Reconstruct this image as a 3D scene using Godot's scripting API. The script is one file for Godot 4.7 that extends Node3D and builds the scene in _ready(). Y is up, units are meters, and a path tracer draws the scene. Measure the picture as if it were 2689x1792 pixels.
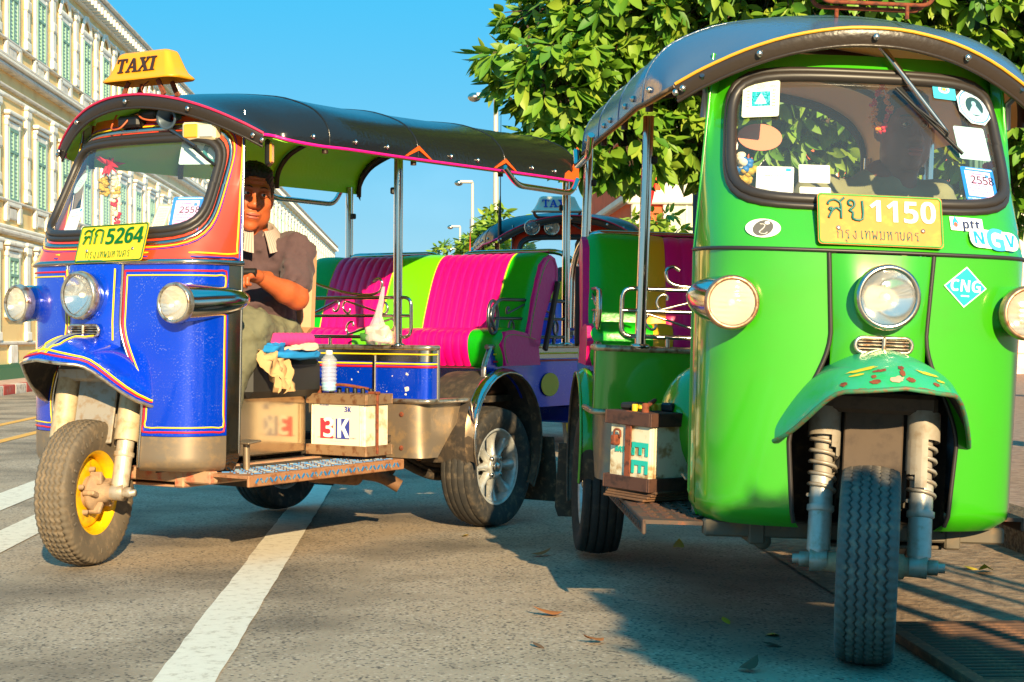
extends Node3D
# A street in the sun: a blue and red three-wheeled taxi with its driver, a green one beside it, a third behind, a long yellow building, a leafy tree.

const EXPOSURE := 2.0
const SKY_ENERGY := 1.0
const SUN := 1.6

class MB:
	# collects triangles; commit() makes one ArrayMesh. Front faces run clockwise.
	var v := PackedVector3Array()
	var n := PackedVector3Array()
	var t := PackedVector2Array()
	var idx := PackedInt32Array()
	func tri(a: Vector3, b: Vector3, c: Vector3) -> void:
		var m := (c - a).cross(b - a).normalized()
		var k := v.size()
		v.append_array([a, b, c]); n.append_array([m, m, m]); t.append_array([Vector2(0, 0), Vector2(1, 0), Vector2(1, 1)])
		idx.append_array([k, k + 1, k + 2])
	func quad(a: Vector3, b: Vector3, c: Vector3, d: Vector3) -> void:
		var m := (c - a).cross(b - a) + (d - a).cross(c - a)
		m = m.normalized()
		var k := v.size()
		v.append_array([a, b, c, d]); n.append_array([m, m, m, m]); t.append_array([Vector2(0, 1), Vector2(1, 1), Vector2(1, 0), Vector2(0, 0)])
		idx.append_array([k, k + 1, k + 2, k, k + 2, k + 3])
	func grid(rows: Array, wrap := false) -> void:
		# a smooth sheet through rows of points; wrap closes it along each row
		var R := rows.size()
		var C: int = rows[0].size()
		var acc := PackedVector3Array(); acc.resize(R * C)
		var ind := PackedInt32Array()
		for i in R - 1:
			var p: PackedVector3Array = rows[i]
			var q: PackedVector3Array = rows[i + 1]
			for j in C - 1:
				var a := p[j]; var b := p[j + 1]; var c := q[j + 1]; var d := q[j]
				var m1 := (c - a).cross(b - a); var m2 := (d - a).cross(c - a)
				var ia := i * C + j
				acc[ia] += m1 + m2; acc[ia + 1] += m1; acc[ia + C + 1] += m1 + m2; acc[ia + C] += m2
				ind.append_array([ia, ia + 1, ia + C + 1, ia, ia + C + 1, ia + C])
		if wrap:
			for i in R:
				var s := acc[i * C] + acc[i * C + C - 1]
				acc[i * C] = s; acc[i * C + C - 1] = s
		var k := v.size()
		for i in R:
			var p: PackedVector3Array = rows[i]
			for j in C:
				var m := acc[i * C + j]
				v.append(p[j]); n.append(m.normalized() if m.length_squared() > 1e-16 else Vector3.UP)
				t.append(Vector2(float(j) / (C - 1), float(i) / (R - 1)))
		for x in ind:
			idx.append(x + k)
	func box(size: Vector3, at := Vector3.ZERO, bev := 0.0, basis := Basis()) -> void:
		var h := size * 0.5
		if bev <= 0.0:
			for ax in 3:
				for s in [-1.0, 1.0]:
					var u := Vector3.ZERO; var w := Vector3.ZERO; var m := Vector3.ZERO
					m[ax] = s * h[ax]; u[(ax + 1) % 3] = h[(ax + 1) % 3]; w[(ax + 2) % 3] = h[(ax + 2) % 3] * s
					quad(at + basis * (m - u - w), at + basis * (m - u + w), at + basis * (m + u + w), at + basis * (m + u - w))
			return
		var b := minf(bev, minf(h.x, minf(h.y, h.z)) * 0.98)
		var P := func(sx: float, sy: float, sz: float, ax: int) -> Vector3:
			var p := Vector3(sx * (h.x - b), sy * (h.y - b), sz * (h.z - b))
			p[ax] = [sx, sy, sz][ax] * h[ax]
			return at + basis * p
		for ax in 3:
			for s in [-1.0, 1.0]:
				var c := []
				for k in [[-1, -1], [-1, 1], [1, 1], [1, -1]]:
					var sg := [0.0, 0.0, 0.0]
					sg[ax] = s; sg[(ax + 1) % 3] = float(k[0]); sg[(ax + 2) % 3] = float(k[1]) * s
					c.append(P.call(sg[0], sg[1], sg[2], ax))
				quad(c[0], c[1], c[2], c[3])
		for ax in 3:
			var a1 := (ax + 1) % 3; var a2 := (ax + 2) % 3
			for s1 in [-1.0, 1.0]:
				for s2 in [-1.0, 1.0]:
					var sg := [0.0, 0.0, 0.0]
					sg[a1] = s1; sg[a2] = s2
					sg[ax] = -1.0
					var A: Vector3 = P.call(sg[0], sg[1], sg[2], a1); var B: Vector3 = P.call(sg[0], sg[1], sg[2], a2)
					sg[ax] = 1.0
					var C2: Vector3 = P.call(sg[0], sg[1], sg[2], a2); var D: Vector3 = P.call(sg[0], sg[1], sg[2], a1)
					if s1 * s2 > 0: quad(A, D, C2, B)
					else: quad(A, B, C2, D)
		for sx in [-1.0, 1.0]:
			for sy in [-1.0, 1.0]:
				for sz in [-1.0, 1.0]:
					var A: Vector3 = P.call(sx, sy, sz, 0); var B: Vector3 = P.call(sx, sy, sz, 1); var C3: Vector3 = P.call(sx, sy, sz, 2)
					if sx * sy * sz > 0: tri(A, C3, B)
					else: tri(A, B, C3)
	func tube(path: PackedVector3Array, r: Variant, seg := 10, closed := false, caps := true, flat := 1.0) -> void:
		var N := path.size()
		if N < 2: return
		var rows := []
		var up := Vector3.UP
		var d0 := (path[1] - path[0]).normalized()
		if absf(d0.y) > 0.9: up = Vector3.RIGHT
		var side := d0.cross(up).normalized()
		var prev := d0
		for i in N:
			var d: Vector3
			if closed:
				d = (path[(i + 1) % N] - path[(i - 1 + N) % N]).normalized()
			elif i == 0: d = d0
			elif i == N - 1: d = (path[i] - path[i - 1]).normalized()
			else: d = ((path[i + 1] - path[i]).normalized() + (path[i] - path[i - 1]).normalized()).normalized()
			if d.length_squared() < 0.5: d = prev
			var ax := prev.cross(d)
			if ax.length() > 1e-5: side = side.rotated(ax.normalized(), prev.angle_to(d))
			side = (side - d * side.dot(d)).normalized()
			prev = d
			var up2 := side.cross(d).normalized()
			var rr: float = r[i] if r is Array or r is PackedFloat32Array else r
			var row := PackedVector3Array()
			for k in seg + 1:
				var a := TAU * k / seg
				row.append(path[i] + (side * cos(a) + up2 * sin(a) * flat) * rr)
			rows.append(row)
		if closed: rows.append(rows[0])
		grid(rows, true)
		if caps and not closed:
			for e in [0, N - 1]:
				var row: PackedVector3Array = rows[e]
				for k in seg:
					if e == 0: tri(path[e], row[k], row[k + 1])
					else: tri(path[e], row[k + 1], row[k])
	func lathe(prof: Array, seg: int, xf := Transform3D(), from := 0.0, to := TAU) -> void:
		# profile of Vector2(radius, height along y)
		var rows := []
		for p in prof:
			var row := PackedVector3Array()
			for k in seg + 1:
				var a := from + (to - from) * k / seg
				row.append(xf * Vector3(p.x * cos(a), p.y, p.x * sin(a)))
			rows.append(row)
		grid(rows, to - from > TAU - 0.001)
	func prism(poly: PackedVector2Array, depth: float, xf := Transform3D()) -> void:
		# a flat outline in xy given thickness along z, centred
		var ind := Geometry2D.triangulate_polygon(poly)
		var h := depth * 0.5
		for i in range(0, ind.size(), 3):
			var a := poly[ind[i]]; var b := poly[ind[i + 1]]; var c := poly[ind[i + 2]]
			var ccw := (b - a).cross(c - a) > 0.0
			if ccw:
				var tmp := b; b = c; c = tmp
			tri(xf * Vector3(a.x, a.y, h), xf * Vector3(b.x, b.y, h), xf * Vector3(c.x, c.y, h))
			tri(xf * Vector3(a.x, a.y, -h), xf * Vector3(c.x, c.y, -h), xf * Vector3(b.x, b.y, -h))
		var area := 0.0
		for i in poly.size():
			area += poly[i].cross(poly[(i + 1) % poly.size()])
		for i in poly.size():
			var a := poly[i]; var b := poly[(i + 1) % poly.size()]
			if area < 0.0:
				var tmp := a; a = b; b = tmp
			quad(xf * Vector3(a.x, a.y, -h), xf * Vector3(a.x, a.y, h), xf * Vector3(b.x, b.y, h), xf * Vector3(b.x, b.y, -h))
	func add(m: MB, xf: Transform3D) -> void:
		var k := v.size()
		for i in m.v.size():
			v.append(xf * m.v[i]); n.append((xf.basis * m.n[i]).normalized()); t.append(m.t[i])
		for x in m.idx: idx.append(x + k)
	func planar(ax: int, ay: int, o: Vector2, s: Vector2) -> MB:
		# texture coordinates from two axes
		for i in v.size():
			t[i] = Vector2((v[i][ax] - o.x) / s.x, (v[i][ay] - o.y) / s.y)
		return self
	func commit() -> ArrayMesh:
		var a := []
		a.resize(Mesh.ARRAY_MAX)
		a[Mesh.ARRAY_VERTEX] = v; a[Mesh.ARRAY_NORMAL] = n; a[Mesh.ARRAY_TEX_UV] = t; a[Mesh.ARRAY_INDEX] = idx
		var m := ArrayMesh.new()
		m.add_surface_from_arrays(Mesh.PRIMITIVE_TRIANGLES, a)
		return m

var taken := {}
func numbered(s: String) -> String:
	if not taken.has(s):
		taken[s] = 0
		return s
	taken[s] += 1
	return "%s_%03d" % [s, taken[s]]

func obj(called: String, m: Variant, mat: Material, parent: Node3D = null, xf := Transform3D()) -> MeshInstance3D:
	var o := MeshInstance3D.new()
	o.mesh = m.commit() if m is MB else m
	o.material_override = mat
	o.transform = xf
	if parent == null:
		o.name = numbered(called)
		add_child(o)
	else:
		var key := called
		var k := 0
		var used: Dictionary = parent.get_meta("used_names", {})
		if used.has(called):
			k = used[called] + 1
			key = "%s_%03d" % [called, k]
		used[called] = k
		parent.set_meta("used_names", used)
		o.name = key
		parent.add_child(o, true)
	return o

func thing(called: String, label: String, category: String, at := Vector3.ZERO, basis := Basis(), group := "") -> Node3D:
	var o := Node3D.new()
	o.name = numbered(called)
	add_child(o)
	o.transform = Transform3D(basis, at)
	return tag(o, label, category, group)

func tag(o: Node3D, label: String, category: String, group := "", kind := "") -> Node3D:
	if label: o.set_meta("label", label)
	if category: o.set_meta("category", category)
	if group: o.set_meta("group", group)
	if kind: o.set_meta("kind", kind)
	return o

func struct(called: String, m: Variant, mat: Material, xf := Transform3D()) -> MeshInstance3D:
	var o := obj(called, m, mat, null, xf)
	o.set_meta("kind", "structure")
	return o

func spline(pts: Array, per := 6, closed := false) -> PackedVector3Array:
	var out := PackedVector3Array()
	var N := pts.size()
	var last := N if closed else N - 1
	for i in last:
		var p0: Vector3 = pts[(i - 1 + N) % N] if closed or i > 0 else pts[0]
		var p1: Vector3 = pts[i]
		var p2: Vector3 = pts[(i + 1) % N]
		var p3: Vector3 = pts[(i + 2) % N] if closed or i < N - 2 else pts[N - 1]
		for k in per:
			out.append(p1.cubic_interpolate(p2, p0, p3, float(k) / per))
	if not closed: out.append(pts[N - 1])
	return out

func line(a: Vector3, b: Vector3) -> PackedVector3Array:
	return PackedVector3Array([a, b])

func bent(pts: Array, r: float, per := 5) -> PackedVector3Array:
	# straight runs with rounded corners of radius r
	var out := PackedVector3Array([pts[0]])
	for i in range(1, pts.size() - 1):
		var p: Vector3 = pts[i]
		var a: Vector3 = p + (pts[i - 1] - p).limit_length(minf(r, (pts[i - 1] - p).length() * 0.5))
		var b: Vector3 = p + (pts[i + 1] - p).limit_length(minf(r, (pts[i + 1] - p).length() * 0.5))
		for k in per + 1:
			var f := float(k) / per
			out.append(a.lerp(p, f).lerp(p.lerp(b, f), f))
	out.append(pts[-1])
	return out

func rrect(w: float, h: float, r: float, per := 5) -> PackedVector2Array:
	var out := PackedVector2Array()
	for c in [[1, 1, 0.0], [-1, 1, PI / 2], [-1, -1, PI], [1, -1, PI * 1.5]]:
		for k in per + 1:
			var a: float = c[2] + PI / 2 * k / per
			out.append(Vector2(c[0] * (w / 2 - r) + cos(a) * r, c[1] * (h / 2 - r) + sin(a) * r))
	return out

func ellipse(a: float, b: float, seg := 32) -> PackedVector2Array:
	var out := PackedVector2Array()
	for k in seg: out.append(Vector2(a * cos(TAU * k / seg), b * sin(TAU * k / seg)))
	return out

func ball(r: Vector3, at: Vector3, seg := 16, rings := 10) -> MB:
	var m := MB.new()
	var prof := []
	for i in rings + 1:
		var a := PI * i / rings
		prof.append(Vector2(maxf(sin(a), 0.0001), -cos(a)))
	m.lathe(prof, seg, Transform3D(Basis.from_scale(r), at))
	return m

func along(a: Vector3, d: Vector3) -> Transform3D:
	# local y points along d
	var y := d.normalized()
	var x := y.cross(Vector3(0, 0, 1) if absf(y.z) < 0.9 else Vector3(1, 0, 0)).normalized()
	return Transform3D(Basis(x, y, x.cross(y)), a)

# ---------------------------------------------------------------- materials
func srgb(r: float, g: float, b: float) -> Color:
	return Color(r / 255.0, g / 255.0, b / 255.0)

func mat(c: Color, rough := 0.5, metal := 0.0, coat := 0.0) -> StandardMaterial3D:
	var m := StandardMaterial3D.new()
	m.albedo_color = c
	m.roughness = rough
	m.metallic = metal
	if coat > 0.0:
		m.clearcoat_enabled = true
		m.clearcoat = coat
		m.clearcoat_roughness = 0.06
	return m

func noise(kind: int, freq: float, seed_: int, oct := 4) -> FastNoiseLite:
	var f := FastNoiseLite.new()
	f.noise_type = kind
	f.frequency = freq
	f.seed = seed_
	f.fractal_type = FastNoiseLite.FRACTAL_FBM if oct > 1 else FastNoiseLite.FRACTAL_NONE
	f.fractal_octaves = oct
	if kind == FastNoiseLite.TYPE_CELLULAR:
		f.cellular_return_type = FastNoiseLite.RETURN_CELL_VALUE
	return f

func ntex(f: FastNoiseLite, size: int, stops: Array, cols: Array) -> NoiseTexture2D:
	var t := NoiseTexture2D.new()
	t.width = size; t.height = size
	t.seamless = true
	t.noise = f
	if stops:
		var g := Gradient.new()
		g.offsets = PackedFloat32Array(stops)
		g.colors = PackedColorArray(cols)
		t.color_ramp = g
	return t

func tri_map(m: StandardMaterial3D, scale: float, world := false) -> StandardMaterial3D:
	m.uv1_triplanar = true
	m.uv1_world_triplanar = world
	m.uv1_scale = Vector3.ONE * scale
	return m

func grimy(c: Color, dirt: Color, rough: float, metal: float, coat: float, seed_: int, scale := 1.6, amount := 0.35) -> StandardMaterial3D:
	# paint or metal with patches of dust; the patches have a shape of their own
	var m := mat(Color.WHITE, rough, metal, coat)
	var a := c
	var b := c.lerp(dirt, amount)
	var f := noise(FastNoiseLite.TYPE_SIMPLEX, 0.006, seed_, 5)
	f.fractal_gain = 0.62
	m.albedo_texture = ntex(f, 512, [0.0, 0.48, 0.62, 0.78, 1.0], [a, a, c.lerp(dirt, amount * 0.35), b, c.lerp(dirt, minf(1.0, amount * 1.7))])
	return tri_map(m, scale)

var M := {}
func make_materials() -> void:
	M.chrome = mat(srgb(205, 198, 188), 0.13, 1.0)
	M.chrome_soft = mat(srgb(190, 182, 172), 0.24, 1.0)
	M.worn_chrome = grimy(srgb(200, 190, 175), srgb(120, 80, 50), 0.3, 0.85, 0.0, 3, 6.0, 0.7)
	M.dark_steel = mat(srgb(105, 108, 112), 0.3, 0.9)
	M.brown_steel = mat(srgb(62, 42, 32), 0.5, 0.4)
	M.reflector = mat(srgb(235, 230, 220), 0.12, 1.0)
	M.bulb = mat(srgb(250, 245, 230), 0.2)
	var lens := mat(Color(1, 1, 1, 0.10), 0.08)
	lens.transparency = BaseMaterial3D.TRANSPARENCY_ALPHA
	M.lens = lens
	var lens2 := mat(Color(1.0, 0.93, 0.8, 0.32), 0.12)
	lens2.transparency = BaseMaterial3D.TRANSPARENCY_ALPHA
	M.lens_warm = lens2
	var glass := mat(Color(0.93, 0.97, 1.0, 0.03), 0.02)
	glass.metallic_specular = 0.6
	glass.transparency = BaseMaterial3D.TRANSPARENCY_ALPHA
	M.glass = glass
	M.seal = mat(srgb(48, 42, 38), 0.42)
	M.black = mat(srgb(22, 21, 20), 0.5)
	M.under = grimy(srgb(52, 44, 38), srgb(120, 98, 74), 0.85, 0.0, 0.0, 5, 3.0, 0.5)
	M.grille = mat(srgb(66, 58, 46), 0.7)
	M.dusty_steel = grimy(srgb(150, 132, 112), srgb(178, 148, 112), 0.42, 0.6, 0.0, 8, 3.0, 0.9)
	M.fork_grey = grimy(srgb(165, 155, 142), srgb(150, 120, 88), 0.45, 0.35, 0.0, 9, 5.0, 0.6)
	M.hub_dust = grimy(srgb(150, 122, 96), srgb(178, 148, 112), 0.8, 0.0, 0.0, 10, 6.0, 0.7)
	M.rust = grimy(srgb(128, 62, 34), srgb(78, 40, 28), 0.85, 0.0, 0.0, 11, 8.0, 0.9)
	M.primer = mat(srgb(200, 150, 125), 0.7)
	M.old_yellow = mat(srgb(196, 176, 40), 0.5)
	M.pale_paint = mat(srgb(150, 150, 140), 0.4)
	M.alloy = grimy(srgb(188, 187, 182), srgb(130, 116, 98), 0.34, 0.4, 0.0, 12, 6.0, 0.35)
	M.roundel = mat(srgb(205, 172, 26), 0.5)
	M.flap = grimy(srgb(70, 58, 46), srgb(135, 108, 78), 0.8, 0.0, 0.0, 13, 5.0, 0.7)
	M.exhaust = grimy(srgb(120, 84, 56), srgb(70, 50, 38), 0.75, 0.2, 0.0, 14, 6.0, 0.6)
	M.seat_black = mat(srgb(34, 32, 30), 0.55)
	M.white_paper = mat(srgb(238, 236, 226), 0.6)
	M.skin = mat(srgb(186, 92, 48), 0.5)
	M.skin.subsurf_scatter_enabled = true
	M.skin.subsurf_scatter_strength = 0.12
	M.skin_dark = mat(srgb(120, 66, 42), 0.5)
	M.lips = mat(srgb(158, 76, 60), 0.42)
	M.hair = mat(srgb(14, 12, 11), 0.6)
	M.eye_white = mat(srgb(225, 216, 205), 0.25)
	M.iris = mat(srgb(24, 14, 10), 0.15)

func rubber(c: Color, dust: Color, seed_: int, amount: float) -> StandardMaterial3D:
	return grimy(c, dust, 0.78, 0.0, 0.0, seed_, 4.0, amount)

func paint_with_dust(c: Color, dust: Color, metal: float, rough: float, seed_: int) -> StandardMaterial3D:
	# glossy paint with splashes of dried dust: small specks, thick in some places and thin in others
	var m := mat(c, rough, metal, 1.0)
	m.clearcoat_roughness = 0.05
	var f := noise(FastNoiseLite.TYPE_CELLULAR, 0.085, seed_, 1)
	f.cellular_return_type = FastNoiseLite.RETURN_DISTANCE
	f.cellular_jitter = 1.0
	m.detail_enabled = true
	m.detail_blend_mode = BaseMaterial3D.BLEND_MODE_MIX
	m.detail_albedo = ntex(f, 1024, [0.0, 0.11, 0.19, 1.0], [Color(dust, 0.7), Color(dust, 0.6), Color(dust, 0.0), Color(dust, 0.0)])
	m.uv2_triplanar = true
	m.uv2_scale = Vector3.ONE * 0.95
	m.detail_uv_layer = BaseMaterial3D.DETAIL_UV_2
	var g := noise(FastNoiseLite.TYPE_SIMPLEX, 0.022, seed_ + 1, 4)
	m.detail_mask = ntex(g, 512, [0.0, 0.5, 0.66, 0.9, 1.0], [Color.BLACK, Color(0.05, 0.05, 0.05), Color(0.3, 0.3, 0.3), Color(0.9, 0.9, 0.9), Color.WHITE])
	return tri_map(m, 0.8)

func vinyl(c: Color, seed_: int, rough := 0.32) -> StandardMaterial3D:
	var m := mat(c, rough)
	m.normal_enabled = true
	m.normal_scale = 0.25
	if not M.has("grain"):
		var t := NoiseTexture2D.new()
		t.width = 512; t.height = 512; t.seamless = true; t.as_normal_map = true; t.bump_strength = 3.0
		t.noise = noise(FastNoiseLite.TYPE_SIMPLEX, 0.03, seed_, 3)
		M.grain = t
	m.normal_texture = M.grain
	return tri_map(m, 2.0)

func asphalt_material() -> StandardMaterial3D:
	var m := mat(Color.WHITE, 0.86)
	var f := noise(FastNoiseLite.TYPE_CELLULAR, 0.15, 21, 1)
	f.cellular_jitter = 1.0
	# mostly even grey binder with dark stones and a few pale chips
	m.albedo_texture = ntex(f, 1024, [0.0, 0.13, 0.16, 0.5, 0.86, 0.9, 1.0], [srgb(84, 76, 67), srgb(120, 108, 93), srgb(160, 141, 119), srgb(163, 145, 122), srgb(166, 148, 125), srgb(172, 154, 132), srgb(190, 173, 152)])
	tri_map(m, 0.8, true)
	m.uv1_triplanar_sharpness = 8.0
	m.heightmap_enabled = true
	m.heightmap_scale = 0.08
	var h := noise(FastNoiseLite.TYPE_CELLULAR, 0.15, 21, 1)
	h.cellular_return_type = FastNoiseLite.RETURN_DISTANCE
	m.heightmap_texture = ntex(h, 1024, [], [])
	m.detail_enabled = true
	m.detail_blend_mode = BaseMaterial3D.BLEND_MODE_MUL
	var g := noise(FastNoiseLite.TYPE_SIMPLEX, 0.004, 33, 6)
	m.detail_albedo = ntex(g, 1024, [0.0, 0.4, 0.6, 1.0], [srgb(170, 168, 166), srgb(226, 224, 221), Color.WHITE, srgb(255, 251, 245)])
	m.detail_uv_layer = BaseMaterial3D.DETAIL_UV_2
	m.uv2_triplanar = true; m.uv2_world_triplanar = true
	m.uv2_scale = Vector3.ONE * 0.19
	return m

func rough_ground(c: Color, d: Color, seed_: int, scale: float, bump := 0.5) -> StandardMaterial3D:
	var m := mat(Color.WHITE, 0.9)
	var f := noise(FastNoiseLite.TYPE_SIMPLEX, 0.012, seed_, 7)
	f.fractal_gain = 0.7
	m.albedo_texture = ntex(f, 1024, [0.0, 0.35, 0.6, 1.0], [d, c.lerp(d, 0.4), c, c.lerp(Color.WHITE, 0.15)])
	m.heightmap_enabled = true
	m.heightmap_scale = bump
	m.heightmap_texture = ntex(f, 1024, [], [])
	return tri_map(m, scale, true)

func worn_marking(c: Color, road: Color, seed_: int) -> StandardMaterial3D:
	var m := mat(Color.WHITE, 0.75)
	var f := noise(FastNoiseLite.TYPE_SIMPLEX, 0.02, seed_, 6)
	f.fractal_gain = 0.75
	m.albedo_texture = ntex(f, 1024, [0.0, 0.28, 0.36, 0.6, 1.0], [road.lerp(c, 0.35), road.lerp(c, 0.6), c.lerp(road, 0.14), c.lerp(road, 0.05), c])
	return tri_map(m, 0.6, true)

func leaf_material(backlight: Color) -> StandardMaterial3D:
	var m := mat(Color.WHITE, 0.52)
	m.vertex_color_use_as_albedo = true
	m.backlight_enabled = true
	m.backlight = backlight
	return m

func label_texture(kind: String) -> ImageTexture:
	# flat print: fine lines of writing too small to read, frames and tints
	var w := 128; var h := 160
	var im := Image.create(w, h, false, Image.FORMAT_RGB8)
	var rng := RandomNumberGenerator.new(); rng.seed = hash(kind)
	var scribble := func(x0: int, x1: int, y: int, c: Color, tall: int) -> void:
		var x := x0
		while x < x1:
			var l := rng.randi_range(1, 4)
			im.fill_rect(Rect2i(x, y + rng.randi_range(0, 1), mini(l, x1 - x), tall), c)
			x += l + rng.randi_range(1, 2)
	match kind:
		"tax":
			im.fill(srgb(30, 120, 205))
			im.fill_rect(Rect2i(14, 18, 100, 120), srgb(236, 184, 222))
			for i in 5: scribble.call(20, 124, 4, srgb(180, 215, 245), 6)
			scribble.call(8, 122, 146, srgb(190, 220, 245), 7)
			scribble.call(40, 90, 28, srgb(170, 60, 130), 4)
			for y in [70, 84, 98, 112, 124]: scribble.call(20, rng.randi_range(50, 105), y, srgb(190, 60, 140), 3)
			im.fill_rect(Rect2i(92, 30, 14, 14), srgb(60, 130, 190))
		"card":
			im.fill(srgb(240, 238, 230))
			scribble.call(24, 88, 22, srgb(120, 195, 205), 7)
			scribble.call(28, 104, 46, srgb(120, 116, 110), 7)
			for y in [70, 88, 106, 124]:
				scribble.call(12, 44, y, srgb(165, 160, 152), 4)
				scribble.call(60, 108, y, srgb(175, 168, 160), 4)
			im.fill_rect(Rect2i(100, 8, 18, 18), srgb(20, 150, 190))
		"yantra":
			im.fill(srgb(226, 230, 200))
			im.fill_rect(Rect2i(32, 46, 64, 66), srgb(30, 165, 175))
			for i in 160:
				im.fill_rect(Rect2i(rng.randi_range(33, 92), rng.randi_range(47, 108), rng.randi_range(2, 6), rng.randi_range(2, 7)), [srgb(20, 110, 125), srgb(120, 215, 215), srgb(16, 140, 150)][i % 3])
			for y in range(58, 102, 2):
				var hw := 4 + int((y - 58) * 0.42)
				im.fill_rect(Rect2i(64 - hw, y, hw * 2, 2), srgb(190, 235, 225))
			for y in [12, 18, 24, 30]: scribble.call(50, 78, y, srgb(120, 130, 100), 2)
			for y in [20, 26, 130, 136]:
				scribble.call(8, 34, y, srgb(130, 138, 110), 2); scribble.call(94, 120, y, srgb(130, 138, 110), 2)
			for y in [124, 140, 148]: scribble.call(40, 90, y, srgb(60, 150, 150), 3)
			for y in range(40, 120, 14):
				scribble.call(14, 24, y, srgb(110, 120, 100), 5); scribble.call(104, 114, y, srgb(110, 120, 100), 5)
		"form":
			im.fill(srgb(176, 212, 206))
			for y in range(12, 150, 9): scribble.call(10, rng.randi_range(60, 118), y, srgb(120, 160, 160), 2)
		"cyan":
			im.fill(srgb(60, 185, 215))
			for i in 40:
				var a := TAU * i / 40
				im.fill_rect(Rect2i(64 + int(cos(a) * 26) - 6, 80 + int(sin(a) * 26) - 6, 12, 12), srgb(190, 235, 235))
			im.fill_rect(Rect2i(84, 34, 30, 20), srgb(235, 235, 120))
			im.fill_rect(Rect2i(54, 70, 20, 20), srgb(230, 190, 70))
		"octagon":
			im.fill(srgb(205, 225, 230))
			for y in h:
				for x in w:
					var p := Vector2((x - 64) / 64.0, (y - 80) / 80.0)
					var r := p.length()
					if r > 0.84 and r < 0.9: im.set_pixel(x, y, srgb(60, 130, 190))
					elif r < 0.52: im.set_pixel(x, y, srgb(40, 75, 85))
					elif r > 0.6 and r < 0.76 and rng.randf() < 0.4: im.set_pixel(x, y, srgb(70, 110, 170))
					var q := Vector2(p.x, p.y + 0.16)
					if q.length() < 0.14 or (p.y > -0.04 and p.y < 0.46 and absf(p.x) < 0.16 + p.y * 0.7): im.set_pixel(x, y, srgb(150, 195, 210))
		"oval":
			im.fill(srgb(205, 226, 205))
			for y in [60, 74, 88, 102]: scribble.call(30, 100, y, srgb(130, 190, 140), 4)
		"frame":
			im.fill(srgb(190, 176, 140))
			im.fill_rect(Rect2i(10, 10, 108, 140), srgb(226, 220, 196))
			for y in range(24, 140, 10): scribble.call(24, 104, y, srgb(165, 155, 125), 4)
		"battery":
			im.fill(srgb(224, 214, 194))
			scribble.call(14, 40, 6, srgb(40, 60, 130), 4)
			im.fill_rect(Rect2i(14, 12, 84, 1), srgb(60, 80, 140))
			scribble.call(8, 118, 124, srgb(225, 130, 130), 5)
			scribble.call(44, 84, 138, srgb(200, 170, 165), 3)
	return ImageTexture.create_from_image(im)

func printed(kind: String) -> StandardMaterial3D:
	var m := mat(Color.WHITE, 0.45)
	m.albedo_texture = label_texture(kind)
	return m

# ---------------------------------------------------------------- the three-wheeled taxi. Forward is +z, its left side is +x, the rear axle is near z = 0.
const PLAN := [[0.0, 1.812], [0.13, 1.809], [0.26, 1.794], [0.36, 1.770], [0.432, 1.726], [0.474, 1.656], [0.492, 1.58], [0.498, 1.51]]
var roof_up := 0.0
var rwid := 1.0   # how wide the passenger part is
func cab(s: float, y: float, off := 0.0) -> Vector3:
	# the skin of the cab: s runs from the right edge (-1) over the nose (0) to the left edge (1)
	var p := cab0(s, y)
	if off != 0.0:
		var du := cab0(minf(s + 0.02, 1.0), y) - cab0(maxf(s - 0.02, -1.0), y)
		var dv := cab0(s, y + 0.02) - cab0(s, y - 0.02)
		p += du.cross(dv).normalized() * off
	return p
func cab0(s: float, y: float) -> Vector3:
	var a := minf(absf(s), 1.0) * 7.0
	var i := mini(int(a), 6)
	var P := func(k: int) -> Vector2:
		if k < 0: return Vector2(-PLAN[1][0], PLAN[1][1])
		if k > 7: return Vector2(0.498, 1.45)
		return Vector2(PLAN[k][0], PLAN[k][1])
	var q: Vector2 = P.call(i).cubic_interpolate(P.call(i + 1), P.call(i - 1), P.call(i + 2), a - i)
	var w := (lerpf(0.49, 0.503, (y - 0.39) / 0.8) if y < 1.19 else 0.503 - 0.041 * (y - 1.19) / 0.53) / 0.5
	var t := smoothstep(0.0, 1.0, clampf((q.y - 1.49) / 0.2, 0.0, 1.0))
	q.y -= maxf(0.0, y - 1.19) * (0.10 + 0.38 * t)
	var k := 0.0
	if y < 0.42: # the bottom edge rolls under
		k = 0.04 * (1.0 - sqrt(maxf(0.0, 1.0 - pow((0.42 - y) / 0.05, 2.0))))
	return Vector3((q.x * w - k * 0.7) * signf(s), y, q.y - k * t)

func s_of_x(x: float) -> float:
	var lo := 0.0; var hi := 1.0
	for i in 24:
		var m := (lo + hi) / 2
		if cab0(m, 1.19).x < x: lo = m
		else: hi = m
	return lo

func arch_x(y: float) -> float:
	# how far from the middle a side panel begins: narrow beside the nose, wide round the wheel
	if y > 0.95: return lerpf(0.142, 0.155, clampf((y - 0.95) / 0.24, 0.0, 1.0))
	if y > 0.62: return lerpf(0.252, 0.142, smoothstep(0.0, 1.0, (y - 0.62) / 0.33))
	return lerpf(0.235, 0.252, clampf((y - 0.39) / 0.23, 0.0, 1.0))

func panel(sa: Callable, sb: float, y0: float, y1: float, ny: int, ns: int, off: float, side: float) -> MB:
	var m := MB.new()
	var rows := []
	for i in ny + 1:
		var y := lerpf(y0, y1, float(i) / ny)
		var row := PackedVector3Array()
		var s0: float = sa.call(y)
		for j in ns + 1:
			row.append(cab(side * lerpf(s0, sb, float(j) / ns), y, off))
		if side < 0: row.reverse()
		rows.append(row)
	m.grid(rows)
	return m

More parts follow.
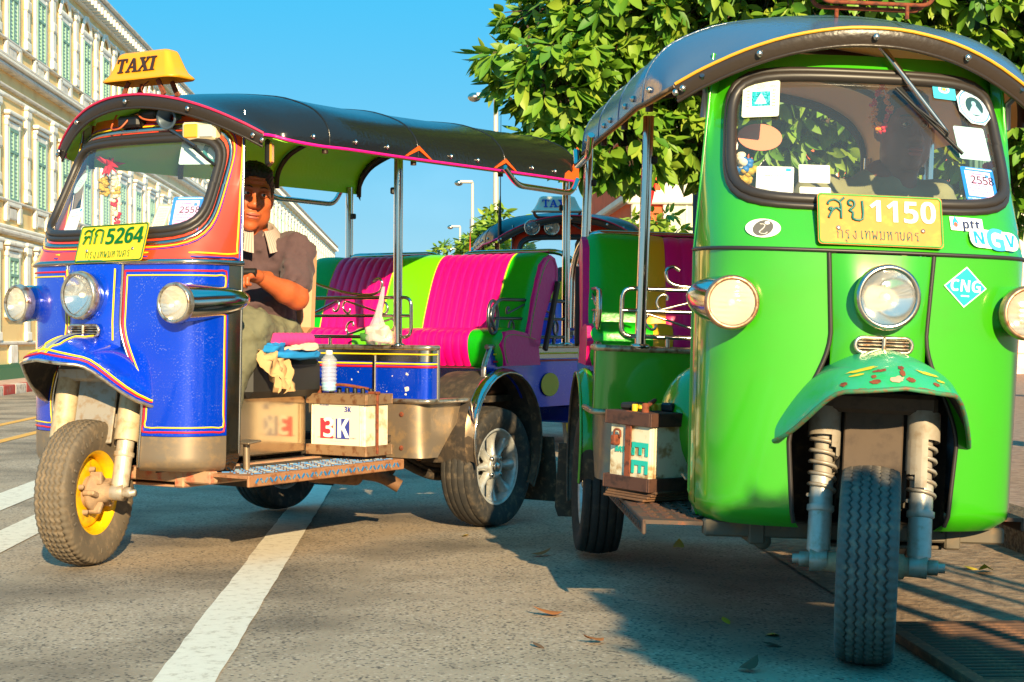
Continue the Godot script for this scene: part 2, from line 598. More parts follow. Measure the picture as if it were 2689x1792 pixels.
func stripe(sy: Array, r: float, off: float, per := 4) -> MB:
	var pts := []
	for p in sy: pts.append(cab(p[0], p[1], off))
	var m := MB.new()
	m.tube(spline(pts, per), r, 6)
	return m

func win_ring(s0: float, s1: float, y0: float, y1: float, rs: float, grow: float, N := 72) -> Array:
	# points (s, y) round a window opening with rounded corners
	var out := []
	var cs := (s0 + s1) / 2; var cy := (y0 + y1) / 2
	var hs := (s1 - s0) / 2; var hy := (y1 - y0) / 2
	for k in N + 1:
		var a := TAU * k / N
		var e := 4.4 + rs
		var c := cos(a); var d := sin(a)
		var q := pow(pow(absf(c), e) + pow(absf(d), e), -1.0 / e)
		var yy := cy + d * q * (hy + grow)
		out.append(Vector2(cs + c * q * (hs + grow * 1.5), yy))
	return out

func roof_row(z: float, inset: float, dy: float) -> PackedVector3Array:
	var t := smoothstep(1.2, 1.62, z)
	var hw: float = lerpf(0.60 * rwid + 0.022, 0.575, smoothstep(1.05, 1.66, z))
	var ye := 1.668 + 0.022 * smoothstep(1.2, -0.9, z) + 0.03 * t
	var yc := lerpf(1.868, 1.918, smoothstep(1.66, 1.2, z)) + 0.05 * smoothstep(1.25, -0.9, z) + roof_up * (1.0 - t)
	# the cloth hangs a little between its hoops
	for h in [1.2, 0.61, -0.1, -0.8]:
		yc += 0.006 * exp(-pow((z - h) / 0.09, 2.0))
	var bow := 0.17 * smoothstep(1.35, 1.64, z)
	var P := [[1.0, 0.0], [0.998, 0.17], [0.985, 0.30], [0.945, 0.46], [0.855, 0.645], [0.66, 0.83], [0.44, 0.92], [0.2, 0.98], [0.0, 1.0]]
	var half := []
	for p in P:
		var fy: float = p[1]
		var fa: float = 1.0 - pow(p[0], 2.1)
		var x: float = p[0] * hw
		var y := lerpf(ye, yc, lerpf(fy, fa, t)) + dy * t
		half.append(Vector3(x, y, z - bow * p[0] * p[0]))
	var c := []
	for i in half.size(): c.append(half[i])
	for i in range(half.size() - 2, -1, -1): c.append(Vector3(-half[i].x, half[i].y, half[i].z))
	var out := spline(c, 3)
	if inset > 0.0:
		for i in out.size():
			out[i] = Vector3(out[i].x * (1.0 - inset * 1.2), out[i].y - inset * 0.9, out[i].z)
	return out

func scroll(a: Vector3, b: Vector3, up: Vector3, r := 0.035) -> PackedVector3Array:
	# a wrought S: a curl at each end, on opposite sides of the line from a to b
	var d := (b - a).normalized()
	var pts := []
	for e in 2:
		var seq := []
		for k in 11:
			var f := k / 10.0
			var ang := -f * TAU * 0.8
			var rr := r * (1.0 - 0.62 * f)
			var dd := d if e == 0 else -d
			var u2 := up if e == 0 else -up
			var o := a if e == 0 else b
			# starts heading away from the middle, curls over
			seq.append(o + u2 * (r - cos(ang) * rr) + dd * (sin(ang) * rr))
		if e == 0: seq.reverse()
		pts.append_array(seq)
	return spline(pts, 3)

func thai(ch: String) -> Array:
	# strokes of the few letters that the plates carry, in a unit box
	match ch:
		"ก": return [[[0.16, 0], [0.16, 0.5], [0.26, 0.62], [0.08, 0.74], [0.2, 0.95], [0.5, 1.0], [0.78, 0.92], [0.84, 0.7], [0.84, 0]]]
		"ส": return [[[0.3, 0.42], [0.2, 0.5], [0.3, 0.56], [0.38, 0.46], [0.24, 0.2], [0.16, 0.02]], [[0.36, 0.42], [0.6, 0.56], [0.82, 0.4]], [[0.12, 0.72], [0.2, 0.9], [0.48, 1.0], [0.74, 0.88], [0.82, 0.66], [0.82, 0]], [[0.72, 0.86], [1.0, 1.12]]]
		"ข": return [[[0.30, 0.72], [0.12, 0.78], [0.14, 0.98], [0.36, 0.98], [0.44, 0.78], [0.34, 0.60], [0.16, 0.46], [0.34, 0.34], [0.34, 0.02], [0.84, 0.02], [0.84, 0.98]]]
		"ร": return [[[0.5, 0.1], [0.62, 0.16], [0.7, 0.06], [0.6, 0], [0.56, 0.1], [0.62, 0.5], [0.46, 0.66], [0.26, 0.7], [0.34, 0.96], [0.74, 0.98]]]
		"ุ": return [[[0.3, -0.16], [0.22, -0.22], [0.34, -0.26], [0.38, -0.42]]]
		"ง": return [[[0.46, 0.84], [0.56, 0.94], [0.66, 0.84], [0.54, 0.78], [0.66, 0.7], [0.66, 0.1], [0.5, 0], [0.18, 0.44]]]
		"เ": return [[[0.4, 1.0], [0.4, 0.12], [0.52, 0.02], [0.58, 0.14], [0.42, 0.16]]]
		"ท": return [[[0.2, 0.84], [0.12, 0.94], [0.26, 0.98], [0.28, 0.84], [0.28, 0], [0.36, 0.4], [0.56, 0.9], [0.72, 0.98], [0.84, 0.82], [0.84, 0]]]
		"พ": return [[[0.14, 0.84], [0.06, 0.94], [0.2, 0.98], [0.22, 0.84], [0.28, 0], [0.5, 0.6], [0.72, 0], [0.86, 1.0]]]
		"ม": return [[[0.2, 0.84], [0.12, 0.94], [0.26, 0.98], [0.28, 0.84], [0.28, 0.1], [0.18, 0.04], [0.28, 0], [0.4, 0.14], [0.8, 0.04], [0.8, 1.0]]]
		"ห": return [[[0.2, 0.84], [0.12, 0.94], [0.26, 0.98], [0.28, 0.84], [0.28, 0]], [[0.28, 0.4], [0.6, 0.7], [0.78, 0.9], [0.66, 0.98], [0.6, 0.84], [0.76, 0.66], [0.8, 0]]]
		"า": return [[[0.24, 0.8], [0.36, 0.98], [0.6, 0.94], [0.64, 0.7], [0.64, 0]]]
		"น": return [[[0.2, 0.84], [0.12, 0.94], [0.26, 0.98], [0.28, 0.84], [0.28, 0.24], [0.6, 0.04], [0.76, 0.1], [0.68, 0.22], [0.62, 0.06]], [[0.78, 0.1], [0.82, 1.0]]]
		"ค": return [[[0.34, 0.42], [0.46, 0.5], [0.5, 0.38], [0.36, 0.34], [0.2, 0.0], [0.16, 0.6], [0.3, 0.96], [0.6, 1.0], [0.82, 0.8], [0.82, 0]]]
	return []

func thai_text(s: String, h: float, adv: float, r: float, x0: float, y0: float, z: float) -> MB:
	var m := MB.new()
	var x := x0
	for i in s.length():
		var ch := s[i]
		if ch == "ุ":
			for st in thai(ch):
				var pts := []
				for p in st: pts.append(Vector3(x - adv + p[0] * adv * 0.9, y0 + p[1] * h, z))
				m.tube(spline(pts, 3), r, 6, false, true, 0.6)
			continue
		for st in thai(ch):
			var pts := []
			for p in st: pts.append(Vector3(x + p[0] * adv * 0.9, y0 + p[1] * h, z))
			m.tube(spline(pts, 3), r, 6, false, true, 0.6)
		x += adv * (0.7 if ch == "เ" or ch == "า" else 1.0)
	return m

func text_mesh(s: String, size: float, depth: float, font := "Droid Sans", bold := false) -> TextMesh:
	var f := SystemFont.new()
	f.font_names = PackedStringArray([font])
	if bold: f.font_weight = 700
	var t := TextMesh.new()
	t.text = s
	t.font = f
	t.font_size = 64
	t.pixel_size = size / 46.0
	t.depth = depth
	t.curve_step = 2.0
	return t

func text(s: String, called: String, size: float, m: Material, parent: Node3D, xf: Transform3D, font := "Droid Sans", bold := false, depth := 0.004) -> MeshInstance3D:
	return obj(called, text_mesh(s, size, depth, font, bold), m, parent, xf)

func tyre(R: float, rim: float, W: float, zig: bool, grooves: Array, wear := 0.0) -> MB:
	# around the x axis
	var m := MB.new()
	var N := 360
	var rows := []
	var hw := W / 2
	for k in N + 1:
		var a := TAU * k / N
		var tri_ := absf(fposmod(k / 6.0, 1.0) - 0.5) * 2.0 - 0.5
		var off := tri_ * 0.0085 if zig else 0.0
		var prof := []  # (x, radius)
		prof.append(Vector2(-hw * 0.72, rim)); prof.append(Vector2(-hw * 0.80, rim + 0.012)); prof.append(Vector2(-hw * 0.97, lerpf(rim, R, 0.36)))
		prof.append(Vector2(-hw * 1.0, lerpf(rim, R, 0.58))); prof.append(Vector2(-hw * 0.985, lerpf(rim, R, 0.76)))
		var lug := 0.0016 if (k / 3) % 2 == 0 and zig else 0.0
		prof.append(Vector2(-hw * 0.94 + lug, lerpf(rim, R, 0.88) - lug)); prof.append(Vector2(-hw * 0.86 + lug, R - 0.011 - lug))
		for g in grooves:
			var gx: float = g * hw + off
			var rr: float = R - 0.012 * g * g * 1.4
			var d := 0.009 if zig else 0.007
			prof.append(Vector2(gx - 0.0042, rr)); prof.append(Vector2(gx - 0.0028, rr - d)); prof.append(Vector2(gx + 0.0028, rr - d)); prof.append(Vector2(gx + 0.0042, rr))
		prof.append(Vector2(hw * 0.86 - lug, R - 0.011 - lug)); prof.append(Vector2(hw * 0.94 - lug, lerpf(rim, R, 0.88) - lug))
		prof.append(Vector2(hw * 0.985, lerpf(rim, R, 0.76))); prof.append(Vector2(hw * 1.0, lerpf(rim, R, 0.58)))
		prof.append(Vector2(hw * 0.97, lerpf(rim, R, 0.36))); prof.append(Vector2(hw * 0.80, rim + 0.012)); prof.append(Vector2(hw * 0.72, rim))
		var row := PackedVector3Array()
		for p in prof: row.append(Vector3(p.x, p.y * cos(a), p.y * sin(a)))
		rows.append(row)
	m.grid(rows)
	return m

func x_lathe() -> Transform3D:
	return Transform3D(Basis(Vector3(0, 0, 1), Vector3(1, 0, 0), Vector3(0, 1, 0)), Vector3.ZERO)

func steel_rim(r: float, W: float) -> MB:
	var m := MB.new()
	var h := W * 0.36
	m.lathe([Vector2(r + 0.002, -h), Vector2(r - 0.012, -h + 0.004), Vector2(r - 0.02, -h + 0.02), Vector2(r - 0.026, -0.02), Vector2(r - 0.026, 0.01), Vector2(r - 0.02, h - 0.02), Vector2(r - 0.012, h - 0.004), Vector2(r + 0.002, h)], 48, x_lathe())
	m.lathe([Vector2(r - 0.026, 0.0), Vector2(r - 0.035, 0.014), Vector2(r - 0.062, 0.022), Vector2(0.05, 0.012), Vector2(0.0, 0.012)], 48, x_lathe())
	m.lathe([Vector2(r - 0.026, -0.006), Vector2(r - 0.035, -0.014), Vector2(0.05, -0.012), Vector2(0.0, -0.012)], 48, x_lathe())
	return m

func alloy_rim(r: float, W: float) -> MB:
	# barrel, lip and eight curved spokes
	var m := MB.new()
	var h := W * 0.36
	m.lathe([Vector2(r + 0.004, h), Vector2(r - 0.006, h + 0.004), Vector2(r - 0.014, h - 0.004), Vector2(r - 0.024, h - 0.03), Vector2(r - 0.03, -h + 0.01), Vector2(r + 0.002, -h)], 64, x_lathe())
	for k in 8:
		var a := TAU * k / 8
		var rows := []
		for i in 9:
			var f := i / 8.0
			var rad := lerpf(0.042, r - 0.018, f)
			var wd := lerpf(0.021, 0.014, sin(f * PI)) + (0.012 * pow(f, 4.0))
			var x := h - 0.022 - 0.022 * f * (1.0 - f) * 2.0
			var row := PackedVector3Array()
			for q in [[-1.0, -0.02], [-0.9, 0.004], [-0.3, 0.012], [0.3, 0.012], [0.9, 0.004], [1.0, -0.02]]:
				var yy: float = q[0] * wd
				var p := Vector2(rad, yy).rotated(a)
				row.append(Vector3(x + q[1], p.x, p.y))
			rows.append(row)
		m.grid(rows)
	m.lathe([Vector2(0.056, h - 0.05), Vector2(0.056, h - 0.012), Vector2(0.05, h - 0.006), Vector2(0.034, h - 0.006), Vector2(0.031, h - 0.014), Vector2(0.0, h - 0.016)], 32, x_lathe())
	m.lathe([Vector2(r - 0.028, -0.02), Vector2(0.0, -0.022)], 40, x_lathe())
	return m

func lamp(parent: Node3D, called: String, at: Vector3, fwd: Vector3, r: float, ring: Material, lens: Material, tail := 0.08, tail_mat: Material = null, tail_to := Vector3.ZERO) -> void:
	var xf := along(at, fwd)
	var b := MB.new()
	b.lathe([Vector2(r * 1.0, 0.002), Vector2(r * 1.10, 0.008), Vector2(r * 1.19, 0.0), Vector2(r * 1.22, -0.016), Vector2(r * 1.17, -0.03), Vector2(r * 1.12, -0.04)], 40, xf)
	var root := obj(called, b, ring, parent)
	if tail_to == Vector3.ZERO:
		var c := MB.new()
		c.lathe([Vector2(r * 1.16, -0.03), Vector2(r * 1.12, -tail * 0.6), Vector2(r * 0.9, -tail), Vector2(0.0, -tail)], 32, xf)
		obj("lamp_housing", c, tail_mat, root)
	else:
		var rows := []
		for i in 15:
			var f := i / 14.0
			var q := sqrt(maxf(0.0, 1.0 - pow(f, 2.2)))
			var ctr := at.lerp(tail_to, f) - fwd * 0.02
			var row := PackedVector3Array()
			for k in 33:
				var a := TAU * k / 32
				row.append(ctr + (xf.basis.x * cos(a) + xf.basis.z * sin(a)) * r * 1.14 * q)
			rows.append(row)
		var c := MB.new(); c.grid(rows, true)
		obj("lamp_housing", c, tail_mat, root)
	var refl := MB.new()
	refl.lathe([Vector2(r * 0.99, -0.004), Vector2(r * 0.82, -0.022), Vector2(r * 0.5, -0.042), Vector2(r * 0.16, -0.052), Vector2(0.0, -0.052)], 32, xf)
	obj("reflector", refl, M.reflector, root)
	var g := MB.new()
	var rows2 := []
	for i in 12:
		var f := i / 11.0
		var row := PackedVector3Array()
		for k in 49:
			var a := TAU * k / 48
			var rad := r * maxf(f, 0.001)
			# fluted glass
			var flu := 0.0014 * sin(rad * cos(a) * 420.0) * smoothstep(0.15, 0.5, f)
			row.append(xf * Vector3(rad * cos(a), 0.016 * (1.0 - f * f) + flu, rad * sin(a)))
		rows2.append(row)
	g.grid(rows2, true)
	obj("lens", g, lens, root)
	obj("bulb", ball(Vector3(0.011, 0.011, 0.016), at - fwd * 0.024, 12, 8), M.bulb, root)

func paper(parent: Node3D, called: String, s: float, y: float, w: float, h: float, m: Material, off := -0.010, tilt := 0.0, poly := PackedVector2Array()) -> MeshInstance3D:
	# a thin sheet lying against the cab's skin, printed face outward
	var p := cab(s, y, off)
	var du := (cab0(s + 0.03, y) - cab0(s - 0.03, y)).normalized()
	var dv := (cab0(s, y + 0.02) - cab0(s, y - 0.02)).normalized()
	var nz := du.cross(dv).normalized()
	var b := Basis(du, nz.cross(du).normalized(), nz).rotated(nz, tilt)
	var q := MB.new()
	q.prism(poly if poly.size() else rrect(w, h, minf(w, h) * 0.06, 3), 0.0012)
	q.planar(0, 1, Vector2(-w / 2, h / 2), Vector2(w, -h))
	return obj(called, q, m, parent, Transform3D(b, p))

func make_tuk(called: String, label: String, at: Vector3, basis: Basis, K: Dictionary) -> Node3D:
	var T := thing(called, label, "tuk-tuk", at, basis, "three-wheeled taxis")
	var full: bool = K.full
	rwid = K.rw
	roof_up = K.roof_up
	var body: Material = K.body
	var upper: Material = K.upper
	var chrome: Material = M.chrome
	var near: float = K.near   # the side that carries the battery
	# ---- lower cab: two side panels, the nose between them, a sill below
	var split: float = K.sill_y
	for sd: float in [1.0, -1.0]:
		var sa := func(y: float) -> float: return s_of_x(arch_x(y))
		var p := obj("front_panel", panel(sa, 0.86, split, 1.183, 26, 22, 0.0, sd), body, T)
		var inner := MB.new()
		var rim := []
		for i in 28: 
			var y := lerpf(0.39, 1.18, i / 27.0)
			rim.append(cab(sd * s_of_x(arch_x(y)), y, 0.002))
		inner.tube(PackedVector3Array(rim), 0.007, 8)
		obj("edge_trim", inner, K.seam, p)
		obj("side_edge", panel(func(_y): return 0.86, 1.0, 0.37, 1.183, 18, 6, 0.001, sd), K.side_trim, T)
		var fold := MB.new()   # the return of the panel towards the cab's inside
		var r0 := PackedVector3Array(); var r1 := PackedVector3Array()
		for i in 12:
			var q := cab(sd, lerpf(0.37, 1.183, i / 11.0))
			r0.append(q); r1.append(q + Vector3(-0.035 * sd, 0, -0.01))
		fold.grid([r0, r1])
		fold.tube(PackedVector3Array(r0), 0.006, 6)
		obj("side_edge_bead", fold, K.bead, T)
		if split > 0.4:
			obj("sill", panel(sa, 0.86, 0.37, split - 0.002, 12, 18, 0.0, sd), M.dusty_steel, T)
			if full:
				# pin stripes follow the panel's border
				for st in [[0.016, 0.0042, K.stripe_a], [0.034, 0.0034, K.stripe_b]]:
					var d: float = st[0]
					var path := []
					for i in 20:
						var y := lerpf(1.165 - d, split + d, i / 19.0)
						path.append([sd * (s_of_x(arch_x(y)) + d * 0.7), y])
					var loop := path.duplicate()
					for i in 6: loop.append([sd * lerpf(absf(path[-1][0]), 0.84 - d * 0.4, (i + 1) / 6.0), split + d])
					for i in 12: loop.append([sd * (0.84 - d * 0.4), lerpf(split + d, 1.168 - d, (i + 1) / 12.0)])
					for i in 8: loop.append([sd * lerpf(0.84 - d * 0.4, absf(path[0][0]), (i + 1) / 8.0), 1.168 - d])
					obj("pinstripe", stripe(loop, st[1], 0.0005, 2), st[2], p)
	# inner walls of the wheel well and the cab's floor
	var well := MB.new()
	for sd: float in [1.0, -1.0]:
		well.quad(Vector3(0.245 * sd, 0.36, 1.72), Vector3(0.245 * sd, 0.90, 1.72), Vector3(0.2 * sd, 0.95, 1.4), Vector3(0.2 * sd, 0.36, 1.4))
	well.quad(Vector3(-0.25, 0.36, 1.42), Vector3(0.25, 0.36, 1.42), Vector3(0.25, 1.0, 1.5), Vector3(-0.25, 1.0, 1.5))
	well.quad(Vector3(-0.2, 0.92, 1.76), Vector3(0.2, 0.92, 1.76), Vector3(0.25, 1.0, 1.45), Vector3(-0.25, 1.0, 1.45))
	obj("wheel_well", well, M.under, T)
	var rad := MB.new()
	for i in 17: rad.box(Vector3(0.006, 0.24, 0.02), Vector3(-0.11 + i * 0.0165 + 0.06, 0.53, 1.52))
	rad.box(Vector3(0.3, 0.26, 0.02), Vector3(0.08, 0.53, 1.5))
	obj("radiator_grille", rad, M.grille, T)
	var nose := MB.new()
	var nr := []
	for i in 19:
		var y := lerpf(0.84, 1.178, i / 18.0)
		var row := PackedVector3Array()
		var hx := arch_x(maxf(y, 0.93)) - 0.002
		for j in 21:
			var x := lerpf(-hx, hx, j / 20.0)
			var s := s_of_x(absf(x)) * signf(x)
			var q := cab0(s, y)
			var e := 1.0 - pow(absf(x) / hx, 4.0)
			q.z += 0.03 * e * (0.6 + 0.8 * smoothstep(1.2, 0.95, y))
			row.append(q)
		nr.append(row)
	nose.grid(nr)
	obj("nose_panel", nose, K.nose, T)
	if K.has("nose_line"):
		for sd: float in [1.0, -1.0]:
			var pl := []
			for i in 9:
				var y := lerpf(1.16, 0.88, i / 8.0)
				var q := cab(sd * s_of_x(arch_x(maxf(y, 0.93)) - 0.022), y, 0.022)
				pl.append(q)
			var nm := MB.new(); nm.tube(spline(pl, 3), 0.004, 6)
			obj("pinstripe", nm, K.stripe_b, T)
	var belt := []
	for i in 33: belt.append([lerpf(-1.0, 1.0, i / 32.0), 1.186])
	var bm := MB.new()
	var bp := []
	for q in belt: bp.append(cab(q[0], q[1], 0.003))
	bm.tube(PackedVector3Array(bp), K.belt_r, 8)
	obj("waist_trim", bm, K.belt, T)
	# ---- upper cab round the windscreen
	var y0: float = K.win[0]; var y1: float = K.win[1]
	var hs := 0.565
	var ring := win_ring(-hs, hs, y0, y1, 0.0, 0.0)
	var frame := MB.new()
	var rows := []
	for k in 7:
		var f := k / 6.0
		var row := PackedVector3Array()
		for i in ring.size():
			var a := TAU * i / (ring.size() - 1)
			var c := cos(a); var d := sin(a)
			var q := 1.0 / maxf(absf(c), absf(d))
			var o := Vector2(clampf(c * q, -1, 1) * 0.995, 0.0)
			o.y = lerpf(1.188, 1.80, clampf(d * q * 0.5 + 0.5, 0, 1))
			var p: Vector2 = ring[i].lerp(o, f)
			row.append(cab(p.x, p.y))
		rows.append(row)
	frame.grid(rows)
	obj("windscreen_frame", frame, upper, T)
	for sd: float in [1.0, -1.0]:
		var e := MB.new()
		var q0 := PackedVector3Array(); var q1 := PackedVector3Array()
		for i in 9:
			var q := cab(0.995 * sd, lerpf(1.188, 1.80, i / 8.0))
			q0.append(q); q1.append(q + Vector3(-0.03 * sd, 0, -0.02))
		e.grid([q0, q1]); e.tube(q0, 0.006, 6)
		obj("pillar_bead", e, K.bead, T)
	var gk := MB.new()
	var gp := PackedVector3Array()
	for i in ring.size() - 1: gp.append(cab(ring[i].x, ring[i].y, 0.004))
	gk.tube(gp, 0.017, 8, true)
	var gk2 := PackedVector3Array()
	for r2 in win_ring(-hs, hs, y0, y1, 0.0, 0.02): gk2.append(cab(r2.x, r2.y, 0.002))
	gk2.remove_at(gk2.size() - 1)
	gk.tube(gk2, 0.012, 8, true)
	obj("windscreen_seal", gk, M.seal, T)
	if K.has("win_chrome"):
		for st in [[0.046, 0.012, M.chrome_soft], [0.062, 0.0032, K.stripe_b], [0.072, 0.003, K.stripe_c]]:
			var cp := PackedVector3Array()
			var rr := win_ring(-hs, hs, y0, y1, 0.0, st[0])
			for i in ring.size() - 1:
				cp.append(cab(clampf(rr[i].x, -0.96, 0.96), clampf(rr[i].y, 1.215, 1.79), 0.0))
			var cm := MB.new(); cm.tube(cp, st[1], 6, true, true, 0.5)
			obj("window_trim", cm, st[2], T)
		for sd: float in [1.0, -1.0]:
			obj("pinstripe", stripe([[0.93 * sd, 1.72], [0.93 * sd, 1.5], [0.93 * sd, 1.26], [0.9 * sd, 1.222], [0.6 * sd, 1.222], [0.25 * sd, 1.222]], 0.0038, 0.0005), K.stripe_b, T)
			obj("pinstripe", stripe([[0.965 * sd, 1.72], [0.965 * sd, 1.5], [0.965 * sd, 1.22], [0.9 * sd, 1.206], [0.6 * sd, 1.206], [0.25 * sd, 1.206]], 0.0042, 0.0005), K.stripe_c, T)
	var glass := MB.new()
	var gr := []
	for k in 9:
		var f := k / 8.0
		var row := PackedVector3Array()
		for i in ring.size():
			var p: Vector2 = Vector2(0, (y0 + y1) / 2).lerp(ring[i], maxf(f, 0.002))
			row.append(cab(p.x, p.y, -0.003))
		gr.append(row)
	glass.grid(gr, true)
	obj("windscreen", glass, M.glass, T)
	# ---- mudguard over the front wheel
	var md := MB.new()
	var under := MB.new()
	var mr := []; var mu := []
	for i in 15:
		var v := i / 14.0
		var row := PackedVector3Array(); var rw2 := PackedVector3Array()
		for j in 33:
			var u := j / 16.0 - 1.0
			var au := absf(u)
			var back := Vector3(0.312 * u, 0.905 - 0.262 * au * au, 1.79 - 0.085 * au * au)
			var lip := Vector3(0.305 * u, 0.782 - 0.012 * au - 0.155 * smoothstep(0.50, 1.02, au), 2.10 - 0.36 * pow(au, 2.7))
			var p := back.lerp(lip, v)
			p.y += 0.055 * sin(v * PI * 0.8) * (1.0 - 0.7 * au) 
			p.z += 0.02 * sin(v * PI)
			if i == 14: p.y -= 0.006
			row.append(p)
			rw2.append(p + Vector3(-0.004 * u, -0.008, -0.004))
		mr.append(row); mu.append(rw2)
	md.grid(mr); under.grid(mu)
	var guard := obj("mudguard", md, K.guard, T)
	obj("mudguard_underside", under, M.under, guard)
	var lipm := MB.new()
	var lp := PackedVector3Array()
	for q in mr[14]: lp.append(q + Vector3(0, -0.003, 0))
	lipm.tube(lp, 0.007, 8)
	obj("mudguard_lip", lipm, K.lip, guard)
	if K.has("guard_stripes"):
		for st in [[12, 0.0045, K.stripe_b], [13, 0.004, K.stripe_a]]:
			var sp := PackedVector3Array()
			for q in mr[st[0]]: sp.append(q + Vector3(0, 0.0015, 0.001))
			var sm := MB.new(); sm.tube(sp, st[1], 6)
			obj("pinstripe", sm, st[2], guard)
		for x in [-3, 3]:
			var sp := []
			for i in 13:
				var q: Vector3 = mr[i + 1][16 + x - signi(x) * (i / 5)]
				sp.append(q + Vector3(0, 0.002, 0))
			var sm := MB.new(); sm.tube(spline(sp, 2), 0.004, 6)
			obj("pinstripe", sm, K.stripe_b, guard)
		var bd := MB.new()
		var b0 := PackedVector3Array(); var b1 := PackedVector3Array()
		for i in 13:
			b0.append(mr[i + 1][15] + Vector3(0, 0.003, 0)); b1.append(mr[i + 1][17] + Vector3(0, 0.003, 0))
		bd.grid([b0, b1])
		obj("guard_band", bd, M.pale_paint, guard)
	# patches of old paint and rust that show on a worn mudguard
	if K.has("guard_wear"):
		var rng := RandomNumberGenerator.new(); rng.seed = 41
		for w in [[0.30, 11, M.old_yellow, 0.036, 0.22], [-0.28, 10, M.old_yellow, 0.044, 0.2], [-0.16, 11, M.rust, 0.02, 0.35], [0.2, 14, M.rust, 0.03, 0.2], [-0.35, 14, M.rust, 0.026, 0.2], [-0.20, 13, M.rust, 0.016, 0.5], [0.05, 12, M.rust, 0.008, 2.0], [0.35, 13, M.rust, 0.012, 0.6], [-0.05, 13, M.primer, 0.02, 0.6], [0.12, 13, M.rust, 0.012, 0.8], [-0.48, 13, M.rust, 0.012, 0.7], [-0.36, 11, M.old_yellow, 0.022, 0.25], [0.4, 12, M.old_yellow, 0.018, 0.3], [0.0, 11, M.rust, 0.009, 1.0], [-0.25, 12, M.rust, 0.008, 1.0]]:
			var j := int((w[0] + 1.0) * 16)
			var c: Vector3 = mr[w[1]][j]
			var du: Vector3 = (mr[w[1]][j + 1] - mr[w[1]][j - 1]).normalized()
			var dv: Vector3 = (mr[mini(w[1] + 1, 14)][j] - mr[w[1] - 1][j]).normalized()
			var nn := du.cross(dv).normalized()
			if nn.y < 0: nn = -nn
			var blot := MB.new()
			var r0 := PackedVector3Array(); var r1 := PackedVector3Array()
			for k in 19:
				var a := TAU * k / 18
				var rad2: float = w[3] * (0.7 + 0.5 * rng.randf())
				if k == 18: r1.append(r1[0])
				else: r1.append(c + nn * 0.0018 + du * cos(a) * rad2 + dv * sin(a) * rad2 * w[4])
				r0.append(c + nn * 0.0028)
			blot.grid([r0, r1], true)
			obj("worn_patch", blot, w[2], guard)
	# ---- fork and front wheel, turned a little
	var fork := Node3D.new(); fork.name = "front_fork"; T.add_child(fork)
	fork.transform = Transform3D(Basis(Vector3.UP, K.steer), Vector3(0, 0, 1.80))
	for sd: float in [1.0, -1.0]:
		var leg := MB.new()
		var topp := Vector3(0.142 * sd, 0.72, -0.045); var low := Vector3(0.142 * sd, 0.29, 0.075)
		var dirv := (low - topp).normalized()
		if K.has("springs"):
			leg.lathe([Vector2(0.047, 0.0), Vector2(0.048, 0.085)], 24, along(topp, dirv))
			for k in 8:
				var a0 := PI * (0.02 + 0.115 * k) + (PI if sd < 0 else 0.0) - 1.1
				leg.lathe([Vector2(0.048, 0.085), Vector2(0.048, 0.12 + 0.016 * k + 0.012 * sin(k * 2.3))], 2, along(topp, dirv), a0, a0 + PI * 0.118)
			leg.lathe([Vector2(0.028, 0.0), Vector2(0.028, 0.26)], 16, along(topp, dirv))
		else:
			leg.lathe([Vector2(0.046, 0.0), Vector2(0.047, 0.24), Vector2(0.044, 0.245)], 24, along(topp, dirv))
		leg.lathe([Vector2(0.0, -0.002), Vector2(0.046, 0.0)], 24, along(topp, dirv))
		obj("fork_sleeve", leg, K.fork, fork)
		var lw := MB.new()
		lw.lathe([Vector2(0.034, 0.2), Vector2(0.034, 0.42), Vector2(0.028, 0.425), Vector2(0.024, 0.47), Vector2(0.0, 0.47)], 20, along(topp, dirv))
		lw.lathe([Vector2(0.04, 0.29), Vector2(0.04, 0.305), Vector2(0.034, 0.31)], 20, along(topp, dirv))
		obj("fork_leg", lw, K.fork_low, fork)
		if K.has("springs"):
			var sp := PackedVector3Array()
			for i in 97:
				var f := i / 96.0
				var a := f * TAU * 6.0
				var q := along(topp + dirv * lerpf(0.06, 0.26, f), dirv)
				sp.append(q * Vector3(cos(a) * 0.038, 0, sin(a) * 0.038))
			var spm := MB.new(); spm.tube(sp, 0.006, 6)
			obj("spring", spm, M.fork_grey, fork)
		var nut := MB.new()
		nut.lathe([Vector2(0.0, 0.0), Vector2(0.022, 0.0), Vector2(0.022, 0.03), Vector2(0.014, 0.032), Vector2(0.014, 0.05), Vector2(0.0, 0.05)], 6, along(Vector3(0.165 * sd, 0.288, 0.078), Vector3(sd, 0, 0)))
		nut.lathe([Vector2(0.03, -0.05), Vector2(0.034, 0.0), Vector2(0.0, 0.0)], 16, along(Vector3(0.165 * sd, 0.288, 0.078), Vector3(sd, 0, 0)))
		obj("axle_nut", nut, M.fork_grey, fork)
	var clamp_ := MB.new()
	clamp_.box(Vector3(0.36, 0.06, 0.09), Vector3(0, 0.745, -0.05), 0.012)
	clamp_.lathe([Vector2(0.03, -0.3), Vector2(0.03, 0.35)], 16, along(Vector3(0, 0.8, -0.09), Vector3(0, 1, -0.3)))
	clamp_.box(Vector3(0.17, 0.28, 0.012), Vector3(0, 0.61, 0.0), 0.004, Basis(Vector3.RIGHT, -0.25))
	clamp_.box(Vector3(0.2, 0.34, 0.02), Vector3(0, 0.62, -0.075), 0.006, Basis(Vector3.RIGHT, -0.25))
	obj("fork_yoke", clamp_, K.yoke, fork)
	# mesh of the wheel hangs under the fork
	var ft := obj("front_tyre", tyre(0.285, 0.165, K.tyre_w, true, [-0.62, -0.31, 0.0, 0.31, 0.62]), K.front_rubber, fork, Transform3D(Basis(), Vector3(0, 0.285, 0.078)))
	ft.set_meta("used_names", {})
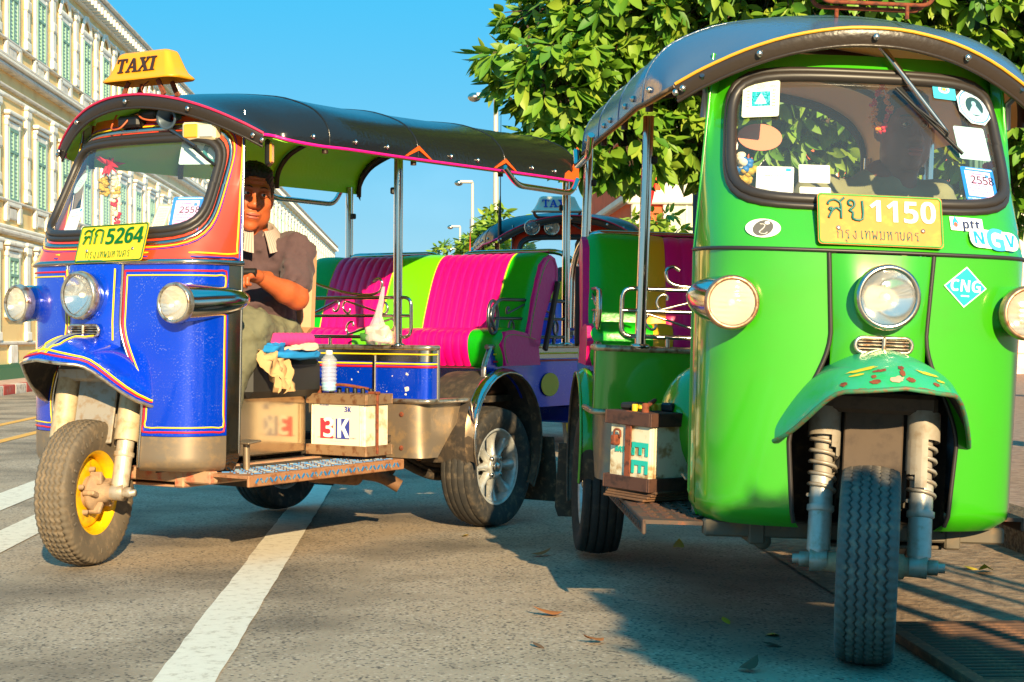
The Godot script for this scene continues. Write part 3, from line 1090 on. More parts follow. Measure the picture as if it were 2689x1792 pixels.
	var fr := obj("front_rim", steel_rim(0.166, 0.136), K.rim_paint, fork, Transform3D(Basis(), Vector3(0, 0.285, 0.078)))
	var hub := MB.new()
	hub.lathe([Vector2(0.0, -0.14), Vector2(0.028, -0.14), Vector2(0.03, -0.07), Vector2(0.062, -0.06), Vector2(0.066, 0.0), Vector2(0.062, 0.03), Vector2(0.075, 0.035), Vector2(0.075, 0.055), Vector2(0.04, 0.062), Vector2(0.036, 0.1), Vector2(0.028, 0.104), Vector2(0.028, 0.14), Vector2(0.0, 0.14)], 24, x_lathe())
	for k in 5:
		var a := TAU * k / 5
		hub.lathe([Vector2(0.011, 0.01), Vector2(0.011, 0.038), Vector2(0.0, 0.04)], 6, Transform3D(x_lathe().basis, Vector3(0, cos(a) * 0.09, sin(a) * 0.09)))
		hub.box(Vector3(0.05, 0.05, 0.02), Vector3(0.055, cos(a + 0.3) * 0.06, sin(a + 0.3) * 0.06), 0.005, Basis(Vector3.RIGHT, a))
	obj("front_hub", hub, M.hub_dust, fork, Transform3D(Basis(), Vector3(0, 0.285, 0.078)))
	# ---- lamps
	lamp(T, "headlamp", Vector3(0, 1.055, 1.90), Vector3(0, -0.02, 1).normalized(), 0.079, K.lamp_ring, M.lens, 0.09, K.lamp_pod)
	for sd: float in [1.0, -1.0]:
		lamp(T, "side_lamp", Vector3(0.436 * sd, 1.025, 1.825), Vector3(0.10 * sd, 0, 1).normalized(), 0.066, K.side_ring, M.lens_warm, 0.08, K.side_pod, Vector3(0.488 * sd, 1.045, 1.47))
	# chrome vent badge under the headlamp
	var vent := MB.new()
	var vp := PackedVector3Array()
	for q in rrect(0.165, 0.042, 0.02, 5): vp.append(Vector3(q.x, 0.917 + q.y, 1.868))
	vent.tube(vp, 0.006, 8, true)
	vent.box(Vector3(0.15, 0.005, 0.008), Vector3(0, 0.917, 1.868), 0.002)
	vent.box(Vector3(0.012, 0.05, 0.014), Vector3(0, 0.917, 1.87), 0.004)
	vent.box(Vector3(0.15, 0.004, 0.006), Vector3(0, 0.927, 1.866), 0.001)
	vent.box(Vector3(0.15, 0.004, 0.006), Vector3(0, 0.907, 1.866), 0.001)
	var vo := obj("vent_badge", vent, M.worn_chrome, T)
	var vd := MB.new(); vd.prism(rrect(0.15, 0.03, 0.014, 4), 0.01, Transform3D(Basis(), Vector3(0, 0.917, 1.856)))
	obj("vent_opening", vd, M.black, vo)
	# ---- number plate
	var plate_at := cab(K.plate_s, 1.262 + K.plate_dy, 0.022)
	var pm := MB.new(); pm.prism(rrect(0.37, 0.158, 0.012, 4), 0.003)
	var pl := obj("number_plate", pm, K.plate_mat, T, Transform3D(Basis(Vector3.RIGHT, -0.30).rotated(Vector3(0, 0, 1), K.plate_tilt), plate_at))
	var rimp := PackedVector3Array()
	for q in rrect(0.362, 0.15, 0.011, 4): rimp.append(Vector3(q.x, q.y, 0.002))
	var rm := MB.new(); rm.tube(rimp, 0.003, 6, true)
	obj("plate_border", rm, K.plate_edge, pl)
	if K.letters: obj("plate_letters", thai_text(K.letters, 0.058, 0.062, 0.0066, -0.162, 0.0, 0.003), K.plate_ink, pl)
	text(K.digits, "plate_digits", 0.066, K.plate_ink2, pl, Transform3D(Basis(), Vector3(0.066, 0.027, 0.002)), "Droid Sans", true, 0.006)
	obj("plate_province", thai_text("กรุงเทพมหานคร", 0.026, 0.0218, 0.0022, -0.13, -0.06, 0.002), K.plate_ink, pl)
	for x in [-1.0, 1.0]:
		obj("plate_bolt", ball(Vector3(0.007, 0.007, 0.004), Vector3(0.125 * x, -0.028, 0.003), 10, 6), M.worn_chrome, pl)
	# ---- roof
	var rdy: float = K.roof_dy
	var zs := []
	for i in 61: zs.append(lerpf(1.64, -0.80, i / 60.0))
	var rr := []; var ri := []
	for z in zs:
		rr.append(roof_row(z, 0.0, rdy)); ri.append(roof_row(z, 0.014, rdy))
	var rm1 := MB.new(); rm1.grid(rr)
	var roof := obj("roof_canopy", rm1, K.canopy, T)
	var rm2 := MB.new(); rm2.grid(ri)
	obj("roof_lining", rm2, K.lining, roof)
	var fe: PackedVector3Array = rr[0]
	var lipb := PackedVector3Array(); var lipc := PackedVector3Array()
	for q in fe:
		lipb.append(q + Vector3(0, -0.022, 0.006)); lipc.append(q + Vector3(q.x * -0.02, -0.05, -0.006))
	var lm := MB.new(); lm.grid([fe, lipb, lipc])
	lm.tube(lipc, 0.006, 6)
	obj("visor_edge", lm, K.visor, roof)
	var pip := MB.new()
	var pf := PackedVector3Array()
	for q in fe: pf.append(q + Vector3(0, 0.002, 0.003))
	pip.tube(pf, 0.0055, 6)
	obj("visor_piping", pip, K.piping_front, roof)
	for e in [0, fe.size() - 1]:
		var sp := PackedVector3Array()
		for r3 in rr: sp.append(r3[e] + Vector3(0, -0.003, 0))
		var sm := MB.new(); sm.tube(sp, 0.0065, 6)
		obj("side_piping", sm, K.piping_side, roof)
	var bk := PackedVector3Array(); var bk2 := PackedVector3Array()
	for q in rr[60]: bk.append(q); bk2.append(Vector3(q.x * 0.96, q.y - 0.05, q.z - 0.01))
	var bkm := MB.new(); bkm.grid([bk, bk2]); 
	obj("roof_back_edge", bkm, K.visor, roof)
	var stud := ball(Vector3(0.011, 0.011, 0.008), Vector3.ZERO, 10, 6).commit()
	for f in [0.06, 0.2, 0.36, 0.52, 0.68, 0.84, 0.95]:
		var i := int(f * (fe.size() - 1))
		obj("stud", stud, M.chrome_soft, roof, Transform3D(Basis(), lipb[i] + Vector3(0, -0.004, 0.006)))
	for z in [1.28, 1.06, 0.84, 0.36, 0.14, -0.34, -0.56]:
		for sd: float in [1.0, -1.0]:
			var q := roof_row(z, 0.0, 0.0)[0]
			obj("stud", stud, M.chrome_soft, roof, Transform3D(Basis(), Vector3((q.x + 0.003) * sd, q.y + 0.03, z)))
	for z in [1.2, 0.61, -0.1, -0.8]:
		var hp := roof_row(z, 0.03, rdy)
		var hm := MB.new(); hm.tube(hp, 0.013, 8)
		obj("roof_hoop", hm, M.brown_steel, T)
		var seam := MB.new(); seam.tube(roof_row(z, 0.0, rdy), 0.0035, 5)
		obj("roof_seam", seam, K.canopy, roof)
	if K.has("corner_patch"):
		for sd: float in [1.0, -1.0]:
			for z in [0.61, -0.1]:
				var q := roof_row(z, 0.0, 0.0)[0]
				var tm := MB.new()
				tm.prism(PackedVector2Array([Vector2(-0.1, 0.0), Vector2(-0.085, 0.0), Vector2(0, 0.033), Vector2(0.085, 0.0), Vector2(0.1, 0.0), Vector2(0, 0.052)]), 0.005, Transform3D(Basis(Vector3.UP, PI / 2), Vector3((q.x + 0.003) * sd, q.y + 0.004, z)))
				obj("corner_patch", tm, K.corner_patch, roof)
			var cp := MB.new()
			cp.prism(PackedVector2Array([Vector2(0, 0), Vector2(0.14, 0.0), Vector2(0.13, 0.03), Vector2(0.1, 0.045), Vector2(0.07, 0.035), Vector2(0.05, 0.05), Vector2(0.055, 0.07), Vector2(0.04, 0.09), Vector2(0.035, 0.13), Vector2(0.015, 0.17), Vector2(0, 0.16)]), 0.006, Transform3D(Basis(Vector3.UP, -PI / 2), Vector3((roof_row(-0.8, 0, 0)[0].x + 0.001) * sd, 1.69, -0.80)))
			obj("corner_patch", cp, K.corner_patch, roof)
	# ---- posts and side rails
	for sd: float in [1.0, -1.0]:
		for z in [0.5, -0.72]:
			var px: float = 0.527 if z > 0.0 else 0.6 * rwid
			var pm2 := MB.new()
			pm2.tube(line(Vector3(px * sd, 0.85, z), Vector3(px * sd, 1.71, z)), 0.0205, 16)
			pm2.lathe([Vector2(0.0, 0.0), Vector2(0.036, 0.0), Vector2(0.034, 0.012), Vector2(0.021, 0.016)], 20, Transform3D(Basis(), Vector3(px * sd, 0.852, z)))
			var post := obj("post", pm2, K.post, T)
			var clip := MB.new(); clip.box(Vector3(0.02, 0.03, 0.03), Vector3((px - 0.028) * sd, 1.55, z), 0.005)
			obj("post_clip", clip, M.black, post)
		var grab := MB.new()
		grab.tube(bent([Vector3(0.655 * rwid * sd, 1.69, -0.03), Vector3(0.655 * rwid * sd, 1.615, -0.14), Vector3(0.655 * rwid * sd, 1.615, -0.66), Vector3(0.655 * rwid * sd, 1.69, -0.72)], 0.06), 0.014, 10)
		obj("grab_bar", grab, M.chrome, T)
		if full or sd == near:
			# front rail with scrolls
			var z := 0.5
			var rl := MB.new()
			rl.tube(bent([Vector3(0.005 * sd, 1.072, z), Vector3(0.600 * sd, 1.072, z), Vector3(0.600 * sd, 0.895, z), Vector3(0.005 * sd, 0.895, z)], 0.04), 0.0085, 8)
			rl.tube(line(Vector3(0.600 * sd, 0.99, z), Vector3(0.005 * sd, 0.99, z)), 0.0075, 8)
			rl.tube(line(Vector3(0.145 * sd, 0.895, z), Vector3(0.145 * sd, 0.85, z)), 0.008, 8)
			rl.tube(line(Vector3(0.425 * sd, 0.895, z), Vector3(0.425 * sd, 0.85, z)), 0.008, 8)
			rl.tube(spline([Vector3(-0.015 * sd, 1.16, z), Vector3(0.205 * sd, 1.10, z), Vector3(0.355 * sd, 1.085, z), Vector3(0.425 * sd, 1.10, z), Vector3(0.440 * sd, 1.14, z), Vector3(0.415 * sd, 1.158, z), Vector3(0.390 * sd, 1.145, z)], 5), 0.0065, 8)
			rl.tube(scroll(Vector3(0.245 * sd, 1.055, z), Vector3(0.445 * sd, 1.0, z), Vector3(0, -1, 0), 0.033), 0.0055, 6)
			rl.tube(scroll(Vector3(0.035 * sd, 1.0, z), Vector3(0.175 * sd, 1.055, z), Vector3(0, 1, 0), 0.028), 0.0055, 6)
			rl.tube(scroll(Vector3(0.485 * sd, 0.975, z), Vector3(0.265 * sd, 0.91, z), Vector3(0, -1, 0), 0.033), 0.0055, 6)
			obj("bulkhead_rail", rl, K.rail, T)
			# rear arm rail
			var rb := MB.new()
			var xr := 0.6 * rwid * sd
			rb.tube(bent([Vector3(xr, 1.075, -0.78), Vector3(xr, 1.075, -0.08), Vector3(xr, 1.0, 0.0), Vector3(xr, 0.895, -0.08), Vector3(xr, 0.895, -0.78)], 0.05), 0.0085, 8)
			rb.tube(line(Vector3(xr, 0.985, -0.05), Vector3(xr, 0.985, -0.78)), 0.0075, 8)
			var ov := PackedVector3Array()
			for q in ellipse(0.042, 0.078, 28): ov.append(Vector3(xr, 0.99 + q.y, -0.035 + q.x))
			rb.tube(ov, 0.0085, 8, true)
			rb.tube(scroll(Vector3(xr, 1.03, -0.05), Vector3(xr, 0.955, -0.02), Vector3(0, 0, 1), 0.014), 0.005, 6)
			rb.tube(scroll(Vector3(xr, 1.01, -0.17), Vector3(xr, 1.055, -0.32), Vector3(0, 1, 0), 0.018), 0.0055, 6)
			rb.tube(scroll(Vector3(xr, 1.055, -0.42), Vector3(xr, 1.01, -0.58), Vector3(0, -1, 0), 0.018), 0.0055, 6)
			for zz in [-0.37, -0.2, -0.62]:
				var oo := PackedVector3Array()
				for q in ellipse(0.022, 0.034, 20): oo.append(Vector3(xr, (1.03 if zz == -0.37 else 0.94) + q.y, zz + q.x))
				rb.tube(oo, 0.0055, 6, true)
			for zz in [-0.12, -0.6]: rb.tube(line(Vector3(xr, 0.895, zz), Vector3(xr, 0.85, zz)), 0.0085, 8)
			obj("rear_arm_rail", rb, K.rail2, T)
	# ---- lower body
	for sd: float in [1.0, -1.0]:
		# the bulkhead behind the driver turns the corner at the passengers' entry
		var sp := MB.new()
		var prof := []
		for q in bent([Vector3(0.0, 0, 0.5), Vector3(0.69, 0, 0.5), Vector3(0.69, 0, 0.42)], 0.07, 8): prof.append(q)
		var rim_at := func(d: float, y: float) -> PackedVector3Array:
			var o := PackedVector3Array()
			for q in prof: o.append(Vector3((q.x + d * smoothstep(0.5, 0.69, q.x)) * sd, y, q.z + d * smoothstep(0.69, 0.6, q.x)))
			return o
		sp.grid([rim_at.call(0.0, 0.612), rim_at.call(0.0, 0.7), rim_at.call(0.0, 0.78), rim_at.call(0.0, 0.85)])
		var pn := obj("bulkhead_panel", sp, body, T)
		var cap := MB.new(); var low := MB.new()
		cap.tube(rim_at.call(0.003, 0.848), 0.012, 8); low.tube(rim_at.call(0.004, 0.61), 0.011, 8)
		low.tube(line(Vector3(0.694 * sd, 0.61, 0.43), Vector3(0.694 * sd, 0.606, 0.05)), 0.012, 8)
		obj("top_trim", cap, K.body_trim, pn); obj("bottom_trim", low, K.body_trim, pn)
		if K.has("side_band"):
			var bnd := MB.new()
			bnd.grid([rim_at.call(0.003, 0.785), rim_at.call(0.003, 0.84)]); obj("steel_band", bnd, M.chrome_soft, pn)
			for st in [[0.775, 0.005, K.stripe_b, 0.001], [0.762, 0.005, K.stripe_a, 0.001], [0.818, 0.004, K.stripe_b, 0.004]]:
				var s1 := MB.new(); s1.tube(rim_at.call(st[3], st[0]), st[1], 6)
				obj("pinstripe", s1, st[2], pn)
			var up := MB.new(); up.box(Vector3(0.018, 0.2, 0.012), Vector3(0.40 * sd, 0.715, 0.503), 0.003)
			obj("upright_trim", up, M.chrome_soft, pn)
			var up2 := MB.new(); up2.box(Vector3(0.02, 0.25, 0.02), Vector3(0.688 * sd, 0.73, 0.42), 0.004)
			obj("upright_trim", up2, M.chrome_soft, pn)
		# rear quarter over the wheel
		var rq := MB.new()
		var N := 40
		var top := PackedVector3Array(); var bot := PackedVector3Array(); var mid := PackedVector3Array()
		for i in N + 1:
			var z := lerpf(0.02, -0.86, float(i) / N)
			var dz := (z + 0.06) / 0.27
			var yb := 0.60
			if absf(dz) < 1.0: yb = maxf(0.60, 0.44 + 0.29 * sqrt(1.0 - dz * dz))
			if z < -0.33: yb = 0.55
			top.append(Vector3(0.60 * rwid * sd, 0.85, z)); mid.append(Vector3(0.604 * rwid * sd, lerpf(yb, 0.85, 0.5), z)); bot.append(Vector3(0.60 * rwid * sd, yb, z))
		rq.grid([bot, mid, top])
		var rqo := obj("rear_quarter_panel", rq, body, T)
		var tt := MB.new(); tt.tube(top, 0.012, 8)
		tt.tube(spline([Vector3(0.602 * rwid * sd, 0.85, -0.01), Vector3(0.606 * rwid * sd, 0.76, 0.05), Vector3(0.606 * rwid * sd, 0.68, 0.06), Vector3(0.604 * rwid * sd, 0.615, 0.13)], 4), 0.014, 8, false, true, 0.6)
		obj("top_trim", tt, K.body_trim, rqo)
		if K.has("side_band"):
			var bnd := MB.new(); bnd.quad(Vector3(0.607 * rwid * sd, 0.79, -0.06), Vector3(0.607 * rwid * sd, 0.84, -0.06), Vector3(0.607 * rwid * sd, 0.84, -0.85), Vector3(0.607 * rwid * sd, 0.79, -0.85))
			obj("steel_band", bnd, M.chrome_soft, rqo)
			for st in [[0.78, K.stripe_a], [0.815, K.stripe_b]]:
				var s4 := MB.new(); s4.tube(line(Vector3(0.609 * rwid * sd, st[0], -0.03), Vector3(0.609 * rwid * sd, st[0], -0.85)), 0.005, 6)
				obj("pinstripe", s4, st[1], rqo)
			var dot := MB.new(); dot.prism(ellipse(0.085, 0.058), 0.003, Transform3D(Basis(Vector3.UP, PI / 2), Vector3(0.609 * rwid * sd, 0.66, -0.55)))
			obj("yellow_roundel", dot, M.roundel, rqo)
		# wheel arch lip, mud flap
		var al := PackedVector3Array(); var al2 := PackedVector3Array()
		for i in 23:
			var a := lerpf(-0.38, PI + 0.72, i / 22.0)
			var rx := 0.295; var ry := 0.305
			al.append(Vector3(0.62 * rwid * sd, 0.435 + sin(a) * ry - maxf(0.0, a - PI) * 0.06, -0.06 + cos(a) * rx))
		for q in al: al2.append(q + Vector3(0.055 * sd, -0.012, 0))
		var arows := []
		for k in 4:
			var row := PackedVector3Array()
			for i in al.size():
				var p := al[i].lerp(al2[i], k / 3.0)
				p.y += 0.014 * sin(k / 3.0 * PI) 
				row.append(p)
			arows.append(row)
		var inn := PackedVector3Array()
		for q in al: inn.append(Vector3(0.40 * rwid * sd, q.y - 0.01, q.z))
		var am := MB.new(); am.grid([arows[0], arows[1], arows[2], arows[3]])
		am.tube(arows[3], 0.006, 6)
		obj("wheel_arch_flap", am, M.flap, T)
		var chm := MB.new()
		var crows := []
		for r3 in arows:
			var row := PackedVector3Array()
			for i in 13: row.append(r3[i] + Vector3(0.002 * sd, 0.003, 0))
			crows.append(row)
		chm.grid(crows); chm.tube(crows[3], 0.007, 6)
		obj("wheel_arch_lip", chm, K.arch, T)
		var im := MB.new(); im.grid([inn, arows[0]])
		obj("wheel_arch_liner", im, M.under, T)
		var fl := MB.new()
		fl.prism(PackedVector2Array([Vector2(-0.11, 0), Vector2(0.11, 0), Vector2(0.115, -0.28), Vector2(0.1, -0.32), Vector2(-0.1, -0.32), Vector2(-0.115, -0.28)]), 0.008, Transform3D(Basis(Vector3.RIGHT, 0.12), Vector3(0.6 * rwid * sd, 0.41, -0.42)))
		obj("mud_flap", fl, M.flap, T)
		# rear wheel
		var wx: float = K.wheel_x * sd
		var rt := obj("rear_tyre", tyre(0.285, 0.178, 0.168, false, [-0.6, -0.2, 0.2, 0.6]), K.rear_rubber, T, Transform3D(Basis(Vector3.UP, 0.0 if sd > 0 else PI), Vector3(wx, 0.285, -0.06)))
		obj("rear_rim", alloy_rim(0.18, 0.168), M.alloy, rt)
		var hc := MB.new()
		hc.lathe([Vector2(0.024, 0.05), Vector2(0.024, 0.062), Vector2(0.014, 0.066), Vector2(0.0, 0.066)], 18, x_lathe())
		for k in 4:
			var a := TAU * (k + 0.5) / 4
			hc.lathe([Vector2(0.012, 0.04), Vector2(0.012, 0.056), Vector2(0.0, 0.058)], 8, Transform3D(x_lathe().basis, Vector3(0, cos(a) * 0.052, sin(a) * 0.052)))
		obj("hub_cap", hc, M.chrome_soft, rt)
		# dusty skirt ahead of the wheel
		var sk := MB.new()
		var skr := []
		for i in 9:
			var f := i / 8.0
			var yy := lerpf(0.605, 0.355, f)
			var zz := lerpf(0.07, 0.38, pow(f, 0.75))
			var row := PackedVector3Array()
			for q in bent([Vector3(0.0, yy, 0.497), Vector3(0.655, yy, 0.497), Vector3(0.665, yy, zz)], 0.08, 8): row.append(Vector3(q.x * sd, q.y, q.z))
			skr.append(row)
		sk.grid(skr)
		var back2 := PackedVector3Array(); var back3 := PackedVector3Array()
		for r3 in skr: back2.append(r3[-1]); back3.append(r3[-1] + Vector3(-0.2 * sd, 0, 0))
		sk.grid([back2, back3])
		obj("dusty_skirt", sk, M.dusty_steel if full else body, T)
		var bolts := MB.new()
		for q in [[0.55, 0.55], [0.40, 0.55]]: bolts.add(ball(Vector3(0.012, 0.012, 0.006), Vector3(q[1] * sd, q[0], 0.5), 8, 5), Transform3D())
		obj("skirt_bolt", bolts, M.rust, T)
		# running board
		var st2 := MB.new()
		var bl := 1.02 if sd == near else 0.7
		st2.box(Vector3(0.26, 0.012, bl), Vector3(0.51 * sd, 0.356, 0.61 + bl / 2))
		st2.box(Vector3(0.012, 0.045, bl), Vector3(0.64 * sd, 0.34, 0.61 + bl / 2), 0.003)
		var board := obj("running_board", st2, K.board, T)
		var trd := MB.new()
		var rng2 := RandomNumberGenerator.new(); rng2.seed = 9
		for i in (26 if sd == near else 17):
			for j in 5:
				trd.box(Vector3(0.03, 0.004, 0.008), Vector3((0.42 + j * 0.045) * sd, 0.364, 0.66 + i * 0.036), 0.0, Basis(Vector3.UP, 0.8 if (i + j) % 2 == 0 else -0.8))
		for i in (34 if sd == near else 22):
			trd.box(Vector3(0.004, 0.022, 0.008), Vector3(0.6475 * sd, 0.34, 0.66 + i * 0.028), 0.0, Basis(Vector3.RIGHT, 0.7 if i % 2 == 0 else -0.7))
		obj("tread_pattern", trd, K.board_tread, board)
		var ped := MB.new()
		ped.tube(line(Vector3(0.45 * sd, 0.36, 1.42), Vector3(0.45 * sd, 0.47, 1.42)), 0.014, 10)
		ped.box(Vector3(0.09, 0.008, 0.08), Vector3(0.45 * sd, 0.474, 1.42), 0.003, Basis(Vector3.RIGHT, 0.1))
		obj("foot_pedal", ped, M.dusty_steel, T)
	# floor, frame, back panel, axle
	var fl2 := MB.new()
	fl2.box(Vector3(0.8, 0.03, 1.1), Vector3(0, 0.35, 1.08))
	fl2.box(Vector3(1.1 * rwid, 0.03, 0.75), Vector3(0, 0.60, -0.45))
	fl2.box(Vector3(0.98, 0.03, 0.62), Vector3(0, 0.44, 0.28))
	obj("floor", fl2, M.under, T)
	var chs := MB.new()
	for sd: float in [1.0, -1.0]:
		chs.box(Vector3(0.05, 0.07, 2.2), Vector3(0.3 * sd, 0.335, 0.55), 0.006)
	chs.box(Vector3(0.92, 0.05, 0.05), Vector3(0, 0.345, 1.62), 0.006)
	chs.box(Vector3(0.36, 0.012, 0.12), Vector3(0.1, 0.3, 1.55), 0.003)
	chs.lathe([Vector2(0.0, -0.012), Vector2(0.026, -0.012), Vector2(0.026, 0.012), Vector2(0.0, 0.012)], 14, along(Vector3(-0.28, 0.31, 1.63), Vector3(0, 0, 1)))
	obj("chassis_rail", chs, K.chassis, T)
	var ax := MB.new()
	ax.tube(line(Vector3(-0.6 * rwid, 0.285, -0.06), Vector3(0.6 * rwid, 0.285, -0.06)), 0.035, 12)
	ax.add(ball(Vector3(0.11, 0.11, 0.1), Vector3(0, 0.285, -0.06), 16, 10), Transform3D())
	for sd: float in [1.0, -1.0]:
		ax.tube(spline([Vector3(0.44 * sd, 0.36, 0.45), Vector3(0.44 * sd, 0.25, 0.15), Vector3(0.44 * sd, 0.23, -0.06), Vector3(0.44 * sd, 0.27, -0.3), Vector3(0.44 * sd, 0.38, -0.6)], 4), 0.018, 8)
		ax.tube(spline([Vector3(0.44 * sd, 0.38, 0.4), Vector3(0.44 * sd, 0.28, 0.15), Vector3(0.44 * sd, 0.26, -0.06), Vector3(0.44 * sd, 0.3, -0.3)], 4), 0.014, 8)
		ax.tube(line(Vector3(0.38 * sd, 0.27, -0.1), Vector3(0.36 * sd, 0.55, -0.14)), 0.025, 10)
	ax.tube(line(Vector3(0, 0.285, 0.0), Vector3(0, 0.34, 0.9)), 0.03, 10)
	ax.box(Vector3(0.3, 0.18, 0.4), Vector3(0, 0.33, 0.85), 0.03)
	obj("rear_axle", ax, M.under, T)
	var ex := MB.new()
	ex.tube(spline([Vector3(0.2, 0.33, 0.9), Vector3(0.32, 0.29, 0.62), Vector3(0.42, 0.27, 0.5), Vector3(0.5, 0.22, 0.44)], 5), 0.03, 12)
	ex.lathe([Vector2(0.0, -0.13), Vector2(0.06, -0.12), Vector2(0.065, 0.12), Vector2(0.0, 0.13)], 16, along(Vector3(0.3, 0.3, 0.66), Vector3(0.3, -0.1, -1)))
	obj("exhaust_pipe", ex, M.exhaust, T)
	var bkp := MB.new()
	bkp.box(Vector3(1.2 * rwid, 0.32, 0.03), Vector3(0, 0.69, -0.86), 0.01)
	bkp.box(Vector3(1.22 * rwid, 0.09, 0.06), Vector3(0, 0.5, -0.84), 0.01)
	obj("back_panel", bkp, body, T)
	var ch2 := MB.new()
	ch2.tube(bent([Vector3(0.03, 1.16, -0.8), Vector3(0.06, 1.33, -0.70), Vector3(0.6 * rwid, 1.33, -0.70), Vector3(0.64 * rwid, 1.2, -0.85), Vector3(0.64 * rwid, 0.9, -0.84)], 0.09), 0.014, 8)
	ch2.tube(bent([Vector3(-0.03, 1.16, -0.8), Vector3(-0.06, 1.33, -0.70), Vector3(-0.6 * rwid, 1.33, -0.70), Vector3(-0.64 * rwid, 1.2, -0.85), Vector3(-0.64 * rwid, 0.9, -0.84)], 0.09), 0.014, 8)
	obj("backrest_rail", ch2, chrome, T)
	# ---- passenger bench: backrest and seat in bands of colour with ribbed pink
	var bands: Array = K.bands
	var acc := -0.64 * rwid
	for bn in bands:
		var w: float = bn[0] * 1.28 * rwid
		var ribs: int = bn[2]
		for part in 2:
			var bmk := MB.new()
			var cols := maxi(ribs * 8, 6)
			var prof2: Array
			if part == 0:
				prof2 = [Vector2(0.905, -0.27), Vector2(0.98, -0.29), Vector2(1.08, -0.325), Vector2(1.18, -0.365), Vector2(1.25, -0.405), Vector2(1.293, -0.445), Vector2(1.312, -0.492), Vector2(1.297, -0.54), Vector2(1.245, -0.572), Vector2(1.175, -0.572), Vector2(1.11, -0.53)]
			else:
				prof2 = [Vector2(0.755, -0.075), Vector2(0.80, -0.05), Vector2(0.86, -0.04), Vector2(0.905, -0.05), Vector2(0.93, -0.085), Vector2(0.938, -0.15), Vector2(0.93, -0.25), Vector2(0.915, -0.36)]
			var sp3 := []
			for q in prof2: sp3.append(Vector3(0, q.x, q.y))
			var cur := spline(sp3, 3)
			var rws := []
			for i in cur.size():
				var row := PackedVector3Array()
				var tan_ := (cur[mini(i + 1, cur.size() - 1)] - cur[maxi(i - 1, 0)]).normalized()
				var nn := Vector3(0, -tan_.z, tan_.y)
				if part == 0 or true: nn = Vector3(0, tan_.z, -tan_.y) * -1.0
				for j in cols + 1:
					var f := float(j) / cols
					var x := acc + f * w
					var puff := 0.0
					if ribs > 0:
						puff = 0.006 * (pow(absf(sin(f * ribs * PI)), 0.5) - 1.0)
					else:
						puff = 0.008 * (pow(sin(clampf(f, 0.02, 0.98) * PI), 0.3) - 1.0) + 0.003
					# rounded outer ends
					var ed := clampf((0.64 * rwid - absf(x)) / 0.05, 0.0, 1.0)
					puff -= 0.03 * (1.0 - sqrt(1.0 - pow(1.0 - ed, 2.0)))
					row.append(Vector3(x, cur[i].y, cur[i].z) + nn * puff)
				rws.append(row)
			bmk.grid(rws)
			obj("backrest_band" if part == 0 else "seat_band", bmk, bn[1], T)
			if part == 0 and acc > -0.6 * rwid:
				var pb := PackedVector3Array()
				for q in rws: pb.append(q[0] + Vector3(0, 0, 0.001))
				var pbm := MB.new(); pbm.tube(pb, 0.004, 5)
				obj("seat_piping", pbm, K.seat_piping, T)
		acc += w
	for sd: float in [1.0, -1.0]:
		var ec := MB.new()
		ec.prism(PackedVector2Array([Vector2(0.905, -0.28), Vector2(1.08, -0.335), Vector2(1.18, -0.375), Vector2(1.25, -0.412), Vector2(1.285, -0.452), Vector2(1.30, -0.492), Vector2(1.285, -0.535), Vector2(1.24, -0.562), Vector2(1.17, -0.560), Vector2(1.10, -0.50), Vector2(0.98, -0.43), Vector2(0.85, -0.39), Vector2(0.85, -0.3)]), 0.03, Transform3D(Basis(Vector3(0, 1, 0), Vector3(0, 0, 1), Vector3(1, 0, 0)), Vector3(0.625 * rwid * sd, 0, 0)))
		ec.prism(PackedVector2Array([Vector2(0.76, -0.085), Vector2(0.86, -0.05), Vector2(0.92, -0.08), Vector2(0.93, -0.15), Vector2(0.915, -0.27), Vector2(0.86, -0.38), Vector2(0.76, -0.4)]), 0.03, Transform3D(Basis(Vector3(0, 1, 0), Vector3(0, 0, 1), Vector3(1, 0, 0)), Vector3(0.625 * rwid * sd, 0, 0)))
		obj("bench_end", ec, K.bench_end, T)
		var br := MB.new(); br.box(Vector3(0.02, 0.36, 0.03), Vector3(0.645 * rwid * sd, 1.0, -0.49), 0.004, Basis(Vector3.RIGHT, -0.35))
		obj("bench_bracket", br, M.brown_steel, T)
	var bb := MB.new()
	bb.box(Vector3(1.24, 0.14, 0.36), Vector3(0, 0.69, -0.25), 0.01)
	bb.box(Vector3(1.16, 0.30, 0.04), Vector3(0, 0.98, -0.66), 0.01, Basis(Vector3.RIGHT, -0.1))
	obj("bench_base", bb, M.brown_steel, T)
	var ris := MB.new(); ris.box(Vector3(1.26, 0.13, 0.01), Vector3(0, 0.685, -0.062), 0.003)
	obj("bench_riser", ris, M.chrome_soft, T)
	# ---- driver's place
	var dsb := MB.new()
	dsb.box(Vector3(0.5, 0.25, 0.52), Vector3(0, 0.515, 1.06), 0.006)
	var base_ := obj("seat_box", dsb, K.seat_box, T)
	var dst := MB.new(); dst.box(Vector3(0.62, 0.17, 0.5), Vector3(0.0, 0.72, 1.0), 0.03)
	obj("driver_seat", dst, M.seat_black, T)
	var dbk := MB.new(); dbk.box(Vector3(0.5, 0.40, 0.085), Vector3(0.02, 1.105, 0.775), 0.03, Basis(Vector3.RIGHT, -0.05))
	obj("driver_backrest", dbk, K.driver_back, T)
	var hb := MB.new()
	hb.tube(spline([Vector3(0.36, 1.16, 1.28), Vector3(0.26, 1.16, 1.33), Vector3(0.1, 1.13, 1.38), Vector3(0, 1.12, 1.39), Vector3(-0.1, 1.13, 1.38), Vector3(-0.26, 1.16, 1.33), Vector3(-0.36, 1.16, 1.28)], 4), 0.011, 8)
	hb.tube(line(Vector3(0, 1.12, 1.39), Vector3(0, 0.8, 1.55)), 0.02, 10)
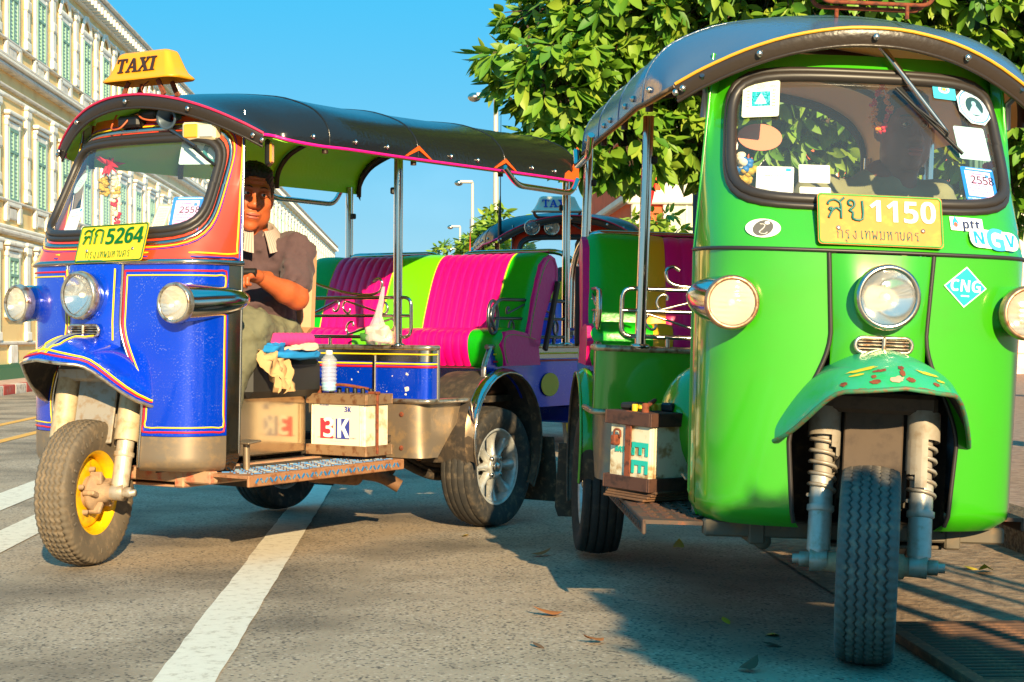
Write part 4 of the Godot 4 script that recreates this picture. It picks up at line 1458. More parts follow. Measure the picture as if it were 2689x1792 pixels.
	var hbo := obj("handlebar", hb, M.chrome, T)
	for sd: float in [1.0, -1.0]:
		var gp2 := MB.new(); gp2.tube(line(Vector3(0.27 * sd, 1.16, 1.325), Vector3(0.37 * sd, 1.16, 1.275)), 0.018, 12)
		obj("hand_grip", gp2, M.black, hbo)
	var dash := MB.new(); dash.box(Vector3(0.84, 0.05, 0.2), Vector3(0, 1.16, 1.56), 0.012)
	dash.box(Vector3(0.12, 0.09, 0.06), Vector3(0, 1.21, 1.52), 0.02)
	obj("dashboard", dash, M.black, T)
	# wiper
	var wp := MB.new()
	var w0: Vector3 = cab(K.wiper[0], K.wiper[1], 0.03); var w1: Vector3 = cab(K.wiper[2], K.wiper[3], 0.025); var w2: Vector3 = cab(K.wiper[4], K.wiper[5], 0.018); var w3: Vector3 = cab(K.wiper[6], K.wiper[7], 0.018)
	wp.tube(line(w0, w1), [0.011, 0.006], 8)
	var wo := obj("wiper_arm", wp, K.wiper_mat, T)
	var wb := MB.new(); wb.tube(line(w2, w3), 0.006, 6)
	wb.tube(PackedVector3Array([w2.lerp(w3, 0.25), w1 + Vector3(0, 0, 0.008), w2.lerp(w3, 0.75)]), 0.005, 6)
	obj("wiper_blade", wb, M.black, wo)
	# roof sign
	if K.has("sign"):
		var so: Vector3 = K.sign_at
		var sg := MB.new()
		var srows := []
		var sk2: float = K.sign_k
		for st in [[0.215, 0.085, 0.0], [0.222, 0.088, 0.006], [0.215, 0.082, 0.014], [0.196, 0.07, 0.03], [0.182, 0.06, 0.055], [0.166, 0.05, 0.09], [0.155, 0.043, 0.115], [0.148, 0.038, 0.126], [0.13, 0.026, 0.133], [0.05, 0.01, 0.134], [0.001, 0.001, 0.134]]:
			var row := PackedVector3Array()
			var rp := rrect(st[0] * 2, st[1] * 2, minf(st[0], st[1]) * 0.55, 5)
			for q in rp: row.append(Vector3(q.x * sk2, st[2] * sk2, q.y * sk2))
			row.append(row[0])
			srows.append(row)
		sg.grid(srows, true)
		var sgo := obj("taxi_sign", sg, K.sign, T, Transform3D(Basis(), so))
		text("TAXI", "sign_lettering", 0.067 * sk2, K.sign_ink, sgo, Transform3D(Basis(Vector3.RIGHT, -0.29), Vector3(-0.015, 0.068, 0.061) * sk2), "Droid Serif", true, 0.006)
		var br2 := MB.new()
		if K.has("sign_legs"):
			for x in [-1.0, 1.0]:
				br2.box(Vector3(0.02, 0.075, 0.012), Vector3(0.10 * x, -0.03, 0.03), 0.002, Basis(Vector3(0, 0, 1), 0.5 * x))
				br2.box(Vector3(0.02, 0.075, 0.012), Vector3(0.10 * x, -0.03, -0.05), 0.002, Basis(Vector3(0, 0, 1), 0.5 * x))
			br2.tube(spline([Vector3(0.02, 0.0, 0.02), Vector3(0.0, -0.03, 0.04), Vector3(0.01, -0.06, 0.03)], 4), 0.003, 5)
		else:
			for z in [0.05, -0.05]:
				br2.tube(bent([Vector3(-0.19, 0.0, z), Vector3(-0.17, -0.045, z), Vector3(0.17, -0.045, z), Vector3(0.19, 0.0, z)], 0.03), 0.007, 8)
				br2.tube(line(Vector3(0.1 * signf(z), -0.045, z), Vector3(0.1 * signf(z), -0.09, z)), 0.007, 8)
		obj("sign_bracket", br2, M.rust, sgo)
	return T

# ---------------------------------------------------------------- people: a distance field meshed as surface nets
class Field:
	var cell: float
	var o: Vector3
	var d: Vector3i
	var g := PackedFloat32Array()
	func _init(lo: Vector3, hi: Vector3, c: float) -> void:
		cell = c
		o = lo
		d = Vector3i(((hi - lo) / c).ceil()) + Vector3i.ONE
		g.resize(d.x * d.y * d.z)
		g.fill(0.06)
	func span(lo: Vector3, hi: Vector3) -> Array:
		var a := Vector3i(((lo - o) / cell).floor()).clamp(Vector3i.ZERO, d - Vector3i.ONE)
		var b := Vector3i(((hi - o) / cell).ceil()).clamp(Vector3i.ZERO, d - Vector3i.ONE)
		return [a, b]
	func cap(a: Vector3, b: Vector3, ra: float, rb: float, k := 0.02) -> void:
		var m := maxf(ra, rb) + 0.05
		var s := span(a.min(b) - Vector3.ONE * m, a.max(b) + Vector3.ONE * m)
		var ab := b - a
		var l2 := maxf(ab.length_squared(), 1e-9)
		for z in range(s[0].z, s[1].z + 1):
			for y in range(s[0].y, s[1].y + 1):
				var i: int = (z * d.y + y) * d.x + s[0].x
				for x in range(s[0].x, s[1].x + 1):
					var p := o + Vector3(x, y, z) * cell
					var t := clampf((p - a).dot(ab) / l2, 0.0, 1.0)
					var v := (p - a - ab * t).length() - lerpf(ra, rb, t)
					var e := g[i]
					var h := maxf(k - absf(v - e), 0.0) / k
					g[i] = minf(v, e) - h * h * k * 0.25
					i += 1
	func ell(c: Vector3, r: Vector3, k := 0.02, sub := false, basis := Basis()) -> void:
		var m := Vector3.ONE * (maxf(r.x, maxf(r.y, r.z)) + 0.04)
		if basis == Basis(): m = r + Vector3.ONE * 0.04
		var s := span(c - m, c + m)
		var inv := basis.transposed()
		for z in range(s[0].z, s[1].z + 1):
			for y in range(s[0].y, s[1].y + 1):
				var i: int = (z * d.y + y) * d.x + s[0].x
				for x in range(s[0].x, s[1].x + 1):
					var p := inv * (o + Vector3(x, y, z) * cell - c)
					var k0 := (p / r).length()
					var k1 := maxf((p / (r * r)).length(), 1e-6)
					var v := k0 * (k0 - 1.0) / k1
					var e := g[i]
					if sub:
						var h := maxf(k - absf(-v - e), 0.0) / k
						g[i] = maxf(-v, e) + h * h * k * 0.25
					else:
						var h := maxf(k - absf(v - e), 0.0) / k
						g[i] = minf(v, e) - h * h * k * 0.25
					i += 1
	func ripple(f: FastNoiseLite, amp: float) -> void:
		for z in d.z:
			for y in d.y:
				var i := (z * d.y + y) * d.x
				for x in d.x:
					if absf(g[i]) < 0.03:
						var p := o + Vector3(x, y, z) * cell
						g[i] += f.get_noise_3d(p.x, p.y, p.z) * amp
					i += 1
	func mesh(m: MB, keep: Variant = null) -> void:
		var id := {}
		var sx := 1; var sy := d.x; var sz := d.x * d.y
		var offs := [0, sx, sy, sx + sy, sz, sx + sz, sy + sz, sx + sy + sz]
		var base := m.v.size()
		for z in d.z - 1:
			for y in d.y - 1:
				var i := (z * d.y + y) * d.x
				for x in d.x - 1:
					var a := g[i]
					if absf(a) < cell * 4.0:
						var neg := 0
						for k in 8:
							if g[i + offs[k]] < 0.0: neg += 1
						if neg > 0 and neg < 8:
							var sum := Vector3.ZERO
							var cnt := 0
							for e in [[0, 1], [2, 3], [4, 5], [6, 7], [0, 2], [1, 3], [4, 6], [5, 7], [0, 4], [1, 5], [2, 6], [3, 7]]:
								var va := g[i + offs[e[0]]]; var vb := g[i + offs[e[1]]]
								if (va < 0.0) != (vb < 0.0):
									var t := va / (va - vb)
									var pa := Vector3(e[0] & 1, (e[0] >> 1) & 1, e[0] >> 2)
									var pb := Vector3(e[1] & 1, (e[1] >> 1) & 1, e[1] >> 2)
									sum += pa.lerp(pb, t)
									cnt += 1
							var p := sum / cnt
							id[i] = m.v.size()
							m.v.append(o + (Vector3(x, y, z) + p) * cell)
							var gr := Vector3(g[i + sx] - a + g[i + sx + sy + sz] - g[i + sy + sz], g[i + sy] - a + g[i + sx + sy + sz] - g[i + sx + sz], g[i + sz] - a + g[i + sx + sy + sz] - g[i + sx + sy])
							m.n.append(gr.normalized())
							m.t.append(Vector2.ZERO)
					i += 1
		for i in id:
			var a := g[i]
			for ax in 3:
				var st: int = [sx, sy, sz][ax]
				var u: int = [sy, sz, sx][ax]
				var w: int = [sz, sx, sy][ax]
				if not id.has(i - u) or not id.has(i - w) or not id.has(i - u - w): continue
				var b := g[i + st]
				if (a < 0.0) == (b < 0.0): continue
				var q := [id[i], id[i - u], id[i - u - w], id[i - w]]
				if keep != null and not keep.call(m.v[q[0]]): continue
				if a < 0.0: m.idx.append_array([q[0], q[2], q[1], q[0], q[3], q[2]])
				else: m.idx.append_array([q[0], q[1], q[2], q[0], q[2], q[3]])
		# smoother normals: average over faces
		var acc := PackedVector3Array(); acc.resize(m.v.size() - base)
		for k in range(0, m.idx.size(), 3):
			var ia := m.idx[k]
			if ia < base: continue
			var ib := m.idx[k + 1]; var ic := m.idx[k + 2]
			var nn := (m.v[ic] - m.v[ia]).cross(m.v[ib] - m.v[ia])
			acc[ia - base] += nn; acc[ib - base] += nn; acc[ic - base] += nn
		for k in acc.size():
			if acc[k].length_squared() > 1e-20: m.n[base + k] = acc[k].normalized()

func bounds(pts: Array, m: float) -> Array:
	var lo: Vector3 = pts[0]; var hi: Vector3 = pts[0]
	for p in pts: lo = lo.min(p); hi = hi.max(p)
	return [lo - Vector3.ONE * m, hi + Vector3.ONE * m]

func hand(m: MB, wrist: Vector3, fwd: Vector3, grip: Vector3, side: float, cell := 0.0035) -> void:
	# a hand closed round a bar: palm, four fingers of different lengths bent round it, thumb on the near side
	var f := fwd.normalized()
	var bar := grip.normalized()
	bar = (bar - f * bar.dot(f)).normalized()
	var dn := bar.cross(f).normalized()
	if dn.y > 0: dn = -dn
	var F := Field.new(wrist - Vector3.ONE * 0.15, wrist + Vector3.ONE * 0.15, cell)
	var palm0 := wrist + f * 0.015; var palm1 := wrist + f * 0.075
	for k in 4:
		var off := bar * (k - 1.5) * 0.0195
		F.cap(palm0 + off * 0.6, palm1 + off, 0.017, 0.0135, 0.012)
		var ln: float = [0.92, 1.0, 0.96, 0.78][k if side > 0 else 3 - k]
		var p0 := palm1 + off
		var p1 := p0 + (f * 0.030 + dn * 0.016) * ln
		var p2 := p1 + (f * 0.002 + dn * 0.028) * ln
		var p3 := p2 + (-f * 0.022 + dn * 0.004) * ln
		F.cap(p0, p1, 0.0105, 0.0098, 0.004); F.cap(p1, p2, 0.0098, 0.009, 0.004); F.cap(p2, p3, 0.009, 0.0078, 0.004)
	var tb := wrist + f * 0.03 - bar * side * 0.026
	var t1 := tb + f * 0.03 - bar * side * 0.02 + dn * 0.02
	var t2 := t1 + f * 0.022 + dn * 0.026 + bar * side * 0.01
	F.cap(tb, t1, 0.014, 0.0115, 0.01); F.cap(t1, t2, 0.0115, 0.009, 0.004)
	F.cap(wrist - f * 0.06, palm0, 0.027, 0.026, 0.02)
	F.mesh(m)

func person(label: String, xf: Transform3D, J: Dictionary, skin: Material, shirt: Material, pants: Material, fine: bool, group := "") -> Node3D:
	var P := thing("person", label, "person", xf.origin, xf.basis, group)
	var hb: Basis = J.head_basis
	var hc: Vector3 = J.head
	var hs: float = J.head_scale
	var hx := Transform3D(hb.scaled(Vector3.ONE * hs), hc)
	var body := MB.new()
	# head, in its own grid
	var cell := 0.0042 if fine else 0.008
	var H := Field.new(Vector3(-0.12, -0.24, -0.14), Vector3(0.12, 0.16, 0.15), cell)
	H.ell(Vector3(0, 0.035, -0.012), Vector3(0.076, 0.100, 0.094), 0.02)
	H.ell(Vector3(0, -0.045, 0.022), Vector3(0.064, 0.072, 0.066), 0.04)
	for s in [-1.0, 1.0]:
		H.ell(Vector3(0.038 * s, -0.012, 0.056), Vector3(0.030, 0.026, 0.024), 0.025)
		H.ell(Vector3(0.048 * s, -0.06, 0.02), Vector3(0.026, 0.034, 0.034), 0.03)
		H.ell(Vector3(0.031 * s, 0.022, 0.094), Vector3(0.017, 0.010, 0.014), 0.016, true)
		H.ell(Vector3(0.079 * s, 0.004, -0.012), Vector3(0.011, 0.033, 0.02), 0.008, false, Basis(Vector3.UP, -0.4 * s))
		H.ell(Vector3(0.088 * s, 0.006, -0.006), Vector3(0.006, 0.02, 0.01), 0.006, true)
		H.ell(Vector3(0.015 * s, -0.026, 0.095), Vector3(0.011, 0.0095, 0.012), 0.008)
		H.ell(Vector3(0.009 * s, -0.035, 0.102), Vector3(0.004, 0.003, 0.006), 0.003, true)
		H.cap(Vector3(0.012 * s, 0.04, 0.083), Vector3(0.048 * s, 0.041, 0.066), 0.009, 0.008, 0.02)
	H.cap(Vector3(0, 0.022, 0.082), Vector3(0, -0.02, 0.106), 0.009, 0.0135, 0.014)
	H.ell(Vector3(0, -0.02, 0.1), Vector3(0.013, 0.012, 0.014), 0.01)
	H.ell(Vector3(0, -0.056, 0.084), Vector3(0.030, 0.011, 0.014), 0.012)
	H.ell(Vector3(0, -0.073, 0.080), Vector3(0.025, 0.010, 0.014), 0.012)
	H.ell(Vector3(0, -0.0635, 0.099), Vector3(0.026, 0.003, 0.012), 0.005, true)
	H.ell(Vector3(0, -0.102, 0.062), Vector3(0.026, 0.020, 0.022), 0.02)
	for i in 3: H.cap(Vector3(-0.03, 0.068 + i * 0.014, 0.083 - i * 0.008), Vector3(0.03, 0.068 + i * 0.014, 0.083 - i * 0.008), 0.003, 0.003, 0.012)
	H.cap(Vector3(0, -0.07, -0.02), Vector3(0, -0.19, -0.045), 0.060, 0.066, 0.03)
	var hm := MB.new()
	H.mesh(hm)
	body.add(hm, hx)
	# torso and arms, one field
	var pts := [J.hip, J.chest, J.neck, J.sh_l, J.sh_r, J.el_l, J.el_r, J.wr_l, J.wr_r]
	var bb := bounds(pts, 0.2)
	var c2 := 0.011 if fine else 0.02
	var B := Field.new(bb[0], bb[1], c2)
	B.cap(J.hip, J.chest, 0.12, 0.13, 0.06)
	B.cap(J.chest, J.neck, 0.13, 0.065, 0.06)
	for s in ["l", "r"]:
		B.cap(J.chest + (J["sh_" + s] - J.chest) * 0.3, J["sh_" + s], 0.09, 0.07, 0.05)
		B.cap(J["sh_" + s], J["el_" + s], 0.060, 0.047, 0.03)
		var mid: Vector3 = J["el_" + s].lerp(J["wr_" + s], 0.3)
		B.cap(J["el_" + s], mid, 0.048, 0.049, 0.02)
		B.cap(mid, J["wr_" + s], 0.048, 0.029, 0.02)
	B.mesh(body)
	for s in ["l", "r"]:
		if J.has("grip_" + s):
			hand(body, J["wr_" + s], J["hand_" + s], J["grip_" + s], 1.0 if s == "l" else -1.0, 0.0036 if fine else 0.007)
	obj("body", body, skin, P)
	# shirt: wider than the body, sleeves end above the elbow
	var sp := [J.hip, J.chest, J.neck, J.sh_l, J.sh_r, J.el_l, J.el_r]
	bb = bounds(sp, 0.24)
	var S := Field.new(bb[0], bb[1], c2)
	var belly: Vector3 = J.hip.lerp(J.chest, 0.4) + hbasis_forward(J) * 0.05
	S.cap(J.hip + Vector3(0, -0.02, 0), J.chest, 0.165, 0.16, 0.06)
	S.ell(belly, Vector3(0.175, 0.15, 0.165), 0.06)
	S.cap(J.chest, J.neck + Vector3(0, -0.05, 0), 0.155, 0.08, 0.05)
	for s in ["l", "r"]:
		S.cap(J.chest + (J["sh_" + s] - J.chest) * 0.3, J["sh_" + s], 0.105, 0.080, 0.05)
		var end: Vector3 = J["sh_" + s].lerp(J["el_" + s], 0.66)
		S.cap(J["sh_" + s], end, 0.080, 0.073, 0.03)
	var fn := noise(FastNoiseLite.TYPE_SIMPLEX, 8.0, 71, 3)
	fn.domain_warp_enabled = true; fn.domain_warp_amplitude = 0.06; fn.domain_warp_frequency = 6.0
	S.ripple(fn, 0.024)
	var sm := MB.new()
	S.mesh(sm)
	obj("shirt", sm, shirt, P)
	# trousers
	bb = bounds([J.hip, J.hp_l, J.hp_r, J.kn_l, J.kn_r, J.an_l, J.an_r], 0.2)
	var T := Field.new(bb[0], bb[1], c2)
	T.cap(J.hp_l, J.hp_r, 0.12, 0.12, 0.05)
	T.cap(J.hip, J.hip + Vector3(0, 0.06, 0), 0.14, 0.13, 0.05)
	for s in ["l", "r"]:
		T.cap(J["hp_" + s], J["kn_" + s], 0.112, 0.088, 0.05)
		T.cap(J["kn_" + s], J["an_" + s], 0.088, 0.078, 0.05)
	T.ripple(fn, 0.022)
	var tm := MB.new(); T.mesh(tm)
	obj("trousers", tm, pants, P)
	for s in ["l", "r"]:
		var sh := MB.new()
		var a: Vector3 = J["an_" + s]
		var F2 := Field.new(a - Vector3(0.12, 0.12, 0.12), a + Vector3(0.12, 0.12, 0.24), 0.012)
		F2.cap(a + Vector3(0, -0.03, -0.03), a + Vector3(0, -0.045, 0.14), 0.042, 0.036, 0.02)
		F2.cap(a, a + Vector3(0, -0.03, 0.02), 0.045, 0.045, 0.02)
		F2.mesh(sh)
		obj("shoe", sh, M.black, P)
	# hair
	var R := Field.new(Vector3(-0.12, -0.1, -0.14), Vector3(0.12, 0.17, 0.12), cell)
	R.ell(Vector3(0, 0.046, -0.022), Vector3(0.084, 0.102, 0.096), 0.01)
	R.ell(Vector3(0, 0.10, 0.02), Vector3(0.066, 0.045, 0.06), 0.02)
	R.ell(Vector3(0, -0.02, 0.075), Vector3(0.088, 0.105, 0.062), 0.01, true)
	R.ell(Vector3(0, -0.11, 0.0), Vector3(0.11, 0.095, 0.12), 0.01, true)
	var hn := noise(FastNoiseLite.TYPE_SIMPLEX, 60.0, 5, 2)
	R.ripple(hn, 0.006)
	var hrm := MB.new(); R.mesh(hrm)
	obj("hair", hrm, M.hair, P, hx)
	for s in [-1.0, 1.0]:
		obj("eye", ball(Vector3(0.0125, 0.0105, 0.0125), Vector3(0.031 * s, 0.020, 0.0765), 16, 10), M.eye_white, P, hx)
		obj("iris", ball(Vector3(0.0058, 0.0058, 0.003), Vector3(0.031 * s + J.look, 0.020, 0.0885), 12, 8), M.iris, P, hx)
		var lid := MB.new()
		lid.tube(spline([Vector3(0.018 * s, 0.021, 0.087), Vector3(0.027 * s, 0.0275, 0.0905), Vector3(0.037 * s, 0.0275, 0.086), Vector3(0.046 * s, 0.02, 0.077)], 4), 0.0036, 6)
		lid.tube(spline([Vector3(0.018 * s, 0.018, 0.087), Vector3(0.028 * s, 0.0125, 0.088), Vector3(0.038 * s, 0.013, 0.084), Vector3(0.046 * s, 0.018, 0.077)], 4), 0.003, 6)
		obj("eyelid", lid, skin, P, hx)
		var br := MB.new()
		br.tube(spline([Vector3(0.013 * s, 0.043, 0.0915), Vector3(0.028 * s, 0.0485, 0.0865), Vector3(0.042 * s, 0.047, 0.079), Vector3(0.053 * s, 0.041, 0.066)], 4), [0.001, 0.002, 0.0024, 0.0026, 0.0026, 0.0026, 0.0024, 0.0022, 0.002, 0.0018, 0.0015, 0.0012, 0.001], 6)
		obj("eyebrow", br, M.hair, P, hx)
	var lp := MB.new()
	lp.add(ball(Vector3(0.0255, 0.0058, 0.007), Vector3(0, -0.0585, 0.0935), 20, 8), Transform3D())
	lp.add(ball(Vector3(0.0225, 0.0072, 0.007), Vector3(0, -0.0705, 0.0895), 20, 8), Transform3D())
	obj("lips", lp, M.lips, P, hx)
	return P

func hbasis_forward(J: Dictionary) -> Vector3:
	return J.fwd

func collar(P: Node3D, neck: Vector3, b: Basis, m: Material, r := 0.078) -> void:
	# a turned-down collar, open at the front, with two points
	var mb := MB.new()
	var rows := [PackedVector3Array(), PackedVector3Array(), PackedVector3Array(), PackedVector3Array(), PackedVector3Array()]
	for i in 41:
		var f := i / 40.0
		var a := lerpf(0.22, TAU - 0.22, f)   # from the front round the back
		var dir := b * Vector3(sin(a), 0, cos(a))
		var up := b.y
		var front := pow(absf(cos(a * 0.5)), 3.0)
		var drop := 0.034 + 0.05 * pow(absf(cos(a * 0.5)), 6.0)
		var lift := 0.03 - 0.06 * front
		var push := 0.02 * front
		rows[0].append(neck + dir * (r - 0.012) + up * (lift - 0.03))
		rows[1].append(neck + dir * (r - 0.006 + push) + up * (lift + 0.02))
		rows[2].append(neck + dir * (r + 0.004 + push) + up * (lift + 0.026))
		rows[3].append(neck + dir * (r + 0.022 + push * 1.5) + up * (lift + 0.02 - drop * 0.5))
		rows[4].append(neck + dir * (r + 0.034 + push * 2.2) + up * (lift + 0.01 - drop))
	mb.grid(rows)
	obj("collar", mb, m, P)

# ---------------------------------------------------------------- the setting, laid out along the street (turned 3.2 degrees)
var street := Transform3D(Basis(Vector3.UP, deg_to_rad(3.2)), Vector3.ZERO)

func sheet(x0: float, x1: float, z0: float, z1: float, y0: float, y1: float) -> MB:
	var m := MB.new()
	m.quad(Vector3(x0, y0, z0), Vector3(x1, y1, z0), Vector3(x1, y1, z1), Vector3(x0, y0, z1))
	return m

func road_y(x: float) -> float:
	var P := [[-100.0, 0.0], [0.69, 0.0], [1.3, -0.043], [1.5, -0.045], [1.9, -0.040], [2.54, -0.03]]
	for i in P.size() - 1:
		if x < P[i + 1][0]: return lerpf(P[i][1], P[i + 1][1], clampf((x - P[i][0]) / (P[i + 1][0] - P[i][0]), 0, 1))
	return -0.03

func build_ground() -> void:
	var gm := rough_ground(srgb(150, 140, 125), srgb(120, 112, 100), 51, 0.3)
	var g := MB.new(); g.quad(Vector3(-700, -0.12, -900), Vector3(700, -0.12, -900), Vector3(700, -0.12, 200), Vector3(-700, -0.12, 200))
	struct("ground", g, gm)
	var road := MB.new()
	var asphalt := asphalt_material()
	var rows := []
	for z in [12.0, 4.0, 0.0, -4.0, -8.0, -16.0, -40.0, -90.0, -320.0]:
		var row := PackedVector3Array()
		for x in [-6.3, -3.0, 0.0, 0.69, 0.9, 1.1, 1.3, 1.515]: row.append(street * Vector3(x, road_y(x), z))
		rows.append(row)
	road.grid(rows)
	struct("road", road, asphalt)
	var gut := MB.new()
	rows = []
	for z in [12.0, 0.0, -8.0, -16.0, -40.0, -320.0]:
		var row := PackedVector3Array()
		for x in [1.5, 1.9, 2.2, 2.56]: row.append(street * Vector3(x, road_y(x) + 0.005, z))
		rows.append(row)
	gut.grid(rows)
	struct("gutter", gut, rough_ground(srgb(150, 122, 94), srgb(98, 78, 60), 52, 0.7, 0.8))
	var pav := MB.new()
	pav.quad(street * Vector3(2.74, 0.105, 12), street * Vector3(2.74, 0.105, -320), street * Vector3(60, 0.105, -320), street * Vector3(60, 0.105, 12))
	struct("pavement", pav, rough_ground(srgb(158, 128, 108), srgb(118, 92, 76), 53, 0.6, 0.5))
	var pav2 := MB.new()
	pav2.quad(street * Vector3(-6.45, 0.14, 12), street * Vector3(-6.45, 0.14, -320), street * Vector3(-60, 0.14, -320), street * Vector3(-60, 0.14, 12))
	struct("pavement", pav2, rough_ground(srgb(205, 165, 142), srgb(176, 138, 118), 54, 0.4, 0.3))
	# painted lines
	var road_c := srgb(160, 144, 122)
	var white := worn_marking(srgb(226, 216, 196), road_c, 61)
	var yellow := worn_marking(srgb(232, 165, 60), road_c, 62)
	var wl := MB.new()
	rows = []
	var rng := RandomNumberGenerator.new(); rng.seed = 5
	for i in 240:
		var z := 6.0 - i * 0.12
		rows.append(PackedVector3Array([street * Vector3(-0.700 + rng.randf_range(-0.003, 0.003), 0.004, z), street * Vector3(-0.535 + rng.randf_range(-0.003, 0.003), 0.004, z)]))
	for i in 8: rows.append(PackedVector3Array([street * Vector3(-0.70, 0.004, -23.0 - i * 10.0), street * Vector3(-0.535, 0.004, -23.0 - i * 10.0)]))
	wl.grid(rows)
	struct("white_lane_line", wl, white)
	for x in [-3.58, -4.24]:
		var yl := MB.new()
		yl.quad(street * Vector3(x - 0.055, 0.004, 10), street * Vector3(x + 0.055, 0.004, 10), street * Vector3(x + 0.055, 0.004, -140), street * Vector3(x - 0.055, 0.004, -140))
		struct("yellow_road_line", yl, yellow)
	for x in [[-1.84, 0.10], [-2.28, 0.12]]:
		var am := MB.new()
		am.quad(street * Vector3(x[0] - x[1], 0.004, 10), street * Vector3(x[0] + x[1], 0.004, 10), street * Vector3(x[0] + x[1], 0.004, -120), street * Vector3(x[0] - x[1], 0.004, -120))
		struct("white_lane_line", am, white)
	# left kerb: red and white blocks
	var kl := thing("painted_kerb", "red and white painted kerb along the yellow building's pavement", "kerb", street * Vector3(-6.4, 0, -30), street.basis)
	var kb := MB.new(); kb.box(Vector3(0.16, 0.16, 0.70), Vector3.ZERO, 0.012)
	var kmesh := kb.commit()
	var red := grimy(srgb(178, 62, 48), srgb(150, 130, 115), 0.8, 0.0, 0.0, 15, 2.0, 0.6)
	var whi := grimy(srgb(214, 200, 182), srgb(150, 130, 115), 0.8, 0.0, 0.0, 16, 2.0, 0.6)
	for i in 70:
		obj("kerb_block", kmesh, red if i % 2 == 0 else whi, kl, Transform3D(Basis(), Vector3(0, 0.065, 12.0 - i * 0.71)))
	# right kerb: rough stones
	var kr := thing("stone_kerb", "rough mossy stone kerb beside the green tuk-tuk", "kerb", street * Vector3(2.64, 0, -6), street.basis)
	var stone := rough_ground(srgb(128, 108, 84), srgb(48, 40, 30), 17, 2.2, 3.0)
	var rng2 := RandomNumberGenerator.new(); rng2.seed = 77
	var ks := []
	for k in 3:
		var m := MB.new(); m.box(Vector3(0.2, 0.2, 0.985), Vector3.ZERO, 0.02)
		ks.append(m.commit())
	for i in 24:
		obj("kerb_stone", ks[i % 3], stone, kr, Transform3D(Basis(Vector3.UP, rng2.randf_range(-0.008, 0.008)).rotated(Vector3(0, 0, 1), rng2.randf_range(-0.03, 0.03)), Vector3(rng2.randf_range(-0.008, 0.008), 0.02 + rng2.randf_range(-0.006, 0.006), 5.0 - i)))
	# drain grate in the gutter
	var gr := thing("drain_grate", "rusty iron drain grate set in the gutter", "drain", street * Vector3(1.78, road_y(1.78) + 0.004, -4.62), street.basis)
	var fm := MB.new()
	for s in [-1.0, 1.0]:
		fm.box(Vector3(0.05, 0.03, 0.86), Vector3(0.30 * s, 0.008, 0), 0.004)
		fm.box(Vector3(0.65, 0.03, 0.05), Vector3(0, 0.0075, 0.43 * s), 0.004)
	var iron := grimy(srgb(92, 66, 50), srgb(140, 96, 66), 0.7, 0.35, 0.0, 18, 5.0, 0.8)
	obj("grate_frame", fm, iron, gr)
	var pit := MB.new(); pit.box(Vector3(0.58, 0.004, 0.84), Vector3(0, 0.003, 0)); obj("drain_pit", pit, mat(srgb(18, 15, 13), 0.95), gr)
	var bar := MB.new(); bar.box(Vector3(0.57, 0.02, 0.018), Vector3.ZERO, 0.004)
	var bmesh := bar.commit()
	for i in 19: obj("grate_bar", bmesh, iron, gr, Transform3D(Basis(), Vector3(0, 0.014, -0.40 + i * 0.0445)))
	# off to the right of the camera: the low railing whose bars stripe the gutter with shade
	var rl := thing("street_railing", "low grey steel railing on the right pavement", "railing", Vector3(2.85, 0.105, -1.5), Basis())
	for q in [[-0.25, 0.0, 0.055], [-0.05, 0.0, 0.02], [0.10, 0.0, 0.018], [0.17, 0.0, 0.026], [-0.42, 0.3, 0.035]]:
		var pm := MB.new(); pm.tube(line(Vector3(q[0], 0.0, q[1]), Vector3(q[0], 2.1, q[1])), q[2], 8)
		obj("railing_post", pm, M.dark_steel, rl)

